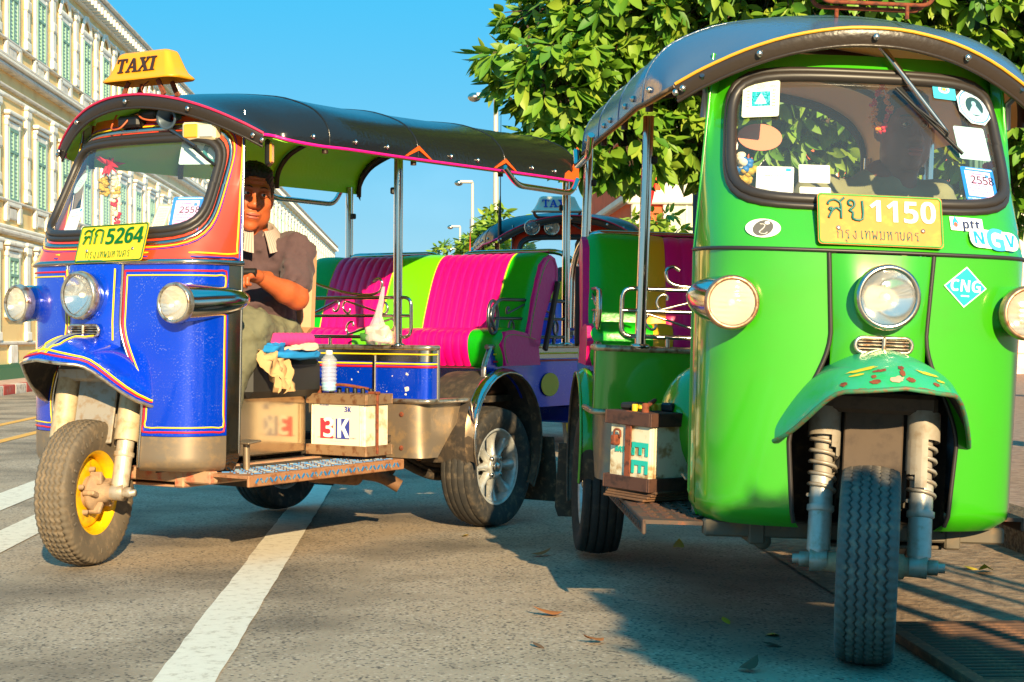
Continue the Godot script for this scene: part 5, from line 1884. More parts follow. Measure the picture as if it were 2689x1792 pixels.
func build_palace() -> void:
	var B := thing("long_building", "long three-storey yellow building with white trim and green shutters", "building", street * Vector3(-7.3, 0, -80), street.basis)
	var wallm := grimy(srgb(250, 212, 144), srgb(234, 184, 116), 0.85, 0.0, 0.0, 80, 0.25, 0.5)
	var white := grimy(srgb(250, 243, 228), srgb(222, 206, 182), 0.8, 0.0, 0.0, 81, 0.5, 0.5)
	var grey := grimy(srgb(226, 216, 202), srgb(180, 168, 152), 0.8, 0.0, 0.0, 82, 0.5, 0.5)
	var shut := mat(srgb(134, 172, 148), 0.6)
	var pane := mat(srgb(200, 222, 210), 0.55)
	var plinth := mat(srgb(74, 118, 78), 0.8)
	var Z0 := 58.0; var Z1 := -56.0   # local z of both ends
	var L := Z0 - Z1; var zc := (Z0 + Z1) / 2
	var w := MB.new(); w.box(Vector3(8, 8.3, L), Vector3(-4, 4.15, zc))
	obj("wall", w, wallm, B)
	var p := MB.new(); p.box(Vector3(0.14, 0.22, L), Vector3(0.05, 0.23, zc)); p.box(Vector3(0.1, 0.06, L), Vector3(0.04, 0.37, zc))
	obj("plinth", p, plinth, B)
	var band := func(y: float, called: String, h: float, out: float, m: Material) -> void:
		out *= 0.6
		var q := MB.new(); q.box(Vector3(out + 0.06, h, L + out), Vector3(out / 2 - 0.03, y, zc), minf(0.03, h * 0.3))
		obj(called, q, m, B)
	band.call(0.77, "sill_course", 0.07, 0.10, grey)
	band.call(2.58, "string_course", 0.07, 0.09, white); band.call(2.72, "string_course", 0.09, 0.18, grey); band.call(2.81, "string_course", 0.07, 0.13, white)
	band.call(3.28, "string_course", 0.05, 0.12, grey)
	band.call(5.12, "string_course", 0.08, 0.08, white); band.call(5.26, "string_course", 0.06, 0.12, grey)
	band.call(5.58, "main_cornice", 0.10, 0.24, grey); band.call(5.67, "main_cornice", 0.07, 0.32, white); band.call(5.75, "main_cornice", 0.08, 0.26, grey)
	band.call(6.10, "string_course", 0.05, 0.12, grey)
	band.call(7.75, "frieze", 0.10, 0.08, white); band.call(7.98, "frieze", 0.06, 0.14, white)
	band.call(8.18, "top_cornice", 0.08, 0.26, grey); band.call(8.27, "top_cornice", 0.08, 0.36, white); band.call(8.37, "top_cornice", 0.10, 0.46, grey)
	var br := MB.new()
	var z := Z0
	while z > Z1:
		br.box(Vector3(0.3, 0.15, 0.10), Vector3(0.13, 8.065, z))
		z -= 0.35
	tag(obj("cornice_brackets", br, white, B), "", "", "", "stuff")
	# the end of the roof
	var rf := MB.new(); rf.box(Vector3(7.6, 0.3, L), Vector3(-4.2, 8.55, zc)); obj("roof", rf, grey, B)
	# one of each, shared by every bay
	var mk_win := func(h: float) -> Array:
		var a := MB.new(); var f := MB.new()
		a.box(Vector3(0.03, h, 0.62), Vector3(0.02, 0, 0))
		var n := int(h / 0.07)
		for s in [-1.0, 1.0]:
			f.box(Vector3(0.05, h, 0.05), Vector3(0.035, 0, 0.295 * s))
			f.box(Vector3(0.045, h, 0.035), Vector3(0.035, 0, 0.024 * s))
			for i in n: a.box(Vector3(0.025, 0.02, 0.2), Vector3(0.034, -h / 2 + 0.04 + i * 0.07, 0.155 * s), 0.0, Basis(Vector3(0, 0, 1), -0.5))
		for y in [-0.48, 0.18, 0.48]: f.box(Vector3(0.05, 0.05, 0.6), Vector3(0.036, y * h, 0))
		return [a.commit(), f.commit()]
	var mk_sur := func(h: float, arch: bool) -> ArrayMesh:
		var m := MB.new()
		for s in [-1.0, 1.0]:
			m.box(Vector3(0.12, h + 0.08, 0.13), Vector3(0.06, 0, 0.40 * s), 0.015)
			m.box(Vector3(0.15, 0.12, 0.16), Vector3(0.075, h / 2 + 0.08, 0.41 * s), 0.02)
		m.box(Vector3(0.13, 0.12, 0.72), Vector3(0.064, h / 2 + 0.06, 0), 0.015)
		m.box(Vector3(0.16, 0.09, 1.02), Vector3(0.08, -h / 2 - 0.06, 0), 0.02)
		if arch:
			var pts := PackedVector3Array()
			for i in 15:
				var a := PI * i / 14.0
				pts.append(Vector3(0.1, h / 2 + 0.14 + sin(a) * 0.36, cos(a) * 0.44))
			m.tube(pts, 0.075, 8)
			m.tube(PackedVector3Array([Vector3(0.12, h / 2 + 0.16, -0.55), Vector3(0.12, h / 2 + 0.16, 0.55)]), 0.07, 6)
			m.box(Vector3(0.2, 0.12, 0.14), Vector3(0.1, h / 2 + 0.5, 0), 0.02)
		else:
			m.box(Vector3(0.22, 0.07, 1.0), Vector3(0.11, h / 2 + 0.17, 0), 0.02)
			m.box(Vector3(0.30, 0.07, 1.14), Vector3(0.15, h / 2 + 0.25, 0), 0.02)
		return m.commit()
	var mk_pil := func(h: float, block: bool) -> ArrayMesh:
		var m := MB.new()
		m.box(Vector3(0.14, h, 0.26), Vector3(0.07, 0, 0), 0.015)
		m.box(Vector3(0.2, 0.16, 0.36), Vector3(0.1, h / 2 - 0.1, 0), 0.03)
		m.box(Vector3(0.24, 0.07, 0.42), Vector3(0.12, h / 2 + 0.01, 0), 0.02)
		m.box(Vector3(0.19, 0.16, 0.34), Vector3(0.095, -h / 2 + 0.08, 0), 0.02)
		if block:
			m.box(Vector3(0.2, 0.2, 0.32), Vector3(0.1, 0.05, 0), 0.03)
			m.box(Vector3(0.18, 0.16, 0.30), Vector3(0.09, -h * 0.32, 0), 0.03)
		return m.commit()
	var panelm := MB.new()
	panelm.box(Vector3(0.10, 0.20, 0.5), Vector3(0.05, 0, 0), 0.02)
	var pmesh := panelm.commit()
	var pedm := MB.new(); pedm.box(Vector3(0.16, 0.30, 0.2), Vector3(0.08, 0, 0), 0.025)
	var pedmesh := pedm.commit()
	var low := MB.new(); low.box(Vector3(0.06, 0.34, 0.5), Vector3(0.03, 0, 0), 0.02)
	var lowm := low.commit()
	var floors := [[1.80, 0.95, false, 0.98], [3.93, 1.28, false, 0.0], [6.68, 1.15, true, 0.0]]
	var wm := []; var sm := []; 
	for f in floors:
		wm.append(mk_win.call(f[1])); sm.append(mk_sur.call(f[1], f[2]))
	var pl := [mk_pil.call(1.75, false), mk_pil.call(1.72, true), mk_pil.call(1.55, true)]
	var py := [1.68, 4.20, 6.92]
	for i in 52:
		var zb := 80.0 - (27.0 + 2.1 * i)
		for f in 3:
			var wo := obj("window", wm[f][0], pane, B, Transform3D(Basis(), Vector3(0, floors[f][0], zb)))
			obj("shutter_frame", wm[f][1], shut, wo)
			obj("window_surround", sm[f], white, B, Transform3D(Basis.from_scale(Vector3(0.42, 1, 1)), Vector3(0, floors[f][0], zb)))
			obj("pilaster", pl[f], white, B, Transform3D(Basis.from_scale(Vector3(0.42, 1, 1)), Vector3(0, py[f], zb + 1.05)))
		for y in [3.06, 5.92]:
			obj("balustrade_panel", pmesh, grey if i % 2 else white, B, Transform3D(Basis.from_scale(Vector3(0.42, 1, 1)), Vector3(0, y, zb)))
			for s in [-1.0, 1.0]: obj("pedestal", pedmesh, white, B, Transform3D(Basis.from_scale(Vector3(0.42, 1, 1)), Vector3(0, y, zb + 0.46 * s)))
		obj("wall_panel", lowm, white, B, Transform3D(Basis(), Vector3(0, 0.57, zb)))

func build_red_house() -> void:
	var B := thing("red_building", "orange-red building with white trim behind the big tree", "building", street * Vector3(4.3, 0, -33), street.basis)
	var red := grimy(srgb(222, 96, 52), srgb(196, 84, 50), 0.85, 0.0, 0.0, 90, 0.4, 0.5)
	var white := grimy(srgb(232, 220, 205), srgb(200, 180, 160), 0.8, 0.0, 0.0, 91, 0.5, 0.5)
	var w := MB.new(); w.box(Vector3(16, 7, 8), Vector3(8, 3.5, -4)); obj("wall", w, red, B)
	var r := MB.new(); r.prism(PackedVector2Array([Vector2(-0.6, 7.0), Vector2(16.6, 7.0), Vector2(8, 9.6)]), 9.0, Transform3D(Basis(), Vector3(0, 0, -4)))
	obj("roof", r, mat(srgb(150, 74, 50), 0.8), B)
	for y in [0.6, 2.55, 3.75, 5.2, 6.9]:
		var b := MB.new(); b.box(Vector3(16.2, 0.16 if y != 3.75 else 0.28, 0.2), Vector3(8, y, 0.06), 0.03); b.box(Vector3(0.2, 0.16, 8), Vector3(-0.06, y, -4), 0.03)
		obj("string_course", b, white, B)
	var pm := MB.new(); pm.box(Vector3(0.3, 6.8, 0.16), Vector3.ZERO, 0.03); var pmesh := pm.commit()
	var wp := MB.new(); wp.box(Vector3(0.7, 1.2, 0.06), Vector3.ZERO)
	var ws := MB.new()
	for s in [-1.0, 1.0]: ws.box(Vector3(0.14, 1.4, 0.14), Vector3(0.42 * s, 0, 0), 0.02)
	ws.box(Vector3(1.1, 0.16, 0.2), Vector3(0, 0.75, 0), 0.03); ws.box(Vector3(1.1, 0.12, 0.2), Vector3(0, -0.7, 0), 0.03)
	ws.box(Vector3(0.04, 1.2, 0.09), Vector3.ZERO)
	var wpm := wp.commit(); var wsm := ws.commit()
	var pane := mat(srgb(200, 205, 165), 0.3)
	for i in 8:
		obj("pilaster", pmesh, white, B, Transform3D(Basis(), Vector3(0.15 + i * 2.0, 3.4, 0.04)))
		for y in [1.6, 3.1, 4.5]:
			if i < 7:
				var o := obj("window", wpm, pane, B, Transform3D(Basis(), Vector3(1.15 + i * 2.0, y if y != 3.1 else 3.14, 0.02)))
				obj("window_frame", wsm, white, o)

func build_lamps() -> void:
	var lm := mat(srgb(196, 190, 180), 0.45, 0.2)
	var spots := [[-0.41, 41.0], [-1.57, 64.0], [-2.9, 90.0], [-3.75, 113.0]]
	var names := ["grey street lamp nearest behind the tree's left edge", "slim street lamp in the gap above the blue taxi's seat", "third street lamp along the road above the far hedge", "farthest small street lamp at the hedge"]
	for i in 4:
		var L := thing("street_lamp", names[i], "street lamp", Vector3(spots[i][0], 0, -spots[i][1]), street.basis, "street lamps along the road")
		var p := MB.new(); p.tube(line(Vector3(0, 0, 0), Vector3(0, 7.0, 0)), [0.10, 0.06], 10)
		obj("pole", p, lm, L)
		var a := MB.new(); a.box(Vector3(0.55, 0.12, 0.22), Vector3(-0.25, 7.02, 0), 0.04); obj("arm", a, lm, L)
		var hd := ball(Vector3(0.17, 0.12, 0.14), Vector3(-0.55, 6.97, 0), 14, 8); obj("lamp_head", hd, M.chrome_soft, L)
	var G := thing("globe_lamp", "white globe lamp in a ring before the red building", "street lamp", Vector3(2.66, 0, -25), street.basis)
	var p := MB.new(); p.tube(line(Vector3.ZERO, Vector3(0, 2.3, 0)), 0.035, 10); obj("pole", p, mat(srgb(150, 155, 160), 0.5), G)
	obj("globe", ball(Vector3.ONE * 0.085, Vector3(0, 2.43, 0), 20, 14), mat(srgb(228, 232, 225), 0.15), G)
	var rp := PackedVector3Array()
	for k in 32: rp.append(Vector3(cos(TAU * k / 32) * 0.125, 2.44 + sin(TAU * k / 32) * 0.13, 0))
	var r := MB.new(); r.tube(rp, 0.010, 6, true); r.tube(line(Vector3(0, 2.55, 0), Vector3(0, 2.64, 0)), [0.014, 0.003], 6); r.tube(line(Vector3(-0.12, 2.43, 0.0), Vector3(0.12, 2.43, 0.0)), 0.004, 5)
	obj("ring", r, mat(srgb(150, 155, 160), 0.5), G)
	var D := MB.new(); D.tube(line(Vector3.ZERO, Vector3(0, 4.0, 0)), 0.028, 10)
	tag(obj("sign_post", D, mat(srgb(62, 66, 72), 0.5), null, Transform3D(Basis(), Vector3(1.62, 0, -14.2))), "thin dark post behind the green taxi's bench", "post")
	var R := thing("flag_pole", "red banner on a slim pole behind the green taxi's posts", "banner", Vector3(1.42, 0, -17.5))
	var rm := MB.new(); rm.tube(line(Vector3.ZERO, Vector3(0, 2.95, 0)), 0.016, 8); obj("pole", rm, mat(srgb(150, 40, 25), 0.5), R)
	var fl := MB.new()
	var frows := []
	for i in 12: frows.append(PackedVector3Array([Vector3(0.016, 2.9 - i * 0.1, 0), Vector3(0.06 + 0.03 * sin(i * 0.9), 2.86 - i * 0.1, 0.03 * sin(i * 1.3)), Vector3(0.10 + 0.04 * sin(i * 0.7), 2.8 - i * 0.1, 0.04)]))
	fl.grid(frows); obj("banner", fl, mat(srgb(196, 24, 20), 0.7), R)
	var R2 := MB.new(); R2.tube(line(Vector3.ZERO, Vector3(0, 2.35, 0)), [0.012, 0.004], 6)
	var fp := thing("flag_pole", "short dark pole with red pennant left of the rear taxi", "banner", Vector3(-0.52, 0, -20.0))
	obj("pole", R2, mat(srgb(80, 40, 30), 0.5), fp)
	var fl2 := MB.new(); fl2.prism(PackedVector2Array([Vector2(-0.035, 1.35), Vector2(0.0, 2.2), Vector2(0.03, 1.35)]), 0.01); obj("pennant", fl2, mat(srgb(190, 30, 24), 0.7), fp)
	var gp := thing("green_post", "tall fluted green iron post at the top right", "post", Vector3(2.66, 0.1, -9.2))
	var gm := MB.new()
	var rows := []
	for y in [0.0, 0.5, 1.0, 5.5]:
		var row := PackedVector3Array()
		for k in 49:
			var a := TAU * k / 48
			var rr := 0.062 + 0.006 * cos(a * 12.0)
			row.append(Vector3(cos(a) * rr, y, sin(a) * rr))
		rows.append(row)
	gm.grid(rows, true)
	obj("shaft", gm, grimy(srgb(58, 96, 78), srgb(110, 130, 110), 0.5, 0.2, 0.0, 19, 3.0, 0.4), gp)
	var gb := MB.new(); gb.lathe([Vector2(0.12, 0), Vector2(0.12, 0.2), Vector2(0.09, 0.25), Vector2(0.08, 0.5), Vector2(0.066, 0.52)], 24); obj("base", gb, mat(srgb(58, 96, 78), 0.5), gp)

func leaf_mesh(width: float, curl: float, segs := 5) -> ArrayMesh:
	# one leaf, 1 long along -y from the stalk, folded along its midrib
	var m := MB.new()
	var rows := []
	for i in segs + 1:
		var f := float(i) / segs
		var wd := width * 0.5 * pow(sin(PI * pow(clampf(f, 0.0, 1.0), 0.82)), 0.8) if i > 0 and i < segs else 0.004
		var y := -f
		var zc := curl * f * f
		rows.append(PackedVector3Array([Vector3(-wd, y, zc + wd * 0.35), Vector3(0, y, zc), Vector3(wd, y, zc + wd * 0.35)]))
	m.grid(rows)
	return m.commit()

func leaf_tone(rng: RandomNumberGenerator, warm: float) -> Color:
	# linear base colours from deep green to yellow-green
	var t := rng.randf()
	var a := Color(0.04, 0.15, 0.014); var b := Color(0.12, 0.28, 0.016); var c := Color(0.30, 0.37, 0.035)
	var col := a.lerp(b, t) if rng.randf() > warm else b.lerp(c, t)
	return col

func tree(called: String, label: String, base: Vector3, limbs: Array, blobs: Array, sprays: int, leaf: float, seed_: int, warm: float, singles: int, category := "tree", group := "") -> void:
	var T := thing(called, label, category, base, Basis(), group)
	var bark := rough_ground(srgb(92, 74, 56), srgb(48, 38, 30), seed_, 3.0, 1.5)
	var tr := MB.new()
	for l in limbs:
		var pts := []
		for p in l[0]: pts.append(p - base)
		var sp := spline(pts, 4)
		var rr := []
		for i in sp.size(): rr.append(lerpf(l[1], l[2], float(i) / (sp.size() - 1)))
		tr.tube(sp, rr, 9)
	obj("trunk", tr, bark, T)
	var rng := RandomNumberGenerator.new(); rng.seed = seed_
	var meshes := [leaf_mesh(0.40, 0.18), leaf_mesh(0.46, -0.12), leaf_mesh(0.34, 0.3)]
	var lm := leaf_material(Color(0.5, 0.62, 0.12))
	var xfs := []
	var cols := []
	var total := 0.0
	for b in blobs: total += b[1].x * b[1].y * b[1].z
	var twigs := MB.new()
	for b in blobs:
		var n := int(sprays * b[1].x * b[1].y * b[1].z / total) + (12 if singles > 0 else 0)
		for i in n:
			var d := Vector3(rng.randfn(), rng.randfn(), rng.randfn()).normalized()
			var r := pow(rng.randf(), 0.22)
			var c: Vector3 = b[0] + d * r * b[1]
			if c.y < 0.9: continue
			var out := (d * Vector3(1, 0.6, 1) + Vector3(0, -0.25, 0)).normalized()
			var k := rng.randi_range(5, 9)
			var tone := leaf_tone(rng, warm)
			if r > 0.8 and singles > 0:
				twigs.tube(PackedVector3Array([c - out * leaf * 2.2 - base, c - base]), [0.006, 0.003], 4, false, false)
			for j in k:
				var a := TAU * j / k + rng.randf_range(-0.4, 0.4)
				var u := out.cross(Vector3.UP).normalized(); var w := out.cross(u)
				var dir := (out * rng.randf_range(0.1, 0.9) + (u * cos(a) + w * sin(a)) * 0.9 + Vector3(0, -0.7, 0)).normalized()
				var y := -dir
				var nx := (Vector3.UP * rng.randf_range(0.3, 1.0) + out * 0.7 + Vector3(rng.randfn(), rng.randfn(), rng.randfn()) * 0.3)
				var x := y.cross(nx).normalized()
				var z := x.cross(y).normalized()
				var s := leaf * rng.randf_range(0.65, 1.2)
				xfs.append(Transform3D(Basis(x * s, y * s, z * s), c + dir * 0.02 - base))
				var cc := tone.lerp(leaf_tone(rng, warm), 0.45)
				cols.append(cc)
	# the leaves that show largest are parts of their own
	var cam := Vector3(0, 0.9, 0)
	var order := []
	if singles > 0:
		for i in xfs.size():
			var p: Vector3 = xfs[i].origin + base - cam
			var sx := p.x / -p.z; var sy := p.y / -p.z
			if absf(sx) < 0.32 and absf(sy) < 0.21 and sx < 0.24: order.append([p.length() / xfs[i].basis.x.length(), i])
		order.sort_custom(func(a, b): return a[0] < b[0])
		order.resize(mini(singles, order.size()))
	var single := {}
	var tones := []
	for i in 8:
		var m := leaf_material(Color(0.5, 0.62, 0.12))
		m.vertex_color_use_as_albedo = false
		m.albedo_color = leaf_tone(rng, warm * 1.2).linear_to_srgb()
		tones.append(m)
	for q in order:
		single[q[1]] = true
		obj("leaf", meshes[q[1] % 3], tones[q[1] % 8], T, xfs[q[1]])
	var ids := []
	for i in xfs.size():
		if not single.has(i): ids.append(i)
	var mm := MultiMesh.new()
	mm.transform_format = MultiMesh.TRANSFORM_3D
	mm.use_colors = true
	mm.mesh = meshes[0]
	mm.instance_count = ids.size()
	for i in ids.size():
		mm.set_instance_transform(i, xfs[ids[i]])
		mm.set_instance_color(i, cols[ids[i]])
	var mi := MultiMeshInstance3D.new()
	mi.name = "foliage"
	mi.multimesh = mm
	mi.material_override = lm
	mi.set_meta("kind", "stuff")
	T.add_child(mi, true)
	if twigs.v.size() > 0: obj("twigs", twigs, bark, T).set_meta("kind", "stuff")

func build_trees() -> void:
	var b := Vector3(4.1, 0.1, -10.6)
	tree("leafy_tree", "big leafy tree overhanging the green tuk-tuk", b, [
		[[b, Vector3(4.0, 1.2, -10.5), Vector3(3.6, 2.2, -10.3), Vector3(2.6, 3.2, -10.0), Vector3(2.0, 4.2, -9.8)], 0.17, 0.05],
		[[Vector3(3.65, 2.0, -10.35), Vector3(2.2, 2.5, -10.0), Vector3(1.2, 2.7, -9.6), Vector3(0.3, 2.6, -9.4)], 0.08, 0.02],
		[[Vector3(3.8, 1.8, -10.4), Vector3(4.2, 2.8, -10.2), Vector3(4.6, 3.6, -10.0)], 0.09, 0.03],
		[[Vector3(2.4, 2.5, -10.0), Vector3(1.9, 2.2, -9.6), Vector3(1.5, 1.9, -9.4)], 0.035, 0.012]],
		[[Vector3(0.10, 2.50, -9.2), Vector3(0.32, 0.09, 0.3)], [Vector3(0.20, 2.26, -9.2), Vector3(0.30, 0.08, 0.3)], [Vector3(0.30, 2.06, -9.3), Vector3(0.28, 0.09, 0.3)], [Vector3(0.22, 2.74, -9.3), Vector3(0.28, 0.09, 0.3)], [Vector3(0.70, 2.95, -9.5), Vector3(0.66, 0.75, 0.7)], [Vector3(0.32, 2.42, -9.3), Vector3(0.45, 0.30, 0.5)], [Vector3(0.62, 2.12, -9.7), Vector3(0.6, 0.28, 0.6)],
		[Vector3(1.6, 3.1, -9.4), Vector3(1.1, 1.0, 0.9)], [Vector3(1.45, 2.35, -9.9), Vector3(0.85, 0.55, 0.7)], [Vector3(2.6, 3.3, -9.6), Vector3(1.2, 1.2, 1.0)], [Vector3(3.0, 2.5, -10.0), Vector3(1.2, 0.9, 0.9)],
		[Vector3(3.9, 3.3, -10.2), Vector3(1.4, 1.3, 1.2)], [Vector3(1.9, 4.3, -10.0), Vector3(1.6, 0.9, 1.1)]], 9600, 0.134, 101, 0.55, 300)
	# the shrub that throws the shade in the foreground stands right of the camera
	var s := Vector3(2.75, 0.1, -0.1)
	tree("leafy_shrub", "tall shade shrub on the pavement right of the photographer", s, [
		[[s, Vector3(2.7, 0.8, -0.1), Vector3(2.5, 1.6, -0.1)], 0.06, 0.03],
		[[Vector3(2.7, 0.7, -0.1), Vector3(2.3, 1.2, -0.2), Vector3(2.0, 1.6, -0.3)], 0.03, 0.015]],
		[[Vector3(2.08, 1.42, 0.0), Vector3(0.50, 0.74, 0.65)], [Vector3(1.95, 1.6, -0.3), Vector3(0.42, 0.45, 0.4)], [Vector3(1.9, 1.0, 0.1), Vector3(0.4, 0.45, 0.4)]], 1300, 0.15, 102, 0.35, 0, "shrub")
	tree("street_tree", "sparse yellow-green tree behind the rear taxi's antenna", Vector3(-0.1, 0, -28), [
		[[Vector3(-0.1, 0, -28), Vector3(-0.15, 1.6, -28), Vector3(-0.25, 2.8, -28)], 0.06, 0.02]],
		[[Vector3(-0.15, 2.5, -28), Vector3(0.55, 0.6, 0.5)], [Vector3(-0.45, 3.0, -28), Vector3(0.22, 0.45, 0.2)]], 90, 0.2, 103, 0.95, 0, "tree", "trees down the street")
	tree("street_tree", "bushy green tree below the far street lamps", Vector3(-1.6, 0, -52), [
		[[Vector3(-1.6, 0, -52), Vector3(-1.6, 3.0, -52)], 0.12, 0.05]],
		[[Vector3(-1.9, 3.2, -52), Vector3(0.9, 0.75, 0.9)], [Vector3(-0.9, 3.5, -51), Vector3(0.9, 0.9, 0.9)], [Vector3(-0.2, 2.8, -50), Vector3(1.2, 1.0, 0.9)]], 420, 0.24, 104, 0.75, 0, "tree", "trees down the street")
	tree("street_tree", "yellow-green shrub tree before the red building", Vector3(2.15, 0, -22), [
		[[Vector3(2.15, 0, -22), Vector3(2.1, 1.5, -22), Vector3(2.2, 2.4, -22)], 0.05, 0.02]],
		[[Vector3(2.0, 2.3, -22), Vector3(0.35, 0.35, 0.3)], [Vector3(1.7, 1.9, -21), Vector3(0.5, 0.6, 0.4)]], 110, 0.16, 105, 0.95, 0, "tree", "trees down the street")
	tree("street_tree", "dark leafy tree behind the big tree on the right", Vector3(7.4, 0, -19), [
		[[Vector3(7.4, 0, -19), Vector3(7.3, 2.0, -19), Vector3(7.0, 4.0, -19)], 0.2, 0.08]],
		[[Vector3(5.2, 4.6, -19), Vector3(2.4, 1.9, 1.5)], [Vector3(7.4, 3.9, -19.5), Vector3(1.8, 2.2, 1.5)], [Vector3(3.4, 5.2, -18), Vector3(1.8, 1.5, 1.4)]], 1500, 0.26, 106, 0.25, 0, "tree", "trees down the street")

func battery(parent: Node3D, at: Vector3, size: Vector3, turn: float, front: Material, case_m: Material, frame: Material, caps: Material) -> MeshInstance3D:
	var m := MB.new()
	m.box(size, Vector3(0, size.y / 2, 0), 0.006)
	for s in [-1.0, 1.0]:
		for k in 3:
			m.box(Vector3(0.006, size.y * 0.92, size.z + 0.006), Vector3(s * (size.x / 2 - 0.012 - k * 0.011), size.y / 2, 0), 0.002)
	var b := obj("battery", m, case_m, parent, Transform3D(Basis(Vector3.UP, turn), at))
	var f := MB.new()
	for y in [0.012, size.y - 0.01]:
		f = MB.new()
		for s in [-1.0, 1.0]:
			f.box(Vector3(size.x + 0.03, 0.045, 0.008), Vector3(0, y, s * (size.z / 2 + 0.010)), 0.002)
			f.box(Vector3(0.008, 0.045, size.z + 0.012), Vector3(s * (size.x / 2 + 0.011), y, 0), 0.002)
		if y > 0.1: f.box(Vector3(size.x + 0.02, 0.01, size.z + 0.01), Vector3(0, size.y + 0.008, 0), 0.002)
		obj("battery_frame", f, frame, b)
	var rod := MB.new()
	rod.tube(line(Vector3(size.x / 2 + 0.018, 0.0, 0.02), Vector3(size.x / 2 + 0.018, size.y + 0.02, 0.02)), 0.006, 8)
	rod.box(Vector3(0.05, 0.012, 0.03), Vector3(size.x / 2, size.y + 0.018, 0.02), 0.003)
	obj("clamp_rod", rod, M.rust, b)
	for k in 6:
		var c := MB.new(); c.lathe([Vector2(0.011, 0.0), Vector2(0.011, 0.02), Vector2(0.009, 0.024), Vector2(0.0, 0.024)], 12, Transform3D(Basis(), Vector3(-size.x * 0.36 + k * size.x * 0.145, size.y + 0.012, -0.01)))
		obj("cell_cap", c, caps, b)
	var tm := MB.new()
	tm.lathe([Vector2(0.013, 0.0), Vector2(0.011, 0.03), Vector2(0.0, 0.032)], 12, Transform3D(Basis(), Vector3(-size.x * 0.42, size.y + 0.012, 0.05)))
	tm.tube(spline([Vector3(-size.x * 0.42, size.y + 0.03, 0.05), Vector3(-size.x * 0.1, size.y + 0.05, 0.03), Vector3(size.x * 0.2, size.y + 0.03, -0.06)], 5), 0.007, 7)
	obj("battery_terminal", tm, M.rust, b)
	var q := MB.new(); q.prism(rrect(size.x * 0.82, size.y * 0.78, 0.004, 2), 0.001, Transform3D(Basis(), Vector3(0, size.y * 0.5, size.z / 2 + 0.0035)))
	q.planar(0, 1, Vector2(-size.x * 0.41, size.y * 0.89), Vector2(size.x * 0.82, -size.y * 0.78))
	obj("battery_label", q, front, b)
	return b

func crumpled(size: Vector3, seed_: int, amp: float) -> MB:
	# a soft folded cloth: a rounded slab with creases
	var f := noise(FastNoiseLite.TYPE_SIMPLEX, 8.0, seed_, 3)
	var m := MB.new()
	var rows := []
	for i in 21:
		var a := PI * i / 20.0
		var row := PackedVector3Array()
		for j in 41:
			var b := TAU * j / 40.0
			var d := Vector3(sin(a) * cos(b), cos(a), sin(a) * sin(b))
			var q := Vector3(signf(d.x) * pow(absf(d.x), 0.45), signf(d.y) * pow(absf(d.y), 0.5), signf(d.z) * pow(absf(d.z), 0.45))
			var p := q * size * 0.5
			var nn := f.get_noise_3d(p.x, p.y * 2.5, p.z)
			row.append(p + d * nn * amp + Vector3(0, 0.006 * sin(p.x * 60.0 + p.z * 30.0), 0) * clampf(d.y + 0.3, 0, 1))
		rows.append(row)
	m.grid(rows, true)
	return m

func garland(called: String, label: String, xf: Transform3D, pts: Array, cols: Array, r: float, seed_: int) -> void:
	# blossoms threaded on a string
	var T := thing(called, label, "garland", xf.origin, xf.basis)
	var s := spline(pts, 8)
	var m := MB.new(); m.tube(s, 0.0015, 4); obj("string", m, M.white_paper, T)
	var rng := RandomNumberGenerator.new(); rng.seed = seed_
	var per := s.size() / cols.size()
	for k in cols.size():
		var b := MB.new()
		for i in per * 3:
			var p := s[mini(k * per + i / 3, s.size() - 1)] + Vector3(rng.randfn(), rng.randfn(), rng.randfn()) * r * 0.7
			b.add(ball(Vector3(r, r * 0.8, r) * rng.randf_range(0.7, 1.2), p, 7, 5), Transform3D())
		obj("blossom_cluster", b, cols[k], T)

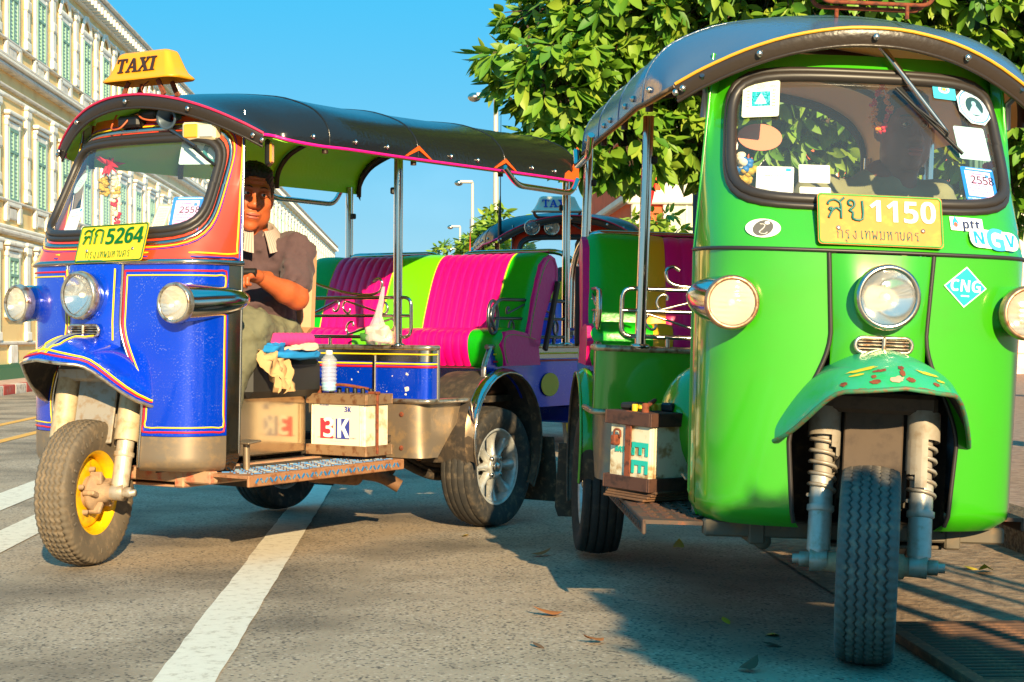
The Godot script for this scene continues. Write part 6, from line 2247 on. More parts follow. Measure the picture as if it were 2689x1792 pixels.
func _ready() -> void:
	# camera
	var cam := Camera3D.new()
	cam.name = "camera"
	cam.position = Vector3(0, 0.9, 0)
	cam.rotation_degrees = Vector3(-0.186, 0, 0)
	cam.fov = 23.93
	cam.near = 0.05
	cam.far = 2000.0
	add_child(cam)
	cam.current = true
	# sky
	var sm := ProceduralSkyMaterial.new()
	sm.sky_top_color = srgb(22, 142, 186)
	sm.sky_horizon_color = srgb(146, 174, 178)
	sm.sky_curve = 0.065
	sm.ground_bottom_color = srgb(120, 112, 102)
	sm.ground_horizon_color = srgb(175, 190, 195)
	sm.sun_angle_max = 12.0
	var cf := noise(FastNoiseLite.TYPE_SIMPLEX, 0.010, 300, 6)
	sm.sky_cover = ntex(cf, 1024, [0.0, 0.60, 0.78, 1.0], [Color(1, 1, 1, 0), Color(1, 1, 1, 0), Color(1, 1, 1, 0.10), Color(1, 1, 1, 0.3)])
	sm.sky_cover_modulate = Color(0.55, 0.58, 0.6)
	var sky := Sky.new(); sky.sky_material = sm
	var env := Environment.new()
	env.background_mode = Environment.BG_SKY
	env.sky = sky
	env.tonemap_mode = Environment.TONE_MAPPER_LINEAR
	env.tonemap_exposure = EXPOSURE
	env.background_energy_multiplier = SKY_ENERGY
	env.sdfgi_enabled = true; env.ssao_enabled = true; env.ssil_enabled = true
	var we := WorldEnvironment.new(); we.name = "world"; we.environment = env
	add_child(we)
	# sun: behind the camera, a little to the right, 20 degrees up
	var sun := DirectionalLight3D.new()
	sun.name = "sun"
	sun.light_energy = SUN
	sun.light_color = Color(1.0, 0.90, 0.71)
	sun.light_angular_distance = 0.5
	sun.shadow_enabled = true
	add_child(sun)
	var toward := Vector3(-0.242 * cos(deg_to_rad(20)), -sin(deg_to_rad(20)), -0.970 * cos(deg_to_rad(20)))
	sun.look_at_from_position(Vector3.ZERO, toward)
	make_materials()
	# ---- setting
	build_ground()
	build_palace()
	build_red_house()
	build_lamps()
	build_trees()
	# ---- the blue taxi
	var blue := paint_with_dust(srgb(0, 62, 208), srgb(160, 170, 190), 0.3, 0.22, 31)
	var redp := mat(srgb(222, 62, 30), 0.4, 0.0, 0.8)
	var black_vinyl := vinyl(srgb(28, 28, 27), 41, 0.22)
	var pink := vinyl(srgb(238, 0, 122), 42, 0.36)
	var green_seat := vinyl(srgb(20, 172, 16), 43, 0.34)
	var lime := vinyl(srgb(112, 214, 12), 44, 0.34)
	var yellow := mat(srgb(240, 205, 20), 0.45)
	var redl := mat(srgb(214, 28, 40), 0.45)
	var bxf := Transform3D(Basis(Vector3.UP, deg_to_rad(-31.9)) * Basis(Vector3(0, 0, 1), deg_to_rad(-0.4)), Vector3(-0.70, 0.003, -7.905))
	var plate_yellow := grimy(srgb(214, 190, 16), srgb(200, 160, 26), 0.4, 0.0, 0.3, 45, 5.0, 0.5)
	var plate_green := mat(srgb(4, 92, 20), 0.45)
	var beige := vinyl(srgb(196, 142, 104), 46, 0.6)
	var KB := {
		"full": true, "near": 1.0, "rw": 1.15, "wheel_x": 0.645, "tyre_w": 0.138, "body": blue, "nose": blue, "upper": redp, "guard": blue, "side_trim": grimy(srgb(120, 112, 98), srgb(150, 120, 86), 0.16, 0.95, 0.0, 47, 3.0, 0.5), "sill_y": 0.51,
		"seam": M.chrome_soft, "bead": M.chrome_soft, "belt": M.chrome_soft, "belt_r": 0.012, "stripe_a": redl, "stripe_b": yellow, "stripe_c": mat(srgb(24, 40, 150), 0.4),
		"nose_line": true, "win": [1.305, 1.69], "win_chrome": true, "guard_stripes": true, "lip": M.worn_chrome,
		"steer": 0.30, "fork": grimy(srgb(196, 176, 142), srgb(160, 124, 84), 0.55, 0.1, 0.0, 48, 4.0, 0.6), "fork_low": grimy(srgb(206, 190, 168), srgb(160, 130, 96), 0.4, 0.3, 0.0, 49, 4.0, 0.5), "yoke": M.fork_grey,
		"front_rubber": rubber(srgb(98, 86, 71), srgb(148, 124, 96), 50, 0.45), "rim_paint": grimy(srgb(240, 184, 8), srgb(180, 130, 40), 0.4, 0.0, 0.5, 51, 5.0, 0.5), "rear_rubber": rubber(srgb(46, 43, 40), srgb(120, 102, 80), 52, 0.5),
		"lamp_ring": M.worn_chrome, "lamp_pod": M.chrome, "side_ring": M.worn_chrome, "side_pod": M.chrome,
		"plate_s": 0.09, "plate_dy": -0.01, "plate_tilt": 0.02, "plate_mat": plate_yellow, "plate_edge": plate_green, "plate_ink": plate_green, "plate_ink2": plate_green, "letters": "สก", "digits": "5264",
		"roof_dy": 0.0, "roof_up": 0.0, "canopy": black_vinyl, "lining": vinyl(srgb(150, 226, 16), 53, 0.4), "visor": vinyl(srgb(44, 36, 30), 54, 0.35), "piping_front": mat(srgb(206, 34, 78), 0.4), "piping_side": mat(srgb(240, 20, 140), 0.4),
		"corner_patch": mat(srgb(238, 92, 14), 0.5), "post": M.chrome, "rail": M.chrome, "rail2": M.dark_steel, "body_trim": M.worn_chrome, "side_band": true, "arch": M.chrome,
		"board": grimy(srgb(168, 118, 82), srgb(126, 78, 50), 0.7, 0.2, 0.0, 55, 4.0, 0.8), "board_tread": grimy(srgb(30, 110, 170), srgb(190, 160, 120), 0.5, 0.0, 0.0, 56, 6.0, 0.8), "chassis": grimy(srgb(176, 140, 108), srgb(178, 84, 60), 0.7, 0.0, 0.0, 57, 3.0, 0.7),
		"bands": [[0.13, green_seat, 0], [0.27, pink, 8], [0.175, lime, 0], [0.295, pink, 9], [0.13, green_seat, 0]], "seat_piping": mat(srgb(190, 225, 30), 0.5), "bench_end": pink,
		"seat_box": mat(srgb(200, 180, 150), 0.14, 0.9), "driver_back": beige,
		"wiper_mat": M.dark_steel, "wiper": [0.03, 1.79, 0.392, 1.64, 0.306, 1.668, 0.545, 1.565], "sign": mat(srgb(232, 152, 18), 0.42), "sign_ink": mat(srgb(52, 30, 22), 0.6), "sign_at": Vector3(-0.01, 1.94, 1.51), "sign_k": 0.93, "sign_legs": true,
	}
	var T1 := make_tuk("blue_tuk_tuk", "blue and red tuk-tuk with pink seats and yellow TAXI sign", bxf.origin, bxf.basis, KB)
	dress_blue(T1)
	# ---- the green taxi
	var gbody: StandardMaterial3D
	gbody = grimy(srgb(52, 158, 9), srgb(64, 146, 20), 0.3, 0.0, 1.0, 60, 0.8, 0.3)
	var gxf := Transform3D(Basis(Vector3.UP, deg_to_rad(2.8)) * Basis(Vector3.RIGHT, deg_to_rad(1.2)) * Basis(Vector3(0, 0, 1), deg_to_rad(-2.05)), Vector3(0.945, -0.005, -6.515))
	var plate_gold := grimy(srgb(206, 124, 2), srgb(214, 150, 20), 0.5, 0.0, 0.0, 61, 5.0, 0.5)
	var teal := mat(srgb(20, 120, 110), 0.4)
	var gfork := grimy(srgb(150, 140, 126), srgb(120, 100, 78), 0.6, 0.1, 0.0, 62, 4.0, 0.6)
	var crimson := vinyl(srgb(230, 0, 108), 63, 0.4)
	var amber := vinyl(srgb(236, 160, 20), 64, 0.4)
	var KG := KB.duplicate()
	for k in ["nose_line", "win_chrome", "guard_stripes", "side_band", "corner_patch", "sign_legs"]: KG.erase(k)
	KG.merge({
		"near": -1.0, "rw": 1.05, "wheel_x": 0.605, "tyre_w": 0.168, "body": gbody, "nose": gbody, "upper": gbody, "side_trim": gbody, "sill_y": 0.37, "guard": grimy(srgb(52, 158, 112), srgb(30, 160, 60), 0.4, 0.0, 0.5, 65, 2.0, 0.6), "guard_wear": true, "seam": M.seal, "bead": gbody, "belt": M.seal, "belt_r": 0.006,
		"win": [1.335, 1.725], "lip": grimy(srgb(60, 130, 90), srgb(150, 70, 40), 0.6, 0.1, 0.0, 66, 8.0, 0.9), "steer": -0.28, "fork": gfork, "fork_low": grimy(srgb(186, 180, 170), srgb(150, 130, 104), 0.4, 0.3, 0.0, 67, 6.0, 0.5), "springs": true, "yoke": grimy(srgb(82, 66, 52), srgb(64, 50, 40), 0.7, 0.1, 0.0, 68, 4.0, 0.5),
		"front_rubber": rubber(srgb(96, 90, 84), srgb(150, 134, 112), 69, 0.5), "rim_paint": M.fork_grey, "rear_rubber": rubber(srgb(40, 38, 36), srgb(100, 86, 68), 70, 0.35),
		"lamp_ring": M.chrome_soft, "lamp_pod": gbody, "side_ring": grimy(srgb(190, 150, 120), srgb(140, 80, 50), 0.4, 0.8, 0.0, 71, 8.0, 0.7), "side_pod": M.chrome,
		"plate_s": -0.005, "plate_dy": 0.008, "plate_tilt": -0.005, "plate_mat": plate_gold, "plate_edge": mat(srgb(60, 150, 50), 0.4), "plate_ink": mat(srgb(16, 104, 96), 0.4), "plate_ink2": mat(srgb(236, 236, 226), 0.35), "letters": "สข", "digits": "1150",
		"roof_dy": -0.004, "roof_up": 0.055, "canopy": vinyl(srgb(66, 92, 122), 72, 0.2), "lining": vinyl(srgb(226, 160, 84), 73, 0.5), "visor": vinyl(srgb(52, 42, 34), 74, 0.35), "piping_front": mat(srgb(224, 160, 44), 0.45), "piping_side": mat(srgb(120, 96, 74), 0.6),
		"rail": M.chrome_soft, "rail2": M.chrome_soft, "body_trim": grimy(srgb(190, 170, 140), srgb(120, 70, 44), 0.4, 0.7, 0.0, 75, 6.0, 0.8), "arch": gbody,
		"board": grimy(srgb(86, 70, 60), srgb(130, 76, 52), 0.7, 0.3, 0.0, 76, 4.0, 0.8), "board_tread": grimy(srgb(96, 76, 66), srgb(126, 74, 52), 0.6, 0.3, 0.0, 77, 6.0, 0.8), "chassis": grimy(srgb(98, 88, 74), srgb(120, 96, 70), 0.7, 0.1, 0.0, 78, 3.0, 0.6),
		"bands": [[0.2, green_seat, 0], [0.06, amber, 0], [0.48, crimson, 9], [0.06, amber, 0], [0.2, green_seat, 0]], "seat_piping": amber, "bench_end": crimson, "seat_box": gbody, "driver_back": M.seat_black,
		"wiper_mat": M.chrome_soft, "wiper": [0.03, 1.85, 0.26, 1.55, 0.10, 1.69, 0.315, 1.49], "sign": mat(srgb(244, 214, 130), 0.42), "sign_ink": mat(srgb(150, 30, 24), 0.5), "sign_at": Vector3(0.06, 2.03, 1.36), "sign_k": 0.9,
	}, true)
	var T2 := make_tuk("green_tuk_tuk", "bright green tuk-tuk facing the camera with crimson bench", gxf.origin, gxf.basis, KG)
	dress_green(T2, gbody)
	# ---- the third taxi behind them
	var wxf := Transform3D(Basis(Vector3.UP, deg_to_rad(4.0)), Vector3(0.36, 0, -14.6))
	var KW := KB.duplicate()
	for k in ["nose_line", "win_chrome", "guard_stripes", "side_band", "corner_patch", "sign_legs"]: KW.erase(k)
	KW.merge({"full": false, "near": -1.0, "rw": 1.1, "body": mat(srgb(16, 60, 190), 0.35, 0.0, 1.0), "nose": mat(srgb(16, 60, 190), 0.3, 0.0, 1.0), "upper": redp, "guard": mat(srgb(16, 60, 190), 0.35, 0.0, 1.0), "side_trim": mat(srgb(16, 60, 190), 0.35, 0.0, 1.0), "sill_y": 0.37,
		"canopy": vinyl(srgb(38, 44, 52), 79, 0.3), "lining": vinyl(srgb(120, 20, 34), 83, 0.5), "sign": mat(srgb(206, 208, 190), 0.4), "sign_ink": mat(srgb(24, 70, 180), 0.5), "sign_at": Vector3(-0.10, 1.905, 1.52), "sign_k": 0.95,
		"letters": "", "digits": "4670", "plate_mat": plate_yellow, "plate_s": 0.0, "driver_back": mat(srgb(170, 92, 40), 0.6), "steer": 0.0}, true)
	var T3 := make_tuk("blue_tuk_tuk", "third tuk-tuk, blue with white sign, half hidden behind the other two", wxf.origin, wxf.basis, KW)
	for q in [[-0.19, srgb(240, 200, 90)], [-0.03, srgb(225, 225, 215)]]:
		lamp(T3, "spot_lamp", Vector3(q[0] - 0.12, 1.775, 1.60), Vector3(0, 0, 1), 0.055, M.chrome_soft, M.lens, 0.05, M.black)
	var ant := MB.new(); ant.tube(PackedVector3Array([Vector3(-0.56, 1.66, 1.42), Vector3(-0.56, 1.86, 1.42), Vector3(-0.555, 2.05, 1.42), Vector3(-0.55, 2.75, 1.42)]), [0.016, 0.014, 0.004, 0.002], 8)
	obj("antenna", ant, M.black, T3)
	build_people(bxf, gxf, wxf)
	build_small(bxf, gxf)

func dress_blue(T: Node3D) -> void:
	var b := battery(T, Vector3(0.42, 0.39, 0.71), Vector3(0.30, 0.245, 0.17), 0.0, printed("battery"), grimy(srgb(226, 214, 192), srgb(190, 160, 120), 0.5, 0.0, 0.0, 110, 3.0, 0.6), grimy(srgb(150, 120, 90), srgb(110, 70, 46), 0.5, 0.4, 0.0, 111, 5.0, 0.7), M.black)
	# the mark on the battery: red and blue squares with white figures
	var z := 0.17 / 2 + 0.0055
	var r := MB.new(); r.prism(PackedVector2Array([Vector2(-0.085, 0.062), Vector2(-0.015, 0.062), Vector2(-0.015, 0.15), Vector2(-0.068, 0.15), Vector2(-0.085, 0.15)]), 0.001, Transform3D(Basis(), Vector3(-0.005, 0, z)))
	obj("red_mark", r, mat(srgb(214, 40, 62), 0.5), b)
	var bl := MB.new(); bl.prism(PackedVector2Array([Vector2(0, 0.062), Vector2(0.075, 0.062), Vector2(0.075, 0.15), Vector2(0, 0.15)]), 0.001, Transform3D(Basis(), Vector3(-0.005, 0, z)))
	obj("blue_mark", bl, mat(srgb(40, 56, 150), 0.5), b)
	text("3", "battery_figure", 0.085, M.white_paper, b, Transform3D(Basis(), Vector3(-0.042, 0.108, z + 0.002)), "Droid Sans", true, 0.002)
	text("K", "battery_figure", 0.085, M.white_paper, b, Transform3D(Basis(), Vector3(0.034, 0.108, z + 0.002)), "Droid Sans", true, 0.002)
	text("3K", "battery_figure", 0.022, mat(srgb(40, 56, 150), 0.5), b, Transform3D(Basis(), Vector3(0.06, 0.19, z)), "Droid Sans", true, 0.002)
	# papers behind the windscreen
	var tx := paper(T, "tax_disc", 0.432, 1.382, 0.125, 0.15, printed("tax"))
	text("2558", "year", 0.028, M.black, tx, Transform3D(Basis(), Vector3(0.014, 0.016, 0.0018)), "Droid Sans", false, 0.001)
	paper(T, "white_card", -0.27, 1.37, 0.085, 0.115, printed("card"), -0.010, 0.12)
	paper(T, "oval_sticker", -0.36, 1.535, 0.06, 0.10, printed("oval"), -0.012, -0.3, ellipse(0.03, 0.05))
	paper(T, "framed_card", 0.25, 1.385, 0.07, 0.115, printed("frame"), -0.04, -0.06)
	var sp := paper(T, "speaker_board", 0.44, 1.665, 0.26, 0.12, mat(srgb(190, 215, 210), 0.5), -0.06)
	var cone := MB.new()
	cone.lathe([Vector2(0.055, 0.004), Vector2(0.052, 0.012), Vector2(0.046, 0.008), Vector2(0.036, -0.004), Vector2(0.014, -0.012), Vector2(0.0, -0.006)], 28, Transform3D(Basis(Vector3.RIGHT, PI / 2), Vector3(0.02, 0, 0.002)))
	obj("loudspeaker", cone, mat(srgb(40, 120, 125), 0.4), sp)
	# under the visor: a horn, a twin lamp in amber and clear, a wiper motor and wires
	var hn := MB.new()
	hn.lathe([Vector2(0.048, 0.0), Vector2(0.046, 0.008), Vector2(0.036, 0.002), Vector2(0.014, -0.03), Vector2(0.012, -0.05), Vector2(0.03, -0.055), Vector2(0.03, -0.09), Vector2(0.0, -0.09)], 24, along(Vector3(0.16, 1.775, 1.58), Vector3(0.1, -0.1, 1)))
	obj("horn", hn, mat(srgb(70, 84, 96), 0.4, 0.3), T)
	var mo := MB.new()
	mo.box(Vector3(0.12, 0.05, 0.06), Vector3(-0.06, 1.775, 1.55), 0.01)
	mo.lathe([Vector2(0.0, 0), Vector2(0.026, 0), Vector2(0.026, 0.09), Vector2(0.0, 0.09)], 16, along(Vector3(0.0, 1.80, 1.55), Vector3(1, 0, 0.1)))
	mo.box(Vector3(0.3, 0.03, 0.03), Vector3(0.05, 1.79, 1.5), 0.006)
	obj("wiper_motor", mo, M.black, T)
	var wi := MB.new()
	wi.tube(spline([Vector3(-0.16, 1.81, 1.54), Vector3(-0.15, 1.75, 1.58), Vector3(-0.08, 1.745, 1.6), Vector3(-0.05, 1.79, 1.57), Vector3(0.0, 1.80, 1.57)], 6), 0.004, 6)
	wi.tube(spline([Vector3(0.0, 1.80, 1.58), Vector3(0.05, 1.775, 1.6), Vector3(0.1, 1.77, 1.58), Vector3(0.12, 1.80, 1.53)], 6), 0.004, 6)
	obj("wiring", wi, mat(srgb(190, 90, 50), 0.5), T)
	var tl := MB.new(); tl.box(Vector3(0.15, 0.072, 0.05), Vector3.ZERO, 0.008)
	var to := obj("twin_lamp", tl, mat(srgb(226, 208, 170), 0.5), T, Transform3D(Basis(Vector3.UP, 0.25), Vector3(0.31, 1.715, 1.54)))
	var amb := MB.new(); amb.box(Vector3(0.062, 0.055, 0.012), Vector3(-0.034, 0, 0.024), 0.004); obj("amber_lens", amb, mat(srgb(236, 160, 24), 0.12, 0.0, 1.0), to)
	var clr := MB.new(); clr.box(Vector3(0.062, 0.055, 0.012), Vector3(0.034, 0, 0.024), 0.004); obj("clear_lens", clr, mat(srgb(225, 215, 195), 0.1, 0.4, 1.0), to)
	var mr := MB.new(); mr.box(Vector3(0.02, 0.11, 0.075), Vector3.ZERO, 0.012)
	var mo2 := obj("side_marker", mr, M.black, T, Transform3D(Basis(Vector3.UP, 0.5), Vector3(0.515, 1.635, 1.37)))
	var ml := MB.new(); ml.box(Vector3(0.012, 0.085, 0.055), Vector3(0.012, 0, 0.004), 0.006); obj("amber_lens", ml, mat(srgb(206, 150, 50), 0.15, 0.0, 1.0), mo2)
	# chips in the paint of the side panel
	var rng := RandomNumberGenerator.new(); rng.seed = 3
	var ch := MB.new()
	for q in [[0.665, 0.42, 0.012], [0.73, 0.42, 0.007], [0.64, 0.43, 0.006], [0.70, 0.92, 0.004], [0.66, 0.80, 0.004], [0.735, 0.86, 0.003], [0.65, 0.6, 0.003], [0.72, 0.55, 0.003]]:
		var pts := PackedVector2Array()
		for k in 9:
			var a := TAU * k / 9
			pts.append(Vector2(cos(a), sin(a)) * q[2] * rng.randf_range(0.6, 1.3))
		ch.prism(pts, 0.001, Transform3D(Basis(), Vector3(0.58 - (q[1] - 0.42) * 0.62, q[0], 0.5012)))
	obj("paint_chips", ch, mat(srgb(214, 206, 196), 0.6), T).set_meta("kind", "stuff")
	# maker's lettering moulded on the front tyre is too worn to read; a small ring of dashes stands for its relief
	var fork: Node3D = T.get_node("front_fork")
	var tl2 := MB.new()
	for k in 34:
		if k % 17 > 11: continue
		var a := TAU * k / 34
		tl2.box(Vector3(0.003, 0.018, 0.009), Vector3(0.0715, cos(a) * 0.226, sin(a) * 0.226), 0.001, Basis(Vector3.RIGHT, a))
	obj("tyre_relief", tl2, rubber(srgb(96, 86, 74), srgb(160, 136, 104), 115, 0.6), fork, Transform3D(Basis(), Vector3(0, 0.285, 0.078)))

func dress_green(T: Node3D, gbody: Material) -> void:
	var case_m := grimy(srgb(216, 206, 176), srgb(150, 108, 62), 0.5, 0.0, 0.0, 120, 2.5, 0.75)
	var rusty := grimy(srgb(84, 54, 42), srgb(50, 34, 28), 0.7, 0.2, 0.0, 121, 5.0, 0.7)
	var b := battery(T, Vector3(-0.555, 0.41, 1.10), Vector3(0.20, 0.235, 0.19), 0.66, case_m, case_m, rusty, mat(srgb(228, 180, 30), 0.5))
	var st := MB.new()
	st.box(Vector3(0.006, 0.26, 0.028), Vector3(-0.108, 0.12, 0.0), 0.002)
	st.box(Vector3(0.03, 0.034, 0.022), Vector3(-0.118, 0.15, -0.05), 0.004)
	st.tube(bent([Vector3(-0.116, 0.16, -0.06), Vector3(-0.116, 0.185, -0.06), Vector3(-0.116, 0.185, -0.03), Vector3(-0.116, 0.16, -0.03)], 0.012), 0.004, 6)
	obj("padlock_strap", st, M.rust, b)
	var tealp := mat(srgb(30, 176, 160), 0.6)
	text("EE", "battery_figure", 0.075, tealp, b, Transform3D(Basis(Vector3.UP, -PI / 2) * Basis(Vector3(0, 0, 1), -PI / 2), Vector3(-0.1035, 0.10, 0.05)), "Droid Sans", true, 0.002)
	text("BATTER", "battery_figure", 0.018, tealp, b, Transform3D(Basis(Vector3.UP, -PI / 2), Vector3(-0.1035, 0.12, -0.02)), "Droid Sans", true, 0.002)
	var lid := MB.new(); lid.box(Vector3(0.06, 0.03, 0.05), Vector3(0.05, 0.262, 0.04), 0.006); obj("terminal_cover", lid, M.black, b)
	var lid2 := MB.new(); lid2.box(Vector3(0.09, 0.022, 0.06), Vector3(-0.03, 0.262, -0.06), 0.006, Basis(Vector3.UP, 0.4))
	obj("terminal_cover", lid2, M.black, b)
	var crd := MB.new()
	for i in 4: crd.box(Vector3(0.22, 0.008, 0.2), Vector3(-0.56 + 0.006 * i, 0.372 + i * 0.0085, 1.1), 0.002, Basis(Vector3.UP, 0.6 + 0.05 * i))
	obj("packing_board", crd, grimy(srgb(112, 78, 52), srgb(70, 50, 38), 0.85, 0.0, 0.0, 122, 5.0, 0.7), T)
	# a bulge of the body behind the battery
	var bu := ball(Vector3(0.16, 0.2, 0.2), Vector3(-0.36, 0.62, 1.02), 24, 14)
	obj("inner_wheel_cover", bu, gbody, T)
	# side lamp reflector in the lower corner
	var rf := MB.new(); rf.prism(PackedVector2Array([Vector2(-0.03, -0.09), Vector2(0.0, -0.11), Vector2(0.03, 0.08), Vector2(0.0, 0.1)]), 0.012, Transform3D(Basis(Vector3.UP, PI / 2), Vector3(-0.612, 0.62, -0.26)))
	obj("arch_badge", rf, M.chrome, T)
	# papers and stickers on the windscreen
	paper(T, "printed_card", -0.403, 1.648, 0.112, 0.128, printed("yantra"), 0.004, 0.05)
	paper(T, "white_card", -0.345, 1.395, 0.11, 0.10, printed("card"), -0.008, 0.0)
	paper(T, "blank_card", -0.20, 1.427, 0.092, 0.062, M.white_paper, -0.02, 0.0)
	paper(T, "blank_card", -0.20, 1.358, 0.092, 0.062, M.white_paper, -0.02, 0.0)
	paper(T, "cyan_sticker", 0.289, 1.703, 0.075, 0.072, printed("cyan"), 0.003, -0.06)
	var oc := PackedVector2Array()
	for k in 8: oc.append(Vector2.from_angle(TAU * (k + 0.5) / 8) * 0.068)
	paper(T, "octagon_sticker", 0.435, 1.655, 0.13, 0.13, printed("octagon"), 0.003, -0.06, oc)
	paper(T, "pale_form", 0.395, 1.54, 0.11, 0.115, printed("form"), -0.008, -0.02)
	var tx := paper(T, "tax_disc", 0.395, 1.41, 0.115, 0.115, printed("tax"), -0.006, -0.05)
	text("2558", "year", 0.027, M.black, tx, Transform3D(Basis(), Vector3(0.012, 0.014, 0.0018)), "Droid Sans", false, 0.001)
	# marks on the body
	var ov := paper(T, "oval_emblem", -0.397, 1.246, 0.104, 0.062, mat(srgb(238, 236, 226), 0.4), 0.002, -0.02, ellipse(0.052, 0.031))
	var dk := MB.new()
	dk.prism(ellipse(0.031, 0.025, 28), 0.001, Transform3D(Basis(Vector3(0, 0, 1), 0.5), Vector3(0, 0, 0.0012)))
	obj("emblem_disc", dk, mat(srgb(92, 88, 82), 0.4), ov)
	var wi := MB.new()
	wi.tube(spline([Vector3(-0.010, 0.012, 0.0018), Vector3(0.004, 0.010, 0.0018), Vector3(0.002, 0.0, 0.0018), Vector3(-0.010, -0.016, 0.0018), Vector3(0.006, -0.020, 0.0018), Vector3(0.014, -0.014, 0.0018)], 5), 0.0036, 6, false, true, 0.3)
	wi.prism(ellipse(0.0075, 0.0055, 16), 0.001, Transform3D(Basis(), Vector3(0.011, 0.017, 0.0022)))
	obj("emblem_figure", wi, M.white_paper, ov)
	# the gas company's name with its flame
	var wb := mat(srgb(240, 242, 240), 0.45)
	var pt := paper(T, "gas_sticker", 0.295, 1.28, 0.105, 0.045, wb, 0.002, -0.04)
	var fl := MB.new(); fl.prism(PackedVector2Array([Vector2(0, 0.024), Vector2(0.009, 0.006), Vector2(0.010, -0.006), Vector2(0.0, -0.015), Vector2(-0.010, -0.006), Vector2(-0.009, 0.006)]), 0.001, Transform3D(Basis(), Vector3(-0.036, 0, 0.0012)))
	obj("flame", fl, mat(srgb(40, 160, 215), 0.4), pt)
	obj("flame_core", ball(Vector3(0.006, 0.008, 0.001), Vector3(-0.036, -0.004, 0.002), 12, 6), mat(srgb(226, 96, 60), 0.4), pt)
	text("ptt", "sticker_lettering", 0.030, mat(srgb(24, 40, 84), 0.5), pt, Transform3D(Basis(), Vector3(0.014, 0.0, 0.0014)), "Droid Sans", true, 0.001)
	var ng := paper(T, "gas_sticker", 0.41, 1.237, 0.16, 0.06, wb, 0.003, -0.06, rrect(0.17, 0.062, 0.025, 5))
	text("N", "sticker_lettering", 0.040, mat(srgb(36, 150, 210), 0.45), ng, Transform3D(Basis(), Vector3(-0.054, 0.0, 0.0016)), "Droid Sans", true, 0.002)
	text("G", "sticker_lettering", 0.072, mat(srgb(70, 160, 220), 0.45), ng, Transform3D(Basis(), Vector3(0.004, -0.002, 0.0018)), "Droid Sans", true, 0.002)
	text("V", "sticker_lettering", 0.040, mat(srgb(36, 150, 210), 0.45), ng, Transform3D(Basis(), Vector3(0.058, 0.0, 0.0016)), "Droid Sans", true, 0.002)
	var dia := PackedVector2Array([Vector2(0.068, 0), Vector2(0, 0.060), Vector2(-0.068, 0), Vector2(0, -0.060)])
	var cn := paper(T, "diamond_sticker", 0.278, 1.095, 0.13, 0.12, wb, 0.002, -0.04, dia)
	var dia2 := PackedVector2Array()
	for p in dia: dia2.append(p * 0.93)
	var di := MB.new(); di.prism(dia2, 0.001, Transform3D(Basis(), Vector3(0, 0, 0.0012))); obj("diamond_field", di, mat(srgb(16, 178, 178), 0.4), cn)
	text("CNG", "sticker_lettering", 0.034, wb, cn, Transform3D(Basis(), Vector3(0, 0.003, 0.0022)), "Droid Sans", true, 0.001)
	var ln := MB.new(); ln.box(Vector3(0.026, 0.004, 0.001), Vector3(0, -0.026, 0.002)); obj("small_print", ln, wb, cn)
	# visor bracket
	for s in [-1.0, 1.0]:
		var br := MB.new()
		br.tube(PackedVector3Array([Vector3(0.50 * s, 1.72, 1.52), Vector3(0.478 * s, 1.68, 1.46), Vector3(0.478 * s, 1.60, 1.45)]), [0.008, 0.01, 0.014], 8)
		obj("visor_bracket", br, M.dark_steel, T)
	# inside: an ornamental fan on a stand
	var fan := MB.new(); fan.prism(ellipse(0.07, 0.045, 28), 0.004, Transform3D(Basis(Vector3.RIGHT, -0.3), Vector3(-0.30, 1.545, 1.45)))
	obj("fan_ornament", fan, mat(srgb(206, 120, 84), 0.6), T)

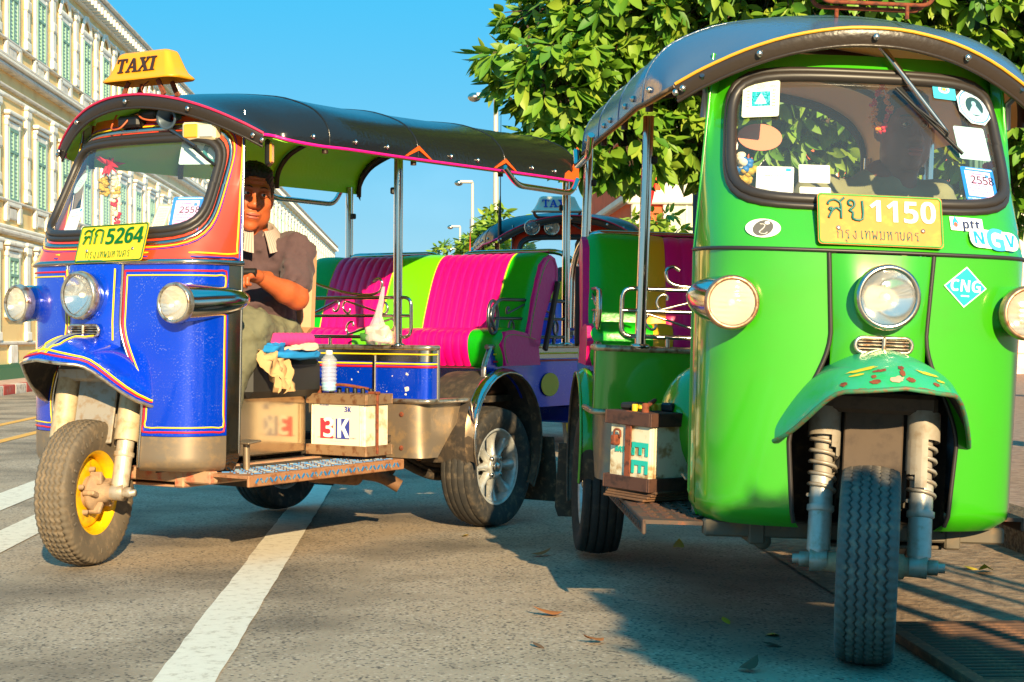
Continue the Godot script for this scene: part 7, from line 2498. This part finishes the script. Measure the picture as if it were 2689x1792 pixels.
func build_people(bxf: Transform3D, gxf: Transform3D, wxf: Transform3D) -> void:
	var stripes := Image.create(8, 4, false, Image.FORMAT_RGB8)
	stripes.fill(srgb(186, 166, 154)); stripes.fill_rect(Rect2i(0, 0, 3, 4), srgb(150, 132, 124))
	var cm := mat(Color.WHITE, 0.8); cm.albedo_texture = ImageTexture.create_from_image(stripes); cm.uv1_scale = Vector3(70, 1, 1)
	var shirt := grimy(srgb(84, 62, 64), srgb(66, 48, 52), 0.9, 0.0, 0.0, 130, 3.0, 0.5)
	shirt.rim_enabled = true; shirt.rim = 0.25
	var pants := grimy(srgb(112, 110, 86), srgb(92, 90, 70), 0.9, 0.0, 0.0, 131, 3.0, 0.5)
	var inv := bxf.basis.inverse()
	# the driver leans out to his left and looks at the camera's right
	var to_cam := (Vector3(0, 0.9, 0) - bxf * Vector3(0.14, 1.5, 1.0))
	to_cam.y = 0
	var face := (inv * to_cam.normalized()).rotated(Vector3.UP, 0.16)
	var side := Vector3.UP.cross(face).normalized()
	var hb := Basis(side, Vector3.UP, face).rotated(face, -0.12).rotated(side, 0.06)
	var base := Vector3(0.08, 0.36, 0.95)
	var J := {"head": Vector3(0.14, 1.485, 1.045) - base, "head_basis": hb, "head_scale": 1.12, "look": 0.003, "fwd": Vector3(0.1, 0, 1),
		"neck": Vector3(0.11, 1.34, 0.995) - base, "chest": Vector3(0.075, 1.20, 0.93) - base, "hip": Vector3(0.07, 0.90, 0.90) - base,
		"sh_l": Vector3(0.275, 1.265, 0.92) - base, "sh_r": Vector3(-0.115, 1.265, 1.0) - base, "el_l": Vector3(0.36, 1.06, 1.0) - base, "el_r": Vector3(-0.24, 1.1, 1.13) - base,
		"wr_l": Vector3(0.33, 1.145, 1.215) - base, "wr_r": Vector3(-0.30, 1.15, 1.22) - base, "hand_l": Vector3(-0.02, 0.02, 1), "hand_r": Vector3(0, 0, 1), "grip_l": Vector3(1, 0, -0.45), "grip_r": Vector3(1, 0, 0.45),
		"hp_l": Vector3(0.16, 0.88, 0.92) - base, "hp_r": Vector3(-0.02, 0.88, 0.92) - base, "kn_l": Vector3(0.25, 0.925, 1.19) - base, "kn_r": Vector3(-0.1, 0.9, 1.26) - base, "an_l": Vector3(0.24, 0.46, 1.44) - base, "an_r": Vector3(-0.12, 0.46, 1.36) - base}
	var bx2 := Transform3D(bxf.basis, bxf * base)
	var D := person("man in a plum polo shirt driving the blue tuk-tuk, leaning out to look", bx2, J, M.skin, shirt, pants, true)
	collar(D, Vector3(0.11, 1.35, 1.0) - base, Basis(side, Vector3.UP, face).rotated(Vector3.UP, 0.1), cm, 0.082)
	# the driver of the green taxi
	var base2 := Vector3(0.05, 0.36, 0.9)
	var J2 := {"head": Vector3(0.290, 1.630, 0.980) - base2, "head_basis": Basis(Vector3.UP, 0.15), "head_scale": 1.08, "look": 0.0, "fwd": Vector3(0, 0, 1),
		"neck": Vector3(0.230, 1.480, 0.940) - base2, "chest": Vector3(0.220, 1.320, 0.920) - base2, "hip": Vector3(0.210, 0.900, 0.900) - base2,
		"sh_l": Vector3(0.420, 1.400, 0.930) - base2, "sh_r": Vector3(0.020, 1.400, 0.930) - base2, "el_l": Vector3(0.500, 1.080, 1.000) - base2, "el_r": Vector3(-0.080, 1.080, 1.000) - base2,
		"wr_l": Vector3(0.480, 1.150, 1.210) - base2, "wr_r": Vector3(-0.140, 1.150, 1.210) - base2, "hand_l": Vector3(0, 0, 1), "hand_r": Vector3(0, 0, 1), "grip_l": Vector3(1, 0, -0.45), "grip_r": Vector3(1, 0, 0.45),
		"hp_l": Vector3(0.300, 0.880, 0.920) - base2, "hp_r": Vector3(0.120, 0.880, 0.920) - base2, "kn_l": Vector3(0.360, 0.900, 1.280) - base2, "kn_r": Vector3(0.040, 0.900, 1.280) - base2, "an_l": Vector3(0.360, 0.460, 1.340) - base2, "an_r": Vector3(0.040, 0.460, 1.340) - base2}
	person("man in an olive T-shirt seated behind the green tuk-tuk's windscreen", Transform3D(gxf.basis, gxf * base2), J2, M.skin_dark, mat(srgb(126, 128, 92), 0.9), mat(srgb(60, 60, 66), 0.9), false)
	var J3 := J2.duplicate()
	J3.head = Vector3(0.20, 1.60, 0.98) - base2
	J3.head_basis = Basis(Vector3.UP, 0.1)
	person("shaded driver inside the third tuk-tuk behind the others", Transform3D(wxf.basis, wxf * base2), J3, M.skin_dark, mat(srgb(70, 74, 96), 0.9), mat(srgb(50, 50, 56), 0.9), false)

func build_small(bxf: Transform3D, gxf: Transform3D) -> void:
	# things lying on the blue taxi's driver's seat
	var bluec := mat(srgb(20, 130, 196), 0.85)
	var pinkc := mat(srgb(236, 60, 140), 0.8)
	var tan := mat(srgb(196, 156, 108), 0.9)
	var towel := func(p: Vector3, called: String, label: String, m: MB, mt: Material, turn := 0.0) -> void:
		tag(obj(called, m, mt, null, bxf * Transform3D(Basis(Vector3.UP, turn), p)), label, "cloth")
	towel.call(Vector3(0.31, 0.818, 1.0), "folded_towel", "folded blue towel lowest in the pile beside the driver", crumpled(Vector3(0.18, 0.035, 0.30), 11, 0.016), bluec)
	towel.call(Vector3(0.33, 0.845, 0.95), "folded_cloth", "crumpled pale flowered cloth in the pile beside the driver", crumpled(Vector3(0.15, 0.03, 0.2), 12, 0.03), mat(srgb(216, 192, 170), 0.9), 0.2)
	towel.call(Vector3(0.31, 0.845, 1.13), "folded_towel", "bunched blue towel right beside the driver's thigh", crumpled(Vector3(0.12, 0.05, 0.12), 13, 0.025), bluec, 0.4)
	var roll := MB.new()
	var rp := PackedVector3Array(); var rr := []
	for i in 25:
		rp.append(Vector3(0.0, 0, lerpf(-0.13, 0.13, i / 24.0))); rr.append(0.027 + 0.0012 * sin(i * 2.1))
	roll.tube(rp, rr, 16)
	towel.call(Vector3(0.33, 0.885, 0.99), "rolled_towel", "rolled pink towel on top of the pile beside the driver", roll, pinkc, 0.1)
	var rag := MB.new()
	var rrows := []
	var rf := noise(FastNoiseLite.TYPE_SIMPLEX, 9.0, 44, 3)
	for i in 19:
		var f := i / 18.0
		var row := PackedVector3Array()
		for j in 15:
			var g := j / 14.0 - 0.5
			var wd := lerpf(0.17, 0.12, f) 
			var x := -0.06 + minf(f * 0.22, 0.085) + maxf(0, f - 0.4) * 0.03
			var y := -maxf(0.0, f - 0.35) * 0.24
			var n := rf.get_noise_2d(f * 0.3, g * 0.6) * 0.035
			row.append(Vector3(x + n, y + 0.02 * sin(g * 16.0 + f * 5.0) * 0.5 + n * 0.5, g * wd + 0.03 * sin(f * 4.0)))
		rrows.append(row)
	rag.grid(rrows)
	towel.call(Vector3(0.345, 0.825, 1.13), "tan_rag", "tan rag hanging over the edge of the blue tuk-tuk's driver seat", rag, tan)
	# bottle
	var bt := thing("water_bottle", "clear plastic water bottle standing on the blue taxi's battery", "bottle", bxf * Vector3(0.345, 0.655, 0.76), bxf.basis)
	var pr := []
	for i in 60:
		var f := i / 59.0
		var r := 0.033 + 0.0022 * sin(f * 62.0)
		if f < 0.04: r = lerpf(0.024, 0.033, f / 0.04)
		if f > 0.86: r = lerpf(0.033, 0.014, (f - 0.86) / 0.14)
		pr.append(Vector2(r, f * 0.165))
	pr.append(Vector2(0.0, 0.166))
	var bm := MB.new(); bm.lathe(pr, 28)
	var plastic := mat(Color(0.95, 0.97, 1.0, 0.26), 0.15); plastic.transparency = BaseMaterial3D.TRANSPARENCY_ALPHA
	obj("bottle_shell", bm, plastic, bt)
	var wl := MB.new(); wl.lathe([Vector2(0.0, 0.003), Vector2(0.030, 0.004), Vector2(0.031, 0.04), Vector2(0.0, 0.04)], 24)
	obj("bottle_label", wl, mat(srgb(120, 190, 220), 0.4), bt)
	var cp := MB.new(); cp.lathe([Vector2(0.015, 0.163), Vector2(0.015, 0.18), Vector2(0.0, 0.181)], 16); obj("bottle_cap", cp, M.white_paper, bt)
	# plastic bag on the rail
	var bag := thing("plastic_bag", "pale plastic bag hanging from the blue taxi's side rail", "bag", bxf * Vector3(0.44, 0.86, 0.53), bxf.basis * Basis(Vector3.UP, PI / 2))
	var bf := noise(FastNoiseLite.TYPE_SIMPLEX, 14.0, 45, 3)
	var brows := []
	for i in 25:
		var f := i / 24.0
		var row := PackedVector3Array()
		var r := 0.0
		var y := f * 0.26
		if f < 0.1: r = lerpf(0.04, 0.064, sqrt(f / 0.1))
		elif f < 0.55: r = lerpf(0.064, 0.016, smoothstep(0.1, 0.55, f))
		else: r = lerpf(0.016, 0.006, (f - 0.55) / 0.45)
		for j in 33:
			var a := TAU * j / 32
			var n := bf.get_noise_3d(cos(a) * 0.1, f * 0.25, sin(a) * 0.1)
			var q := r * (1.0 + n * 0.35)
			row.append(Vector3(cos(a) * q * 0.6, y, sin(a) * q * 1.15 + 0.06 * maxf(0, f - 0.5)))
		row[32] = row[0]
		brows.append(row)
	var bgm := MB.new(); bgm.grid(brows, true)
	var film := mat(Color(0.97, 0.9, 0.92, 0.34), 0.3); film.transparency = BaseMaterial3D.TRANSPARENCY_ALPHA
	film.albedo_texture = null
	obj("bag_film", bgm, film, bag)
	obj("bag_contents", crumpled(Vector3(0.07, 0.07, 0.13), 46, 0.02), mat(srgb(225, 190, 180), 0.6), bag, Transform3D(Basis(), Vector3(0, 0.045, 0)))
	obj("bag_greens", crumpled(Vector3(0.05, 0.05, 0.05), 47, 0.02), mat(srgb(60, 120, 50), 0.7), bag, Transform3D(Basis(), Vector3(0.0, 0.04, -0.055)))
	# garland and flower star in the blue cab
	var fs := thing("flower_star", "red paper flower hanging behind the blue taxi's windscreen", "ornament", bxf * Vector3(-0.27, 1.62, 1.47), bxf.basis)
	var sm := MB.new()
	var rng := RandomNumberGenerator.new(); rng.seed = 8
	for k in 16:
		var d := Vector3(rng.randfn(), rng.randfn() - 0.2, rng.randfn() + 0.6).normalized()
		var l := rng.randf_range(0.045, 0.075)
		sm.lathe([Vector2(0.013, 0.0), Vector2(0.010, l * 0.4), Vector2(0.0005, l)], 6, along(Vector3.ZERO, d))
	obj("petals", sm, mat(srgb(216, 24, 44), 0.5), fs)
	var g0 := mat(srgb(236, 220, 190), 0.7); var g1 := mat(srgb(186, 156, 40), 0.6); var g2 := mat(srgb(206, 20, 50), 0.6); var g3 := mat(srgb(226, 130, 20), 0.7)
	garland("flower_garland", "jasmine garland with gold and red tassels in the blue cab", Transform3D(bxf.basis, bxf * Vector3(-0.25, 1.56, 1.46)), [Vector3(0, 0, 0), Vector3(0.005, -0.05, 0), Vector3(0.0, -0.1, 0), Vector3(0.01, -0.16, 0), Vector3(0.012, -0.22, 0)], [g0, g0, g1, g0, g2, g0, g2], 0.010, 1)
	garland("flower_garland", "short gold blossom bunch beside the jasmine garland in the blue cab", Transform3D(bxf.basis, bxf * Vector3(-0.31, 1.555, 1.46)), [Vector3(0, 0, 0), Vector3(-0.01, -0.03, 0), Vector3(0, -0.05, 0)], [g1, g1], 0.012, 2)
	garland("flower_garland", "heap of gold, blue and pink blossoms at the green windscreen's left corner", Transform3D(gxf.basis, gxf * Vector3(-0.36, 1.47, 1.47)), [Vector3(0, 0, 0), Vector3(0.02, -0.04, 0.01), Vector3(-0.01, -0.09, 0.02), Vector3(0.03, -0.13, 0.02)], [g0, mat(srgb(30, 110, 180), 0.5), g1, g1, g3, mat(srgb(240, 190, 200), 0.6)], 0.014, 3)
	garland("flower_garland", "red and white garland at the green windscreen's right edge", Transform3D(gxf.basis, gxf * Vector3(0.41, 1.58, 1.46)), [Vector3(0.02, 0.02, 0), Vector3(0.03, -0.06, 0), Vector3(0.0, -0.14, 0.02), Vector3(-0.02, -0.20, 0.03)], [g0, g2, g3, g0, g2, g3, g2], 0.014, 4)
	garland("bead_string", "red looped beads hanging from the green taxi's roof lining", Transform3D(gxf.basis, gxf * Vector3(0.12, 1.72, 1.30)), [Vector3(0, 0.03, 0), Vector3(-0.025, -0.05, 0), Vector3(0.0, -0.12, 0), Vector3(0.025, -0.05, 0), Vector3(0, 0.03, 0)], [g2, g3, g2, g3], 0.007, 5)
	# fallen leaves and litter
	var lmesh := [leaf_mesh(0.42, 0.25), leaf_mesh(0.5, -0.2)]
	var cols := {"brown": mat(srgb(150, 92, 44), 0.8), "yellow": mat(srgb(206, 170, 40), 0.7), "green": mat(srgb(120, 160, 40), 0.6), "dark": mat(srgb(88, 66, 46), 0.85)}
	var rows := [[0.805, -4.93, 0.11, "green", "yellow-green leaf on the asphalt left of the green front wheel"], [0.164, -5.17, 0.10, "brown", "curled brown leaf on the sunlit asphalt nearest mid-frame"], [0.68, -5.19, 0.06, "yellow", "small yellow leaf in the shade before the green taxi"],
		[0.078, -6.55, 0.09, "brown", "brown leaf lying left of the green rear wheel"], [-0.196, -7.18, 0.07, "yellow", "yellow leaf on the road behind the blue rear wheel"], [0.27, -4.72, 0.08, "brown", "dry leaf on bright asphalt at the picture's lower middle"], [0.06, -4.66, 0.05, "dark", "dark curled leaf near the bottom edge, left of its neighbour"],
		[0.62, -4.35, 0.09, "dark", "dark leaf at the bottom edge of the shaded asphalt"], [1.28, -4.28, 0.09, "yellow", "orange-yellow leaf on the concrete beside the drain grate"], [1.88, -6.35, 0.12, "green", "green leaf by the foot of the mossy kerb"], [1.80, -6.42, 0.10, "yellow", "bright yellow leaf beside the green one at the kerb"],
		[0.72, -6.97, 0.10, "yellow", "yellow leaf under the green taxi's step"], [1.75, -6.9, 0.10, "brown", "brown leaf in the gutter beneath the green cab"], [1.62, -7.1, 0.09, "dark", "dark leaf farthest along the gutter"], [0.74, -4.78, 0.08, "dark", "dull brown leaf right of the green leaf on asphalt"]]
	for i in rows.size():
		var q = rows[i]
		var p := Vector3(q[0], 0, q[1])
		var sx := (street.affine_inverse() * p).x
		p.y = road_y(sx) + 0.014 + (0.005 if sx > 1.5 else 0.0)
		var b := Basis(Vector3.UP, i * 1.7) * Basis(Vector3.RIGHT, PI / 2 + 0.06 * sin(i * 3.0))
		tag(obj("fallen_leaf", lmesh[i % 2], cols[q[3]], null, Transform3D(b.scaled(Vector3.ONE * q[2]), p)), q[4], "leaf", "fallen leaves on the road")
	var wr := crumpled(Vector3(0.05, 0.09, 0.012), 60, 0.01)
	tag(obj("wrapper", wr, mat(srgb(196, 204, 210), 0.3), null, Transform3D(Basis(Vector3(0, 0, 1), -0.3), Vector3(1.86, 0.02, -7.1))), "silvery wrapper leaning in the gutter by the kerb", "litter")
	var st := MB.new(); st.tube(line(Vector3(-0.022, 0, 0), Vector3(0.022, 0.002, 0.004)), 0.004, 8)
	tag(obj("cigarette_end", st, mat(srgb(226, 222, 206), 0.8), null, Transform3D(Basis(), Vector3(1.42, -0.032, -5.12))), "white cigarette end on the dirt above the drain grate", "litter")
